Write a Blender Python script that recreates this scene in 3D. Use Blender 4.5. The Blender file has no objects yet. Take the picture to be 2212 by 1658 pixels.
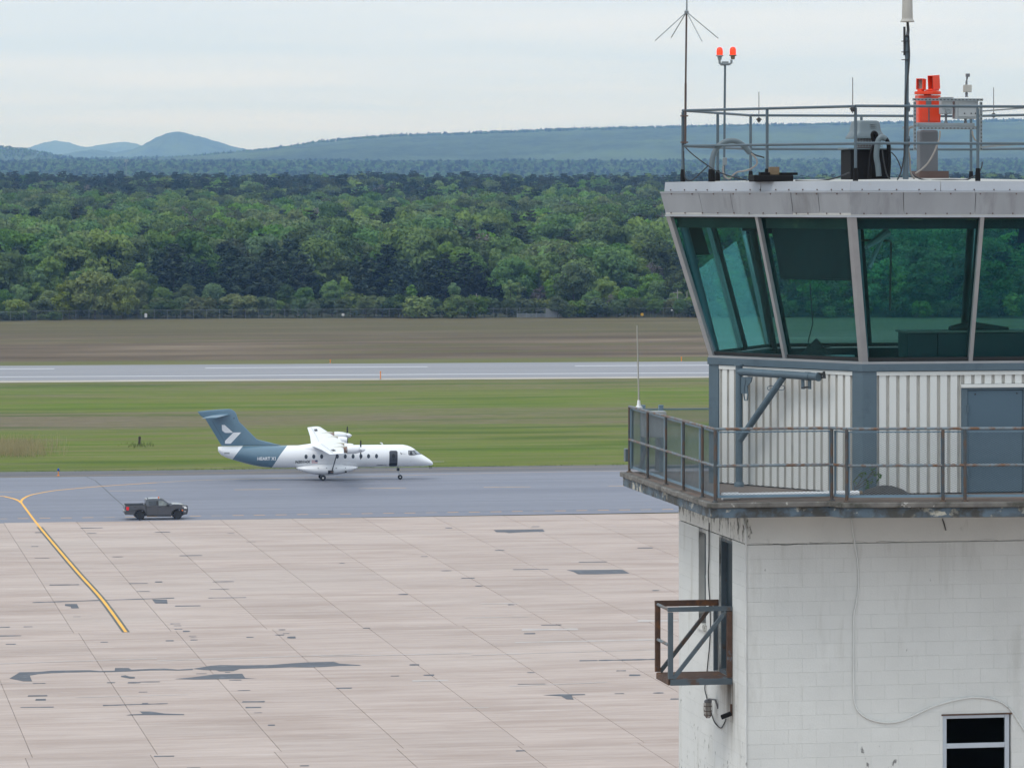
import bpy, math, random
import numpy as np
from mathutils import Matrix, Vector

random.seed(11)
RNG = np.random.default_rng(7)
SC = bpy.context.scene
COL = SC.collection
rad = math.radians

# ------------------------------------------------------------------ camera
F, CX, HY, H = 8500.0, 1106.0, 430.0, 27.2      # focal length / centre / eye level in units of a 2212-wide frame
cam_data = bpy.data.cameras.new('camera')
cam = bpy.data.objects.new('camera', cam_data)
COL.objects.link(cam)
cam.location = (0, 0, H)
cam.rotation_euler = (rad(90), 0, 0)
cam_data.sensor_width = 36.0
cam_data.lens = F / 2212.0 * 36.0
cam_data.shift_y = -(829.0 - HY) / 2212.0
cam_data.clip_start = 1.0
cam_data.clip_end = 60000.0
SC.camera = cam

# ------------------------------------------------------------------ sky, sun, exposure
SC.view_settings.view_transform = 'Standard'
SC.view_settings.look = 'None'
SC.view_settings.gamma = 1.0
SC.view_settings.exposure = 0.0
SC.view_settings.use_curve_mapping = False
SC.cycles.transparent_max_bounces = 24
SC.cycles.max_bounces = 10
SC.cycles.diffuse_bounces = 4
SC.cycles.volume_bounces = 1

SUN_EL, SUN_AZ = 56.0, 232.0                     # azimuth clockwise from +Y: behind the camera, from the left
world = bpy.data.worlds.new('World')
SC.world = world
world.use_nodes = True
wt = world.node_tree
for n in list(wt.nodes):
    wt.nodes.remove(n)


def wn(kind, **kw):
    n = wt.nodes.new(kind)
    for k, v in kw.items():
        setattr(n, k, v)
    return n


def wm(op, a, b=None):
    n = wn('ShaderNodeMath', operation=op)
    for i, x in enumerate((a, b)):
        if x is None:
            continue
        if isinstance(x, (int, float)):
            n.inputs[i].default_value = x
        else:
            wt.links.new(x, n.inputs[i])
    return n.outputs[0]


w_out = wn('ShaderNodeOutputWorld')
w_bg = wn('ShaderNodeBackground')
w_bg.inputs[1].default_value = 0.1
sky = wn('ShaderNodeTexSky', sky_type='NISHITA')
sky.sun_disc = False
sky.sun_elevation = rad(SUN_EL)
sky.sun_rotation = rad(SUN_AZ)
sky.air_density = 1.0
sky.dust_density = 1.5
tc = wn('ShaderNodeTexCoord')
sep = wn('ShaderNodeSeparateXYZ')
wt.links.new(tc.outputs['Generated'], sep.inputs[0])
zz = wm('MAXIMUM', sep.outputs[2], 0.0)
den = wm('ADD', zz, 0.035)
px_ = wm('DIVIDE', sep.outputs[0], den)
py_ = wm('DIVIDE', sep.outputs[1], den)
cmb = wn('ShaderNodeCombineXYZ')
wt.links.new(px_, cmb.inputs[0])
wt.links.new(py_, cmb.inputs[1])
mp = wn('ShaderNodeMapping')
mp.inputs['Scale'].default_value = (0.30, 0.42, 1)
mp.inputs['Rotation'].default_value = (0, 0, 0.12)
wt.links.new(cmb.outputs[0], mp.inputs[0])
no = wn('ShaderNodeTexNoise')
no.inputs['Scale'].default_value = 1.3
no.inputs['Detail'].default_value = 5
no.inputs['Roughness'].default_value = 0.52
wt.links.new(mp.outputs[0], no.inputs['Vector'])
rp = wn('ShaderNodeMapRange')
rp.inputs['From Min'].default_value = 0.36
rp.inputs['From Max'].default_value = 0.66
wt.links.new(no.outputs['Fac'], rp.inputs[0])
# the cloud deck: thinner, bluer stretches and thicker, whiter ones; overcast skies grow brighter overhead
cl = wn('ShaderNodeMixRGB')
cl.inputs[1].default_value = (7.35, 8.55, 9.7, 1)
cl.inputs[2].default_value = (8.55, 9.2, 9.85, 1)
wt.links.new(rp.outputs[0], cl.inputs[0])
ov = wn('ShaderNodeMapRange')
ov.inputs['From Min'].default_value = 0.0
ov.inputs['From Max'].default_value = 0.9
ov.inputs['To Min'].default_value = 1.0
ov.inputs['To Max'].default_value = 1.6
wt.links.new(zz, ov.inputs[0])
cls = wn('ShaderNodeVectorMath', operation='SCALE')
wt.links.new(cl.outputs[0], cls.inputs[0])
wt.links.new(ov.outputs[0], cls.inputs['Scale'])
mx = wn('ShaderNodeMixRGB')
mx.inputs[0].default_value = 0.90
wt.links.new(sky.outputs[0], mx.inputs[1])
wt.links.new(cls.outputs[0], mx.inputs[2])
wt.links.new(mx.outputs[0], w_bg.inputs[0])
wt.links.new(w_bg.outputs[0], w_out.inputs[0])

sun_d = bpy.data.lights.new('sun', 'SUN')
sun_d.energy = 1.1
sun_d.angle = rad(24)
sun_d.color = (1.0, 0.96, 0.90)
sun = bpy.data.objects.new('sun', sun_d)
COL.objects.link(sun)
_d = Vector((math.sin(rad(SUN_AZ)) * math.cos(rad(SUN_EL)), math.cos(rad(SUN_AZ)) * math.cos(rad(SUN_EL)), math.sin(rad(SUN_EL))))
sun.rotation_euler = (-_d).to_track_quat('-Z', 'Y').to_euler()
sun.location = (0, 0, 200)

# ------------------------------------------------------------------ places on the ground and on the tower
TH = rad(10.3)                                   # the airfield grid and the tower share this heading
CT, ST = math.cos(TH), math.sin(TH)
P0 = (3.353, 56.1)                               # front left corner of the tower shaft


def G(px, py):
    Y = F * H / (py - HY)
    return ((px - CX) * Y / F, Y)


def W(px, py, Y):
    return Vector(((px - CX) * Y / F, Y, H - (py - HY) * Y / F))


def T(u, v, z=0.0):
    return Vector((P0[0] + u * CT - v * ST, P0[1] + u * ST + v * CT, z))


def on_plane(px, py, u0, v0, du, dv):
    t = (px - CX) / F
    x0, y0 = P0[0] + u0 * CT - v0 * ST, P0[1] + u0 * ST + v0 * CT
    dx, dy = du * CT - dv * ST, du * ST + dv * CT
    s = (t * y0 - x0) / (dx - t * dy)
    Y = y0 + s * dy
    return s, H - (py - HY) * Y / F


def RU(px, py=0, v=0.0):
    return on_plane(px, py, 0, v, 1, 0)


def LV(px, py=0, u=0.0):
    return on_plane(px, py, u, 0, 0, 1)


def AP(a, b):                                    # airfield grid coordinates to the ground
    return (a * CT - b * ST, a * ST + b * CT)


def GA(px, py):                                  # picture point on the ground to grid coordinates
    X, Y = G(px, py)
    return (X * CT + Y * ST, -X * ST + Y * CT)


# ------------------------------------------------------------------ mesh building
ORG = {}


class MB:
    def __init__(self):
        self.v, self.f, self.m = [], [], []

    def add(self, vs, fs, m=0):
        o = len(self.v)
        self.v += [tuple(p) for p in vs]
        for f in fs:
            self.f.append([i + o for i in f])
            self.m.append(m)
        return self

    def box(self, x0, x1, y0, y1, z0, z1, m=0):
        vs = [(x0, y0, z0), (x1, y0, z0), (x1, y1, z0), (x0, y1, z0), (x0, y0, z1), (x1, y0, z1), (x1, y1, z1), (x0, y1, z1)]
        return self.add(vs, [(3, 2, 1, 0), (4, 5, 6, 7), (0, 1, 5, 4), (1, 2, 6, 5), (2, 3, 7, 6), (3, 0, 4, 7)], m)

    def bar(self, p, q, wdir, w, d, m=0):
        """box beam from p to q, w wide along wdir, d deep across"""
        p, q = Vector(p), Vector(q)
        ax = (q - p).normalized()
        wd = Vector(wdir)
        wd = (wd - ax * wd.dot(ax)).normalized() * (w / 2)
        dd = ax.cross(wd).normalized() * (d / 2)
        vs = [p - wd - dd, p + wd - dd, p + wd + dd, p - wd + dd, q - wd - dd, q + wd - dd, q + wd + dd, q - wd + dd]
        return self.add(vs, [(3, 2, 1, 0), (4, 5, 6, 7), (0, 1, 5, 4), (1, 2, 6, 5), (2, 3, 7, 6), (3, 0, 4, 7)], m)

    def tube(self, pts, r, n=8, m=0):
        pts = [Vector(p) for p in pts]
        k = len(pts)
        rs = r if isinstance(r, (list, tuple)) else [r] * k
        ups = None
        vs, fs = [], []
        for i, p in enumerate(pts):
            d = (pts[min(i + 1, k - 1)] - pts[max(i - 1, 0)]).normalized()
            if ups is None:
                a = Vector((0, 0, 1)) if abs(d.z) < 0.9 else Vector((1, 0, 0))
                ups = (a - d * a.dot(d)).normalized()
            else:
                ups = (ups - d * ups.dot(d)).normalized()
            s = d.cross(ups)
            for j in range(n):
                t = 2 * math.pi * j / n
                vs.append(p + (ups * math.cos(t) + s * math.sin(t)) * rs[i])
        for i in range(k - 1):
            for j in range(n):
                a, b = i * n + j, i * n + (j + 1) % n
                fs.append((a, b, b + n, a + n))
        fs.append(tuple(range(n - 1, -1, -1)))
        fs.append(tuple(range((k - 1) * n, k * n)))
        return self.add(vs, fs, m)

    def lathe(self, prof, o=(0, 0, 0), axis=(0, 0, 1), n=20, m=0):
        o, ax = Vector(o), Vector(axis).normalized()
        a = Vector((0, 0, 1)) if abs(ax.z) < 0.9 else Vector((1, 0, 0))
        e1 = (a - ax * a.dot(ax)).normalized()
        e2 = ax.cross(e1)
        vs, fs = [], []
        for r, h in prof:
            for j in range(n):
                t = 2 * math.pi * j / n
                vs.append(o + ax * h + (e1 * math.cos(t) + e2 * math.sin(t)) * max(r, 1e-4))
        k = len(prof)
        for i in range(k - 1):
            for j in range(n):
                a_, b_ = i * n + j, i * n + (j + 1) % n
                fs.append((a_, b_, b_ + n, a_ + n))
        fs.append(tuple(range(n - 1, -1, -1)))
        fs.append(tuple(range((k - 1) * n, k * n)))
        return self.add(vs, fs, m)

    def prism(self, poly, ext, m=0):
        e = Vector(ext)
        n = len(poly)
        vs = [Vector(p) for p in poly] + [Vector(p) + e for p in poly]
        fs = [tuple(range(n - 1, -1, -1)), tuple(range(n, 2 * n))]
        fs += [(i, (i + 1) % n, n + (i + 1) % n, n + i) for i in range(n)]
        return self.add(vs, fs, m)

    def loft(self, rings, m=0, caps=True):
        n = len(rings[0])
        vs = [p for r in rings for p in r]
        fs = []
        for i in range(len(rings) - 1):
            for j in range(n):
                a, b = i * n + j, i * n + (j + 1) % n
                fs.append((a, b, b + n, a + n))
        if caps:
            fs.append(tuple(range(n - 1, -1, -1)))
            fs.append(tuple(range((len(rings) - 1) * n, len(rings) * n)))
        return self.add(vs, fs, m)

    def build(self, name, mats, parent=None, smooth=None, origin=None, kind=None, label=None, bevel=0.0, recalc=True):
        o = Vector(origin) if origin is not None else (ORG.get(parent.name, Vector()) if parent else Vector())
        me = bpy.data.meshes.new(name)
        me.from_pydata([tuple(Vector(p) - o) for p in self.v], [], self.f)
        for mt in (mats if isinstance(mats, (list, tuple)) else [mats]):
            me.materials.append(mt)
        if any(self.m):
            me.polygons.foreach_set('material_index', self.m)
        if recalc:
            import bmesh
            bm = bmesh.new()
            bm.from_mesh(me)
            bmesh.ops.recalc_face_normals(bm, faces=bm.faces)
            bm.to_mesh(me)
            bm.free()
        if smooth:
            me.shade_smooth()
            me.set_sharp_from_angle(angle=rad(smooth))
        ob = bpy.data.objects.new(name, me)
        COL.objects.link(ob)
        if parent:
            ob.parent = parent
            ORG[ob.name] = o
        if kind:
            ob['kind'] = kind
        if label:
            ob['label'] = label
        if bevel:
            b = ob.modifiers.new('bevel', 'BEVEL')
            b.width = bevel
            b.segments = 2
            b.limit_method = 'ANGLE'
        return ob


def np_mesh(name, V, Q, mats, parent=None, kind=None, smooth=False):
    V = np.asarray(V, dtype=np.float32)
    Q = np.asarray(Q, dtype=np.int32)
    me = bpy.data.meshes.new(name)
    me.vertices.add(len(V))
    me.vertices.foreach_set('co', V.ravel())
    k = Q.shape[1]
    me.loops.add(Q.size)
    me.loops.foreach_set('vertex_index', Q.ravel())
    me.polygons.add(len(Q))
    me.polygons.foreach_set('loop_start', np.arange(0, Q.size, k, dtype=np.int32))
    me.update(calc_edges=True)
    for mt in (mats if isinstance(mats, (list, tuple)) else [mats]):
        me.materials.append(mt)
    if smooth:
        me.shade_smooth()
    if name.startswith('_'):
        return me
    ob = bpy.data.objects.new(name, me)
    COL.objects.link(ob)
    if parent:
        ob.parent = parent
    if kind:
        ob['kind'] = kind
    return ob


def tag(o, label, cat, group=None):
    o['label'] = label
    o['category'] = cat
    if group:
        o['group'] = group
    return o


def thing(name, label, cat, loc, rz=0.0, group=None):
    o = bpy.data.objects.new(name, None)
    o.empty_display_size = 0.3
    COL.objects.link(o)
    o.location = loc
    o.rotation_euler = (0, 0, rz)
    ORG[o.name] = Vector()
    return tag(o, label, cat, group)


def tthing(name, label, cat, u, v, z, group=None):
    """a thing standing on or fixed to the tower; its meshes are drawn in tower coordinates"""
    o = thing(name, label, cat, T(u, v, z), TH, group)
    ORG[o.name] = Vector((u, v, z))
    return o


def part(name, parent):
    """an empty part that holds sub-parts"""
    o = bpy.data.objects.new(name, None)
    o.empty_display_size = 0.2
    COL.objects.link(o)
    o.parent = parent
    ORG[o.name] = ORG[parent.name].copy()
    return o


def struct(o):
    o['kind'] = 'structure'
    return o


# ------------------------------------------------------------------ materials
def srgb(r, g, b):
    f = lambda c: (c / 255 / 12.92) if c / 255 <= 0.04045 else ((c / 255 + 0.055) / 1.055) ** 2.4
    return (f(r), f(g), f(b))


class NT:
    def __init__(self, name):
        self.mat = bpy.data.materials.new(name)
        self.mat.use_nodes = True
        self.t = self.mat.node_tree
        for n in list(self.t.nodes):
            self.t.nodes.remove(n)
        self.out = self.t.nodes.new('ShaderNodeOutputMaterial')
        self.tc = self.t.nodes.new('ShaderNodeTexCoord')

    def n(self, kind, **kw):
        n = self.t.nodes.new(kind)
        for k, v in kw.items():
            setattr(n, k, v)
        return n

    def link(self, a, b):
        self.t.links.new(a, b)

    def put(self, sock, x):
        if hasattr(x, 'is_output'):
            self.link(x, sock)
        elif isinstance(x, (tuple, list)) and len(x) == 3 and sock.type == 'RGBA':
            sock.default_value = (*x, 1)
        else:
            sock.default_value = x

    def math(self, op, a, b=0.0, clamp=False):
        n = self.n('ShaderNodeMath', operation=op, use_clamp=clamp)
        self.put(n.inputs[0], a)
        self.put(n.inputs[1], b)
        return n.outputs[0]

    def mix(self, fac, a, b, mode='MIX'):
        n = self.n('ShaderNodeMixRGB', blend_type=mode)
        self.put(n.inputs[0], fac)
        self.put(n.inputs[1], a)
        self.put(n.inputs[2], b)
        return n.outputs[0]

    def coords(self, scale=(1, 1, 1), rot=0.0, world=False):
        m = self.n('ShaderNodeMapping')
        m.inputs['Scale'].default_value = scale
        m.inputs['Rotation'].default_value = (0, 0, rot)
        if world:
            g = self.n('ShaderNodeNewGeometry')
            src = g.outputs['Position']
            # rotate first, then stretch
            m0 = self.n('ShaderNodeMapping')
            m0.inputs['Rotation'].default_value = (0, 0, rot)
            m.inputs['Rotation'].default_value = (0, 0, 0)
            self.link(src, m0.inputs[0])
            self.link(m0.outputs[0], m.inputs[0])
        else:
            self.link(self.tc.outputs['Object'], m.inputs[0])
        return m.outputs[0]

    def noise(self, vec, scale, detail=5, rough=0.55):
        n = self.n('ShaderNodeTexNoise')
        n.inputs['Scale'].default_value = scale
        n.inputs['Detail'].default_value = detail
        n.inputs['Roughness'].default_value = rough
        if vec is not None:
            self.link(vec, n.inputs['Vector'])
        return n.outputs['Fac']

    def ramp(self, x, lo, hi, a=0.0, b=1.0):
        n = self.n('ShaderNodeMapRange')
        n.inputs['From Min'].default_value = lo
        n.inputs['From Max'].default_value = hi
        n.inputs['To Min'].default_value = a
        n.inputs['To Max'].default_value = b
        self.put(n.inputs[0], x)
        return n.outputs[0]

    def rand(self, lo=0.0, hi=1.0):
        n = self.n('ShaderNodeObjectInfo')
        return self.ramp(n.outputs['Random'], 0, 1, lo, hi)

    def scale(self, col, k):
        n = self.n('ShaderNodeVectorMath', operation='SCALE')
        self.put(n.inputs[0], col)
        self.put(n.inputs['Scale'], k)
        return n.outputs[0]

    def bump(self, h, strength, dist=0.01):
        n = self.n('ShaderNodeBump')
        n.inputs['Strength'].default_value = strength
        n.inputs['Distance'].default_value = dist
        self.link(h, n.inputs['Height'])
        return n.outputs[0]

    def finish(self, col, rough=0.6, metal=0.0, normal=None, spec=0.5, coat=0.0, emit=None, estr=0.0):
        p = self.n('ShaderNodeBsdfPrincipled')
        self.put(p.inputs['Base Color'], col)
        self.put(p.inputs['Roughness'], rough)
        self.put(p.inputs['Metallic'], metal)
        p.inputs['Specular IOR Level'].default_value = spec
        p.inputs['Coat Weight'].default_value = coat
        if emit is not None:
            self.put(p.inputs['Emission Color'], emit)
            p.inputs['Emission Strength'].default_value = estr
        if normal is not None:
            self.link(normal, p.inputs['Normal'])
        self.link(p.outputs[0], self.out.inputs[0])
        self.p = p
        return self.mat


def paint(name, col, rough=0.5, metal=0.0, var=0.10, scale=3.0, stretch=(1, 1, 1), col2=None, thr=(0.55, 0.7), s2=6.0,
          st2=(1, 1, 1), col3=None, thr3=(0.6, 0.7), s3=9.0, bump=0.0, bs=30.0, coat=0.0, rnd=0.0, spec=0.5):
    """painted or bare surface: tone varied by noise, up to two kinds of wear with shapes of their own"""
    t = NT(name)
    v = t.coords(stretch)
    k = t.ramp(t.noise(v, scale), 0.25, 0.75, 1 - var, 1 + var)
    c = t.scale(col, k)
    if rnd:
        c = t.scale(c, t.rand(1 - rnd, 1 + rnd))
    if col2 is not None:
        c = t.mix(t.ramp(t.noise(t.coords(st2), s2, 7, 0.62), thr[0], thr[1]), c, col2)
    if col3 is not None:
        c = t.mix(t.ramp(t.noise(t.coords((1, 1, 1.03)), s3, 8, 0.66), thr3[0], thr3[1]), c, col3)
    nrm = t.bump(t.noise(t.coords(), bs, 6, 0.6), bump, 0.01) if bump else None
    return t.finish(c, rough, metal, nrm, spec, coat)


SLATE = srgb(84, 112, 132)
m_grout = paint('painted_joint', (0.61, 0.615, 0.59), 0.8, var=0.10, scale=2.0, col2=(0.30, 0.30, 0.28), thr=(0.56, 0.70), s2=0.9)


def wallmat(name, base, worn, speck, right=False):
    t = NT(name)
    g = t.n('ShaderNodeNewGeometry')
    sp = t.n('ShaderNodeSeparateXYZ')
    t.link(g.outputs['Position'], sp.inputs[0])
    dx = t.math('SUBTRACT', sp.outputs[0], P0[0])
    dy = t.math('SUBTRACT', sp.outputs[1], P0[1])
    v = t.math('SUBTRACT', t.math('MULTIPLY', dy, CT), t.math('MULTIPLY', dx, ST))
    u = t.math('ADD', t.math('MULTIPLY', dx, CT), t.math('MULTIPLY', dy, ST))
    z = sp.outputs[2]
    vec = t.coords((1, 1, 1), 0, True)
    c = t.scale(base, t.ramp(t.noise(vec, 1.1), .25, .75, .94, 1.06))
    c = t.scale(c, t.rand(.985, 1.015) if right else t.rand(.97, 1.03))
    big = t.noise(t.coords((1.6, 1.6, .28), 0, True), 1.4 if right else 2.0, 7, .65)
    c = t.mix(t.ramp(big, .56 if right else .54, .80 if right else .76), c, worn)
    if right:
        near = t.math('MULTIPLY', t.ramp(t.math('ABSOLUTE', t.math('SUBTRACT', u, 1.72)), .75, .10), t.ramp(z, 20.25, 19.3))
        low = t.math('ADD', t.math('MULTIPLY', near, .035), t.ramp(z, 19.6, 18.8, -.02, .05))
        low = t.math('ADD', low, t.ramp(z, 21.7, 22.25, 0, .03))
    else:
        low = t.ramp(z, 20.2, 18.6, 0.0, 0.085)
    n = t.math('ADD', t.noise(t.coords((1, 1, .55), 0, True), 9.0, 8, .68), low)
    c = t.mix(t.ramp(n, .67, .73), c, speck)
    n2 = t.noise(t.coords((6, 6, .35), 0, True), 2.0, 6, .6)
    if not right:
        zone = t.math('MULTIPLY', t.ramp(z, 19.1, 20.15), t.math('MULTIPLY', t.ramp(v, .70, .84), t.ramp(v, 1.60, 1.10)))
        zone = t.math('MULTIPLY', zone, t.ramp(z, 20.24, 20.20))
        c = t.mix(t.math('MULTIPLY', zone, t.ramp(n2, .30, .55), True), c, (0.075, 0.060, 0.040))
    else:
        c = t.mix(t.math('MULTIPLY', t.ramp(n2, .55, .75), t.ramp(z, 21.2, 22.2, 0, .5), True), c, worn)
    return t.finish(c, .78, 0, t.bump(t.noise(vec, 45, 6), .30, .01))


m_block = wallmat('painted_block', (0.64, 0.645, 0.62), (0.47, 0.465, 0.43), (0.20, 0.20, 0.195), True)
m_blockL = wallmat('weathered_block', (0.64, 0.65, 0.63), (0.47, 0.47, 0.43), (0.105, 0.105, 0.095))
m_groutL = paint('dark_joint', (0.50, 0.505, 0.48), 0.9, var=0.15, scale=2.0, col2=(0.10, 0.10, 0.095), thr=(0.46, 0.58), s2=1.1)
t = NT('rendered_beam')
sp_ = t.n('ShaderNodeSeparateXYZ')
t.link(t.tc.outputs['Object'], sp_.inputs[0])
c = t.scale((0.63, 0.63, 0.595), t.ramp(t.noise(t.coords(), 1.5), .25, .75, .93, 1.07))
c = t.mix(t.ramp(t.noise(t.coords((1, 1, .5)), 3.0, 7, .62), .60, .80), c, (0.28, 0.28, 0.245))
n = t.noise(t.coords((2.6, 2.6, 1.1)), 2.6, 9, .72)
edge = t.math('ADD', t.ramp(sp_.outputs[0], 0.5, 0.0, -.20, .02), t.ramp(sp_.outputs[2], 22.3, 22.7, -.05, .07))
c = t.mix(t.ramp(t.math('ADD', n, edge), .53, .62), c, (0.060, 0.064, 0.050))
m_beam = t.finish(c, .82, 0, t.bump(t.noise(t.coords(), 30, 6), .25, .01))
m_slab = paint('weathered_slab_edge', (0.095, 0.135, 0.170), 0.75, var=0.2, scale=3.0, col2=(0.45, 0.43, 0.36), thr=(0.565, 0.60), s2=3.4,
               st2=(1, 1, 1.4), col3=(0.055, 0.055, 0.05), thr3=(0.44, 0.58), s3=3.2, bump=0.4, bs=20)
m_lip = paint('mossy_lip', (0.145, 0.137, 0.125), 0.9, var=0.3, scale=6.0, col2=(0.055, 0.055, 0.045), thr=(0.5, 0.66), s2=3.5,
              col3=(0.46, 0.45, 0.42), thr3=(0.62, 0.67), s3=8.0, bump=0.5, bs=25)
m_deck = paint('gallery_deck', (0.16, 0.128, 0.108), 0.85, var=0.2, scale=2.0, col2=(0.14, 0.085, 0.06), thr=(0.5, 0.7), s2=2.0)
m_railrust = paint('rusty_rail_paint', (0.15, 0.19, 0.215), 0.7, var=0.2, scale=9.0, col2=(0.145, 0.080, 0.048), thr=(0.46, 0.60), s2=7.0,
                   col3=(0.24, 0.125, 0.06), thr3=(0.58, 0.68), s3=16.0, bump=0.3, bs=50)
m_postrust = paint('rusty_post_paint', (0.062, 0.075, 0.083), 0.75, var=0.2, scale=6.0, col2=(0.095, 0.062, 0.044), thr=(0.44, 0.58), s2=6.0,
                   col3=(0.05, 0.035, 0.03), thr3=(0.58, 0.66), s3=5.0, bump=0.3, bs=50)
m_blue = paint('slate_blue_paint', (0.085, 0.128, 0.160), 0.5, var=0.10, scale=2.0, col2=(0.062, 0.096, 0.124), thr=(0.55, 0.75), s2=3.0, bump=0.08, bs=30)
m_plat = paint('platform_paint', (0.072, 0.096, 0.114), 0.6, var=0.15, scale=5.0, col2=(0.085, 0.052, 0.036), thr=(0.56, 0.66), s2=4.0, bump=0.2, bs=40)
m_bluelt = paint('slate_blue_frame', (0.155, 0.235, 0.30), 0.5, var=0.10, scale=3.0)
m_bluerail = paint('roof_rail_paint', (0.078, 0.112, 0.136), 0.5, var=0.10, scale=4.0, col2=(0.16, 0.10, 0.08), thr=(0.66, 0.72), s2=5.0)
m_door = paint('slate_door_paint', (0.070, 0.120, 0.162), 0.5, var=0.05, scale=1.2, col2=(0.17, 0.06, 0.03), thr=(0.73, 0.77), s2=6.0)
m_clad = paint('white_cladding', (0.66, 0.67, 0.65), 0.45, var=0.04, scale=1.5, col2=(0.50, 0.49, 0.46), thr=(0.64, 0.85), s2=3.0, st2=(1, 1, 0.2))
m_groove = paint('cladding_groove', (0.50, 0.49, 0.455), 0.6, var=0.10, scale=2.0, col2=(0.36, 0.35, 0.33), thr=(0.55, 0.75), s2=2.0)
m_alu = paint('weathered_aluminium', (0.335, 0.358, 0.385), 0.45, 0.3, var=0.14, scale=2.0, stretch=(1, 1, 0.3), col2=(0.20, 0.205, 0.215), thr=(0.54, 0.76),
              s2=2.6, st2=(1, 1, 0.12), bump=0.05, bs=10)
m_alult = paint('pale_flashing', (0.42, 0.44, 0.475), 0.40, 0.35, var=0.10, scale=1.5, stretch=(1, 1, 0.3), col2=(0.40, 0.36, 0.34), thr=(0.60, 0.75), s2=2.2)
m_mull = paint('mullion_metal', (0.34, 0.345, 0.355), 0.45, 0.4, var=0.08, scale=4.0)
m_roofgravel = paint('roof_membrane', (0.42, 0.42, 0.40), 0.9, var=0.2, scale=2.0, bump=0.3, bs=20)
m_dark = paint('dark_interior', (0.022, 0.024, 0.026), 0.7, var=0.2, scale=2.0)
m_ceil = paint('cab_ceiling', (0.05, 0.05, 0.04), 0.8, var=0.3, scale=2.0, col2=(0.14, 0.13, 0.05), thr=(0.60, 0.68), s2=2.0)
m_console = paint('console_panel', (0.030, 0.040, 0.048), 0.6, var=0.2, scale=2.0)
m_desk = paint('desk_top', (0.20, 0.17, 0.14), 0.6, var=0.2, scale=2.0)
m_shade = paint('shade_fabric', (0.014, 0.016, 0.022), 0.8, var=0.1, scale=3.0)
m_shadeb = paint('indigo_shade_fabric', (0.02, 0.025, 0.075), 0.8, var=0.1, scale=3.0)
m_black = paint('black_rubber', (0.010, 0.010, 0.011), 0.7, var=0.2, scale=5.0, spec=0.15)
m_rust = paint('rusted_steel', (0.085, 0.048, 0.033), 0.85, var=0.3, scale=8.0, col2=(0.17, 0.075, 0.03), thr=(0.55, 0.68), s2=5.0, col3=(0.12, 0.16, 0.19),
               thr3=(0.60, 0.66), s3=4.0, bump=0.4, bs=50)
m_grey = paint('galvanised_grey', (0.24, 0.27, 0.285), 0.5, 0.3, var=0.10, scale=4.0)
m_greypaint = paint('light_grey_enamel', (0.36, 0.38, 0.39), 0.5, var=0.05, scale=3.0)
m_hood = paint('grey_fan_hood', (0.115, 0.150, 0.168), 0.45, 0.1, var=0.08, scale=3.0)
m_column = paint('grey_steel_column', (0.15, 0.155, 0.168), 0.55, 0.2, var=0.12, scale=2.0, stretch=(1, 1, 0.2))
m_orange = paint('orange_enamel', (0.80, 0.055, 0.012), 0.4, var=0.05, scale=3.0, coat=0.2)
m_cream = paint('fibreglass', (0.40, 0.385, 0.35), 0.6, var=0.15, scale=6.0, stretch=(1, 1, 0.3))
m_white = paint('white_plastic', (0.74, 0.75, 0.76), 0.4, var=0.03, scale=4.0)
m_cablew = paint('painted_cable', (0.64, 0.65, 0.63), 0.6, var=0.15, scale=1.2, col2=(0.10, 0.10, 0.09), thr=(0.62, 0.68), s2=2.0)
m_cabled = paint('dark_cable', (0.030, 0.033, 0.036), 0.6, var=0.2, scale=5.0)
m_cablet = paint('tan_cable', (0.27, 0.245, 0.22), 0.6, var=0.2, scale=5.0)
m_tan = paint('tan_insulator', (0.17, 0.12, 0.07), 0.7, var=0.2, scale=5.0)
m_brownpaint = paint('brown_base_plate', (0.11, 0.07, 0.06), 0.7, var=0.2, scale=4.0)
m_mesh = paint('expanded_metal', (0.20, 0.25, 0.28), 0.55, 0.2, var=0.15, scale=8.0)
m_winframe = paint('window_frame_aluminium', (0.55, 0.60, 0.66), 0.35, 0.5, var=0.04, scale=3.0)


def glass(name, tint, base=0.035, rough=0.0, gl=(0.9, 0.95, 0.95), dirt=0.0, dcol=(0.25, 0.35, 0.33)):
    t = NT(name)
    tr = t.n('ShaderNodeBsdfTransparent')
    t.put(tr.inputs[0], tint)
    g = t.n('ShaderNodeBsdfGlossy')
    t.put(g.inputs[0], gl)
    g.inputs['Roughness'].default_value = rough
    lw = t.n('ShaderNodeLayerWeight')
    lw.inputs[0].default_value = 0.5
    fac = t.math('ADD', t.math('MULTIPLY', t.math('POWER', lw.outputs['Facing'], 5.0), 0.9), base)
    m = t.n('ShaderNodeMixShader')
    t.link(fac, m.inputs[0])
    t.link(tr.outputs[0], m.inputs[1])
    t.link(g.outputs[0], m.inputs[2])
    res = m.outputs[0]
    if dirt:
        d = t.n('ShaderNodeBsdfDiffuse')
        t.put(d.inputs[0], dcol)
        k = t.math('MULTIPLY', t.ramp(t.noise(t.coords((9, 9, 0.35)), 3.0, 7, 0.65), 0.42, 0.8), dirt, True)
        k = t.math('ADD', k, dirt * 0.03)
        m2 = t.n('ShaderNodeMixShader')
        t.link(k, m2.inputs[0])
        t.link(res, m2.inputs[1])
        t.link(d.outputs[0], m2.inputs[2])
        res = m2.outputs[0]
    t.link(res, t.out.inputs[0])
    return t.mat


m_glass = glass('green_cab_glass', (0.662, 0.872, 0.874), 0.006, 0.0, dirt=0.055, dcol=(0.13, 0.42, 0.40))
m_darkglass = glass('dark_window_glass', (0.04, 0.045, 0.05), 0.03, 0.02, gl=(0.35, 0.37, 0.4))


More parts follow.
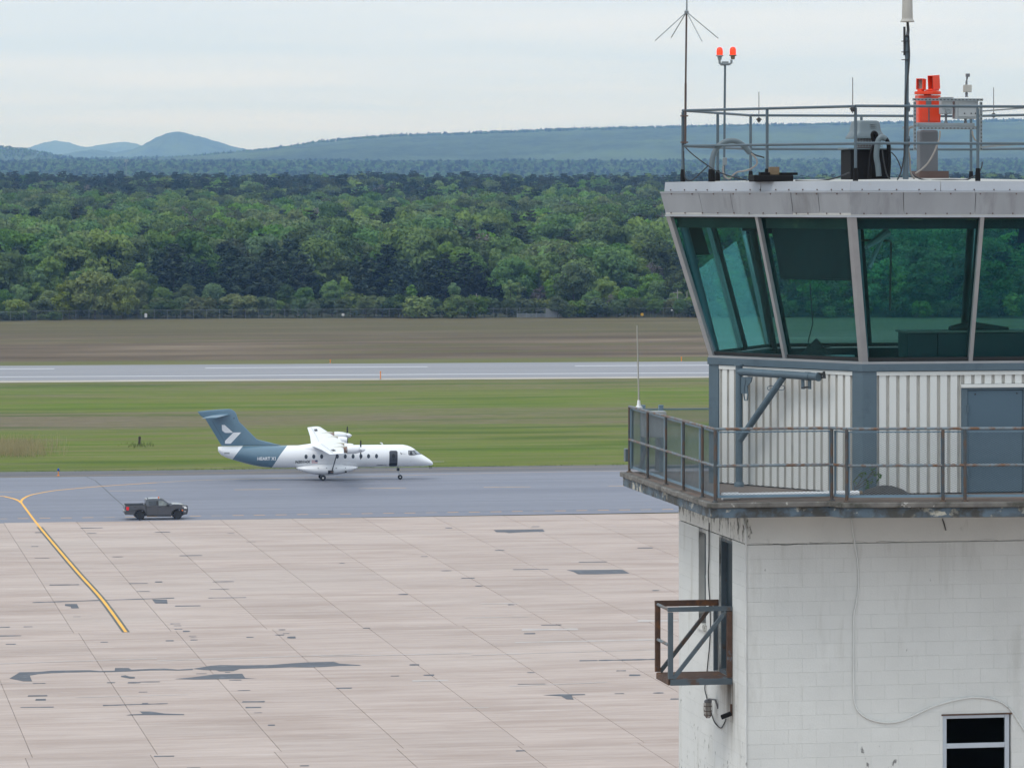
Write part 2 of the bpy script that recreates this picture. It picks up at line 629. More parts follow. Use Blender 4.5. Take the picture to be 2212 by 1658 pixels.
def lamp(name, col, strength, base):
    t = NT(name)
    lw = t.n('ShaderNodeLayerWeight')
    lw.inputs[0].default_value = 0.5
    c = t.mix(lw.outputs['Facing'], col, base)
    return t.finish(base, 0.2, emit=c, estr=strength)


m_redlamp = lamp('lit_red_lens', (1.0, 0.075, 0.008), 0.95, (0.75, 0.01, 0.005))
m_tail = lamp('lit_tail_lens', (1.0, 0.03, 0.05), 0.22, (0.45, 0.005, 0.008))

# ================================================================== THE GROUND
def zg(X, Y):
    X, Y = np.asarray(X, float), np.asarray(Y, float)
    z = np.clip((Y - 935.0) * 0.0148, 0, None)
    z = np.where(Y > 2550, np.maximum(23.9 - (Y - 2550) * 0.03, 6.0), z)
    return z


def m_grass(name, kind):
    t = NT(name)
    v1 = t.coords((0.007, 0.045, 1), -TH, True)
    v2 = t.coords((0.035, 0.30, 1), -TH, True)
    v3 = t.coords((0.30, 1.6, 1), -TH, True)
    g = t.n('ShaderNodeNewGeometry')
    m0 = t.n('ShaderNodeMapping')
    m0.inputs['Rotation'].default_value = (0, 0, -TH)
    t.link(g.outputs['Position'], m0.inputs[0])
    sp = t.n('ShaderNodeSeparateXYZ')
    t.link(m0.outputs[0], sp.inputs[0])
    a, b = sp.outputs[0], sp.outputs[1]
    n1, n2, n3 = t.noise(v1, 1.0, 5), t.noise(v2, 1.0, 6, 0.6), t.noise(v3, 1.0, 5, 0.65)
    n5 = t.noise(t.coords((0.016, 0.10, 1), -TH, True), 1.0, 6, 0.62)
    if kind == 'strip':
        bw = t.math('ADD', b, t.math('MULTIPLY', t.math('SUBTRACT', n1, 0.5), 60.0))
        dry = t.math('MULTIPLY', t.ramp(bw, 462, 474), t.ramp(bw, 500, 512, 1, 0))
        left = t.ramp(t.math('ADD', a, t.math('MULTIPLY', n2, 30.0)), 40, 80, 1.0, 0.50)
        dry = t.math('MULTIPLY', dry, left)
        far = t.math('MULTIPLY', t.ramp(bw, 545, 575), 0.40)
        dry = t.math('MAXIMUM', dry, far)
        dry = t.math('ADD', dry, t.ramp(n2, 0.46, 0.68, 0, 0.75))
        dry = t.math('MULTIPLY', dry, t.ramp(n3, 0.25, 0.6, 0.6, 1.15), True)
        green = t.mix(t.ramp(n2, 0.35, 0.65), (0.068, 0.124, 0.006), (0.146, 0.200, 0.015))
        green = t.mix(t.ramp(n1, 0.4, 0.62, 0, 0.7), green, (0.140, 0.152, 0.032))
        brown = t.mix(t.ramp(n3, 0.35, 0.7), (0.115, 0.094, 0.056), (0.205, 0.170, 0.112))
        c = t.mix(dry, green, brown)
        c = t.mix(t.ramp(n5, 0.52, 0.68, 0, 0.55), c, (0.130, 0.118, 0.048))
        c = t.mix(t.ramp(n5, 0.47, 0.34, 0, 0.75), c, (0.048, 0.086, 0.007))
        pale = t.math('MULTIPLY', t.ramp(n3, 0.62, 0.72), t.ramp(n2, 0.52, 0.66), True)
        c = t.mix(t.math('MULTIPLY', pale, 0.75), c, (0.34, 0.31, 0.20))
        dk = t.math('MULTIPLY', t.ramp(n3, 0.40, 0.28), 0.35)
        c = t.mix(dk, c, (0.045, 0.068, 0.010))
    elif kind == 'field':
        n7 = t.noise(t.coords((0.011, 0.045, 1), -TH, True), 1.0, 8, 0.68)
        c = t.mix(t.ramp(n7, 0.38, 0.62), (0.088, 0.064, 0.040), (0.172, 0.132, 0.090))
        c = t.scale(c, t.ramp(n2, 0.3, 0.7, 0.85, 1.15))
        grn = t.math('MULTIPLY', t.ramp(t.math('ADD', b, t.math('MULTIPLY', n1, 90.0)), 800, 850), t.ramp(n2, 0.35, 0.65, 0.35, 0.9))
        c = t.mix(grn, c, (0.092, 0.085, 0.036))
        c = t.mix(t.ramp(n1, 0.55, 0.7, 0, 0.5), c, (0.10, 0.088, 0.045))
        c = t.mix(t.ramp(n1, 0.50, 0.62, 0, 0.65), c, (0.098, 0.090, 0.034))
        c = t.mix(t.ramp(n5, 0.46, 0.34, 0, 0.45), c, (0.070, 0.050, 0.036))
        pale = t.math('MULTIPLY', t.ramp(n2, 0.58, 0.68), t.ramp(n7, 0.50, 0.62), True)
        c = t.mix(t.math('MULTIPLY', pale, 0.6), c, (0.32, 0.27, 0.19))
        edge = t.ramp(t.math('ADD', b, t.math('MULTIPLY', n2, 8.0)), 672, 664)
        c = t.mix(t.math('MULTIPLY', edge, 0.6), c, (0.13, 0.15, 0.04))
    else:
        c = t.mix(t.ramp(n2, 0.3, 0.7), (0.030, 0.040, 0.018), (0.060, 0.058, 0.030))
    nb = t.bump(n3, 0.5, 0.3)
    return t.finish(c, 0.95, 0, nb, 0.1)


xs = np.concatenate([np.linspace(-6400, -800, 12), np.linspace(-700, 700, 57), np.linspace(800, 6400, 12)])
ys = np.concatenate([np.linspace(-280, 900, 5), np.linspace(925, 3100, 80), np.linspace(3300, 20800, 20)])
XX, YY = np.meshgrid(xs, ys)
ZZ = zg(XX, YY) - 0.12
nx_, ny_ = len(xs), len(ys)
gi = np.arange(nx_ * ny_).reshape(ny_, nx_)
Q = np.stack([gi[:-1, :-1], gi[:-1, 1:], gi[1:, 1:], gi[1:, :-1]], -1).reshape(-1, 4)
ground = struct(np_mesh('ground', np.stack([XX, YY, ZZ], -1).reshape(-1, 3), Q, m_grass('forest_floor', 'floor'), smooth=True))


def sheet(name, pts, z, mat, parent=None):
    m = MB()
    m.add([(x, y, z) for x, y in pts], [tuple(range(len(pts)))])
    o = m.build(name, mat, parent)
    return o


def strip_px(l0, r0, l1, r1, x0=-1500, x1=4200):
    """ground quad between two picture lines (near edge l0-r0, far edge l1-r1, given at px 0 and px 1460)"""
    f = lambda a, b, x: a + (b - a) * x / 1460.0
    return [G(x0, f(l0, r0, x0)), G(x1, f(l0, r0, x1)), G(x1, f(l1, r1, x1)), G(x0, f(l1, r1, x0))]


gp = [AP(-1800, 330), AP(1900, 330), AP(1900, 640), AP(-1800, 640)]
struct(sheet('grass', gp, -0.06, m_grass('mown_grass', 'strip')))
fp = [AP(-1800, 640), AP(1900, 640), (1900, 1010), (-1800, 860)]
fp = [AP(-1800, 640), AP(1900, 640), G(3400, 679), G(1500, 684.0), G(750, 686.5), G(190, 689.5), G(0, 693.5), G(-1400, 730)]
struct(sheet('field', fp, -0.06, m_grass('dry_field', 'field')))


def m_tarmac(name, c0, c1, stain, fine=(0.02, 2.2)):
    t = NT(name)
    n1 = t.noise(t.coords((0.010, 0.16, 1), -TH, True), 1.0, 5, 0.6)
    n2 = t.noise(t.coords((fine[0], fine[1], 1), -TH, True), 1.0, 5, 0.6)
    n3 = t.noise(t.coords((0.6, 0.6, 1), 0, True), 1.0, 6, 0.6)
    c = t.mix(t.ramp(n1, 0.34, 0.66), c0, c1)
    c = t.scale(c, t.ramp(n2, 0.3, 0.7, 0.88, 1.12))
    c = t.scale(c, t.ramp(n3, 0.3, 0.7, 0.96, 1.04))
    c = t.mix(t.ramp(n1, 0.54, 0.70, 0, 0.7), c, stain)
    return t.finish(c, 0.75, 0, t.bump(n3, 0.1, 0.01), 0.25)


m_runway = m_tarmac('runway_asphalt', (0.215, 0.214, 0.230), (0.265, 0.264, 0.278), (0.17, 0.17, 0.185))
m_taxi = m_tarmac('taxiway_asphalt', (0.160, 0.166, 0.200), (0.215, 0.222, 0.258), (0.125, 0.132, 0.160))
m_shoulder = m_tarmac('taxiway_shoulder', (0.10, 0.096, 0.10), (0.14, 0.135, 0.14), (0.08, 0.08, 0.08))
m_pale = paint('pale_concrete_edge', (0.40, 0.36, 0.31), 0.85, var=0.15, scale=0.2, col2=(0.35, 0.25, 0.12), thr=(0.62, 0.7), s2=0.05)
m_yellow = paint('yellow_marking', (0.80, 0.40, 0.045), 0.7, var=0.10, scale=0.5, col2=(0.45, 0.28, 0.10), thr=(0.66, 0.78), s2=1.5)
m_yfade = paint('faded_yellow_marking', (0.58, 0.36, 0.13), 0.7, var=0.18, scale=0.3, col2=(0.32, 0.26, 0.20), thr=(0.50, 0.66), s2=0.4)
m_wmark = paint('white_marking', (0.44, 0.445, 0.47), 0.7, var=0.08, scale=0.3, col2=(0.42, 0.43, 0.46), thr=(0.62, 0.74), s2=0.3)
m_border = paint('dark_marking_border', (0.085, 0.095, 0.085), 0.8, var=0.2, scale=0.8, col2=(0.17, 0.165, 0.15), thr=(0.58, 0.72), s2=1.2)

# runway: pale shoulder, asphalt, lines
runway = struct(thing('runway', 'x', 'x', (0, 0, 0)))
for k in ('label', 'category'):
    del runway[k]
sheet('shoulder', strip_px(825.6, 815.6, 820.5, 811.3), -0.030, m_pale, runway)
sheet('surface', strip_px(821.8, 812.6, 789.4, 780.4), -0.022, m_runway, runway)
sheet('edge_line', strip_px(814.5, 805.7, 813.0, 804.2), -0.012, m_wmark, runway)
cly = lambda x: 796.6 - 8.0 * x / 1460
for i in range(-3, 9):
    a = 443.5 + (i - 1) * 798.5
    b = a + 480.0
    if i == 0:
        b = 117.5
    sheet('dash', [G(a, cly(a) + .7), G(b, cly(b) + .7), G(b, cly(b) - .7), G(a, cly(a) - .7)], -0.012, m_wmark, runway)

# taxiway
taxi = struct(thing('taxiway', 'x', 'x', (0, 0, 0)))
for k in ('label', 'category'):
    del taxi[k]
sheet('shoulder', strip_px(1034, 1017.0, 1018.8, 1002.0), -0.008, m_shoulder, taxi)
sheet('surface', strip_px(1129.6, 1105.8, 1031.5, 1013.5), 0.0, m_taxi, taxi)


def line_px(name, pts, w, z, mat, parent):
    """a painted line w metres wide along picture points"""
    P = [Vector((*G(*p), z)) for p in pts]
    L, R = [], []
    for i, p in enumerate(P):
        d = (P[min(i + 1, len(P) - 1)] - P[max(i - 1, 0)]).normalized()
        n = Vector((-d.y, d.x, 0)) * (w / 2)
        L.append(p + n)
        R.append(p - n)
    m = MB()
    m.add(L + R, [(i, i + 1, len(P) + i + 1, len(P) + i) for i in range(len(P) - 1)])
    return m.build(name, mat, parent)


z1 = lambda x, y: (x / 2.212 / 1.736, (1740 + y / 2.212) / 1.736)
zB = lambda x, y: (x / 1.7015 / 1.736, (2200 + y / 1.7015) / 1.736)
z3 = lambda x, y: ((1200 + x / 1.58) / 1.736, (1880 + y / 1.58) / 1.736)


def spline(pts, n=8):
    out = []
    P = [Vector((*p, 0)) if len(p) == 2 else Vector(p) for p in pts]
    for i in range(len(P) - 1):
        p0, p1, p2, p3 = P[max(i - 1, 0)], P[i], P[i + 1], P[min(i + 2, len(P) - 1)]
        for k in range(n):
            s = k / n
            out.append(0.5 * ((2 * p1) + (p2 - p0) * s + (2 * p0 - 5 * p1 + 4 * p2 - p3) * s * s + (3 * p1 - p0 - 3 * p2 + p3) * s ** 3))
    out.append(P[-1])
    return out


S2 = lambda pts, n=8: [(p.x, p.y) for p in spline(pts, n)]
right_branch = [z1(*p) for p in [(172, 318), (180, 298), (200, 280), (250, 257), (320, 241), (450, 219), (640, 200), (860, 181), (1300, 152), (1700, 131), (2212, 117)]]
right_branch += [((700 + x / 2.212) / 1.736, (1480 + y / 2.212) / 1.736) for x, y in [(900, 688), (1500, 676)]] + [(1100, 1020.5), (1500, 1014.5)]
line_px('guide_line', S2(right_branch, 5), 0.17, 0.006, m_yfade, taxi)
line_px('guide_line', S2(right_branch[:9], 6), 0.24, 0.0085, m_yellow, taxi)
line_px('guide_line', S2([z1(*p) for p in [(174, 318), (158, 305), (120, 288), (60, 273), (0, 264), (-300, 245)]], 6), 0.28, 0.010, m_yellow, taxi)
stem = [z1(*p) for p in [(170, 310), (240, 405), (275, 452), (320, 510), (390, 595), (640, 890), (850, 1125), (1045, 1392)]]
line_px('guide_line', S2(stem[:4], 6), 0.20, 0.011, m_yellow, taxi)
line_px('centre_line', [z1(-800, 120), z1(0, 107), (620, 1018.5), (1500, 1004.5)], 0.14, 0.004, m_yfade, taxi)
for i in range(-3, 8):
    a = (1200 + 215 / 1.4747) / 1.736 + (i - 1) * 269.5
    yy = lambda x: 1054.5 - 0.0098 * (x - 776)
    b = a + 101
    line_px('lane_dash', [(a, yy(a)), (b, yy(b))], 0.30, 0.004, m_yfade, taxi)
for i in range(-12, 50):
    a = -8 + i * 46.4
    yy = lambda x: 1120.0 - 0.0143 * x
    line_px('edge_dash', [(a, yy(a)), (a + 24, yy(a + 24))], 0.20, 0.004, m_yellow if i % 5 else m_yfade, taxi)
m_crack = paint('crack_sealant', (0.055, 0.06, 0.065), 0.7, var=0.2, scale=1.0)
line_px('crack', [z1(*p) for p in [(700, 92), (735, 112), (790, 135), (830, 170), (862, 198), (930, 262), (1040, 357), (1165, 470)]], 0.10, 0.003, m_crack, taxi)

# apron: concrete slabs 6.1 m square, real joints between them
t = NT('apron_concrete')
va = t.coords((0.11, 1.5, 1), -TH, True)
n1 = t.noise(va, 1.0, 6, 0.62)
n2 = t.noise(t.coords((0.10, 0.35, 1), -TH, True), 1.0, 5)
n3 = t.noise(t.coords((0.02, 0.05, 1), -TH, True), 1.0, 4)
n4 = t.noise(t.coords((0.7, 7.0, 1), -TH, True), 1.0, 5, 0.65)
c = t.mix(t.ramp(n1, 0.28, 0.72), (0.355, 0.280, 0.243), (0.470, 0.392, 0.350))
c = t.mix(t.ramp(n2, 0.46, 0.70, 0, 0.65), c, (0.300, 0.228, 0.192))
c = t.mix(t.ramp(n3, 0.52, 0.68, 0, 0.35), c, (0.48, 0.415, 0.375))
c = t.scale(c, t.ramp(n4, 0.25, 0.75, 0.92, 1.08))
n6 = t.noise(t.coords((0.25, 0.8, 1), -TH, True), 1.0, 7, 0.7)
c = t.mix(t.ramp(n6, 0.60, 0.74, 0, 0.5), c, (0.235, 0.185, 0.160))
c = t.mix(t.ramp(n6, 0.40, 0.27, 0, 0.5), c, (0.56, 0.50, 0.465))
c = t.scale(c, t.rand(0.95, 1.05))
m_conc = t.finish(c, 0.85, 0, t.bump(n4, 0.15, 0.01), 0.25)
m_joint = paint('joint_filler', (0.18, 0.158, 0.135), 0.9, var=0.3, scale=0.6, col2=(0.30, 0.26, 0.23), thr=(0.45, 0.62), s2=0.35)
apron = struct(thing('apron', 'x', 'x', (0, 0, 0), TH))
for k in ('label', 'category'):
    del apron[k]
m = MB()
m.add([(-140, -60, -0.035), (260, -60, -0.035), (260, 333.3, -0.035), (-140, 333.3, -0.035)], [(0, 1, 2, 3)])
m.build('joint_filler', m_joint, apron)
PITCH = 6.1
S0 = 41.5


def slab_mb(m, a0, a1, b0, b1):
    g, h, e = 0.017, 0.009, 0.025
    x0, x1, y0, y1 = a0 + g, a1 - g, b0 + h, b1 - h
    vs = [(x0, y0, -.06), (x1, y0, -.06), (x1, y1, -.06), (x0, y1, -.06), (x0, y0, -.012), (x1, y0, -.012), (x1, y1, -.012), (x0, y1, -.012),
          (x0 + e, y0 + e, 0), (x1 - e, y0 + e, 0), (x1 - e, y1 - e, 0), (x0 + e, y1 - e, 0)]
    fs = [(8, 9, 10, 11)]
    for i in range(4):
        j = (i + 1) % 4
        fs += [(i, j, 4 + j, 4 + i), (4 + i, 4 + j, 8 + j, 8 + i)]
    m.add(vs, fs)


cells = []
for r in range(0, 64):
    b1 = 333.2 - PITCH * r
    b0 = b1 - PITCH
    shift = 0.30 if 14 <= r < 23 else (0.0 if r < 14 else -0.05)
    for q in range(-30, 36):
        a0 = S0 + PITCH * q + shift
        X, Y = AP(a0 + 3, (b0 + b1) / 2)
        px = CX + F * X / Y if Y > 20 else 9e9
        py = HY + F * H / Y if Y > 20 else 9e9
        vis = -70 < px < 1620 and py < 1720
        cells.append((not vis, py, a0, a0 + PITCH, b0, b1, vis))
cells.sort(key=lambda c: (c[0], -c[1]))
rest = MB()
proto_slab = None
for i, (_, _, a0, a1, b0, b1, vis) in enumerate(cells):
    if vis and i < 300:
        if proto_slab is None:
            pm = MB()
            slab_mb(pm, 0, PITCH, 0, PITCH)
            o = proto_slab = pm.build('slab', m_conc, apron)
        else:
            o = proto_slab.copy()
            COL.objects.link(o)
            o.parent = apron
        o.location = (a0, b0, random.uniform(-.004, .002))
    elif -90 < a0 < 200 and b0 > -40:
        slab_mb(rest, a0, a1, b0, b1)
rest.build('slab_field', m_conc, apron, kind='stuff', recalc=False)

m_patch = paint('asphalt_patch', (0.080, 0.086, 0.100), 0.8, var=0.22, scale=0.7, stretch=(0.3, 2, 1), col2=(0.14, 0.145, 0.16), thr=(0.55, 0.68), s2=1.2)
m_white_rep = paint('pale_repair', (0.43, 0.385, 0.36), 0.85, var=0.08, scale=0.6)


PZ = [.003]


def patch(pts, mat=m_patch, name='asphalt_patch'):
    m = MB()
    PZ[0] += .00006
    m.add([(*GA(*p), PZ[0]) for p in pts], [tuple(range(len(pts)))])
    m.build(name, mat, apron, recalc=True)


def dash(zf, x0, x1, y0, th, y1=None, mat=m_patch, name='asphalt_patch'):
    y1 = y0 if y1 is None else y1
    n = max(2, int((x1 - x0) / 45))
    top, bot = [], []
    for i in range(n + 1):
        s = i / n
        x, y = x0 + (x1 - x0) * s, y0 + (y1 - y0) * s - 0.012 * (x1 - x0) * (s - .5)
        h = th / 2 * random.uniform(.55, 1.15)
        top.append(zf(x + random.uniform(-4, 4) * (0 < i < n) + (3 if i == 0 else 0), y - h))
        bot.append(zf(x + random.uniform(-3, 3), y + h))
    patch(top + bot[::-1], mat, name)


for d in [(205, 1110, 93, 6, 75), (1115, 1278, 120, 6), (1328, 1570, 68, 4), (870, 955, 28, 3), (465, 512, 189, 3), (1085, 1150, 234, 5), (1108, 1155, 247, 4),
          (1112, 1162, 268, 5), (1165, 1212, 282, 10), (1205, 1252, 312, 3), (1210, 1255, 322, 3), (1215, 1262, 337, 6), (640, 688, 351, 6), (1055, 1107, 342, 7),
          (1570, 1617, 320, 8), (1755, 1815, 305, 7), (1775, 1820, 272, 5), (1805, 1847, 296, 5), (1830, 1885, 321, 12), (35, 102, 364, 6), (150, 207, 253, 6),
          (-60, 63, 256, 5), (-80, 135, 311, 6), (1460, 1540, 593, 5), (1250, 1320, 552, 3), (1435, 1470, 543, 5), (682, 735, 609, 5), (815, 895, 609, 8),
          (890, 1020, 604, 6), (885, 940, 669, 5), (178, 302, 693, 7), (225, 292, 718, 10), (130, 343, 766, 7), (655, 1070, 752, 7, 745), (905, 945, 744, 12),
          (1515, 1597, 659, 5), (1545, 1690, 731, 9), (1565, 1668, 767, 10), (1620, 1672, 801, 4), (1707, 1755, 880, 7), (980, 1112, 1078, 8),
          (1190, 1278, 1153, 8), (1912, 1972, 1139, 7), (2145, 2240, 644, 6), (210, 290, 614, 5)]:
    dash(zB, *d[:4], y1=d[4] if len(d) > 4 else None)
for d in [(1532, 1698, 357, 4), (1142, 1355, 401, 4), (835, 917, 453, 6), (918, 963, 499, 5), (598, 637, 325, 4), (1037, 1092, 288, 4), (740, 782, 156, 4),
          (1255, 1300, 148, 4), (463, 520, 549, 6), (720, 778, 409, 4), (112, 147, 365, 4), (1113, 1152, 610, 6), (1310, 1430, 730, 5), (1207, 1275, 781, 7),
          (252, 298, 748, 5), (1880, 1970, 274, 5), (1968, 2010, 526, 5), (528, 588, 966, 10), (613, 677, 1027, 8), (95, 190, 1104, 7), (418, 467, 1032, 5),
          (1225, 1270, 1012, 6), (1535, 1645, 941, 8), (1650, 1990, 938, 7, 935), (1755, 1812, 1001, 5), (1830, 1898, 1027, 12), (1745, 1800, 1136, 5),
          (1975, 2035, 1132, 6), (2075, 2127, 1168, 6), (1160, 1215, 1475, 8), (1170, 1335, 1080, 4)]:
    dash(z3, *d[:4], y1=d[4] if len(d) > 4 else None)
for d in [(290, 350, 566, 7), (258, 316, 681, 5), (285, 407, 778, 5), (410, 655, 999, 7), (668, 850, 528, 5), (720, 800, 572, 4), (1285, 1410, 562, 5),
          (930, 1020, 767, 5), (1490, 1675, 757, 6), (1070, 1225, 988, 5), (1285, 1345, 975, 8), (1765, 1940, 973, 6), (1135, 1240, 1053, 4), (1885, 1940, 572, 3),
          (2045, 2120, 643, 3), (1740, 1900, 1035, 4)]:
    dash(z1, *d[:4])
for poly in [[(415, 108), (490, 108), (505, 135), (455, 136), (450, 124), (415, 120)], [(970, 78), (1065, 80), (1070, 106), (990, 104)],
             [(1112, 586), (1230, 575), (1370, 556), (1545, 552), (1565, 580), (1640, 585), (1480, 586), (1230, 589)],
             [(770, 567), (800, 562), (825, 570), (860, 573), (860, 582), (830, 583), (775, 573)],
             [(890, 793), (960, 793), (1050, 806), (1175, 810), (1175, 816), (920, 816), (805, 818), (830, 812), (910, 808)],
             [(60, 583), (110, 553), (125, 543), (240, 541), (240, 556), (190, 565), (205, 601), (150, 601)],
             [(735, 516), (820, 516), (838, 526), (838, 537), (730, 538)],
             [(1230, 521), (1350, 501), (1410, 497), (1560, 499), (1530, 522), (1490, 535), (1400, 537), (1380, 530), (1300, 528)]]:
    patch([zB(*p) for p in poly])
up = [(240, 541), (330, 533), (450, 531), (570, 530), (640, 535), (730, 533), (850, 526), (960, 521), (1050, 519), (1135, 526), (1230, 520)]
lo = [(240, 556), (330, 549), (450, 545), (570, 542), (640, 543), (730, 541), (850, 536), (960, 531), (1050, 530), (1135, 532), (1230, 528)]
patch([zB(*p) for p in up + lo[::-1]])
up = [(1560, 499), (1730, 496), (1850, 487), (1960, 480), (2130, 476), (2165, 488), (2300, 497)]
lo = [(1530, 521), (1720, 516), (1850, 511), (1960, 512), (2050, 510), (2165, 503), (2300, 501)]
patch([zB(*p) for p in up + lo[::-1]])
for poly in [[(1028, 168), (1180, 166), (1320, 163), (1332, 178), (1200, 181), (1120, 186), (1100, 182), (1045, 181)],
             [(1460, 405), (1600, 404), (1790, 402), (1835, 425), (1720, 428), (1640, 430), (1530, 430), (1500, 415)],
             [(1320, 1145), (1420, 1140), (1570, 1139), (1570, 1144), (1490, 1147), (1503, 1172), (1460, 1170), (1430, 1152)]]:
    patch([z3(*p) for p in poly])
for d in [(1195, 1530, 757, 12), (1155, 1990, 829, 7, 822), (545, 760, 1060, 8), (1880, 2120, 705, 14), (950, 1180, 604, 4), (0, 900, 912, 4, 903),
          (900, 2080, 902, 3, 880), (830, 1000, 1220, 4), (1120, 1700, 1090, 4, 1072), (850, 1240, 685, 3)]:
    dash(z3, *d[:4], y1=d[4] if len(d) > 4 else None, mat=m_white_rep, name='pale_repair')
for d in [(-100, 1000, 486, 4, 462), (1000, 2300, 462, 4, 436), (-20, 200, 615, 3), (480, 1200, 700, 3, 690)]:
    dash(zB, *d[:4], y1=d[4] if len(d) > 4 else None, mat=m_white_rep, name='pale_repair')
# yellow lead-in line with its dark border across the slabs
gy = S2(stem[3:], 8)


def line_apron(name, pts, w, z, mat, dx=0.0):
    P = [Vector((*GA(*p), z)) for p in pts]
    P = [p + Vector((dx, 0, 0)) for p in P]
    L, R = [], []
    for i, p in enumerate(P):
        w_ = w * random.uniform(.96, 1.04)
        L.append(p + Vector((-w_ / 2, 0, 0)))
        R.append(p + Vector((w_ / 2, 0, 0)))
    m = MB()
    m.add(L + R, [(i, i + 1, len(P) + i + 1, len(P) + i) for i in range(len(P) - 1)])
    m.build(name, mat, apron)


line_apron('guide_line', gy, 0.20, 0.016, m_yellow)
line_apron('line_border', gy[2:], 0.15, 0.0135, m_border, -0.172)
line_apron('line_border', gy[2:], 0.15, 0.0135, m_border, 0.172)

# ================================================================== HILLS
t = NT('hill_forest')
n1 = t.noise(t.coords((0.012, 0.012, 0.012), 0, True), 1.0, 6, 0.7)
n2 = t.noise(t.coords((0.0022, 0.0022, 0.0022), 0, True), 1.0, 4, 0.6)
c = t.mix(t.ramp(n1, 0.35, 0.65), (0.020, 0.034, 0.018), (0.060, 0.086, 0.038))
c = t.mix(t.ramp(n2, 0.45, 0.62, 0, 0.8), c, (0.080, 0.115, 0.040))
m_hill = t.finish(c, 0.95, 0, None, 0.05)


def vnoise(x, y, seed):
    xi, yi = np.floor(x).astype(int), np.floor(y).astype(int)
    fx, fy = x - xi, y - yi
    fx, fy = fx * fx * (3 - 2 * fx), fy * fy * (3 - 2 * fy)

    def h(a, b):
        n = np.sin(a * 127.1 + b * 311.7 + seed * 74.7) * 43758.5453
        return n - np.floor(n)
    return (h(xi, yi) * (1 - fx) + h(xi + 1, yi) * fx) * (1 - fy) + (h(xi, yi + 1) * (1 - fx) + h(xi + 1, yi + 1) * fx) * fy


HILLS = {}


def hill(name, crest, Yc, front, back, base, canopy, nx, ny, seed, low=0.0, und_k=.16):
    cx = np.array([p[0] for p in crest], float)
    cy = np.array([p[1] for p in crest], float)
    X0, X1 = (cx[0] - CX) * Yc / F, (cx[-1] - CX) * Yc / F
    xs = np.linspace(X0, X1, nx)
    s = np.concatenate([np.linspace(0, 1, int(ny * .75)), np.linspace(1, 2, ny - int(ny * .75) + 1)[1:]])
    zc = H - (np.interp(CX + xs * F / Yc, cx, cy) - HY) * Yc / F - low

    def height(X, Y):
        z_c = np.interp(X, xs, zc)
        q = np.where(Y < Yc, np.clip((Y - (Yc - front)) / front, 0, 1), 1 - np.clip((Y - Yc) / back, 0, 1))
        q = np.sin(q * math.pi / 2) ** 1.3
        und = (vnoise(X / (front * .16), Y / (front * .16), seed) - .5) * (z_c - base) * und_k * np.sin(np.clip(q, 0, 1) * math.pi)
        return base + (z_c - base) * q + und
    Yv = np.where(s <= 1, Yc - front * (1 - s), Yc + back * (s - 1))
    Xg, Yg = np.meshgrid(xs, Yv)
    Z = height(Xg, Yg)
    Z = Z + (vnoise(Xg / 9.0, Yg / 14.0, seed + 1) + vnoise(Xg / 17.0, Yg / 30.0, seed + 2) - 1.0) * canopy * 0.6
    n, k = len(xs), len(Yv)
    gi = np.arange(n * k).reshape(k, n)
    Q = np.stack([gi[:-1, :-1], gi[:-1, 1:], gi[1:, 1:], gi[1:, :-1]], -1).reshape(-1, 4)
    o = struct(np_mesh(name, np.stack([Xg, Yg, Z], -1).reshape(-1, 3), Q, m_hill))
    HILLS[o.name] = (height, X0, X1)
    return o


ridge = hill('ridge', [(-200, 350), (420, 340), (500, 333), (560, 326), (640, 318), (700, 306.5), (760, 301), (860, 293), (1000, 289), (1100, 285), (1200, 281),
                       (1350, 277), (1480, 274), (1620, 271), (1757, 269), (2000, 264), (2212, 259), (2600, 255), (3300, 262)], 9800, 2600, 1200, 80, 8, 420, 70, 3, 6.0)
rise = hill('wooded_rise', [(-500, 349), (0, 352), (96, 350), (200, 344), (240, 345), (380, 347), (600, 347), (750, 346), (900, 350), (1120, 347), (1300, 349), (1470, 347),
                            (1800, 346), (2212, 345), (2900, 346)], 7400, 2600, 900, 40, 2.5, 340, 70, 5, 10.0)
lefthill = hill('hill', [(-700, 300), (-200, 304), (0, 311), (50, 316), (101, 325.5), (142, 334), (203, 343), (300, 352), (420, 360)], 8600, 1000, 600, 60, 5, 160, 50, 7, 8.0)
peak = hill('mountain', [(60, 345), (163, 332), (203, 324), (255, 331), (300, 322), (311, 317.5), (338, 303), (362, 290.5), (375, 287), (389, 285.8), (406, 290), (440, 298),
                         (474, 308), (508, 320), (555, 326.5), (640, 338), (800, 348)], 15000, 1500, 1500, 90, 10, 300, 60, 9, 0, .05)
far1 = hill('mountain', [(20, 332), (68, 318.5), (98, 308), (122, 304), (146, 308), (183, 318.5), (230, 324), (330, 334)], 20000, 1000, 700, 90, 9, 160, 36, 11, 0, .05)
far2 = hill('mountain', [(120, 330), (190, 318.5), (237, 310.5), (271, 307), (295, 310.5), (311, 317), (360, 324), (430, 334)], 19200, 1000, 1200, 90, 9, 160, 36, 13, 0, .05)

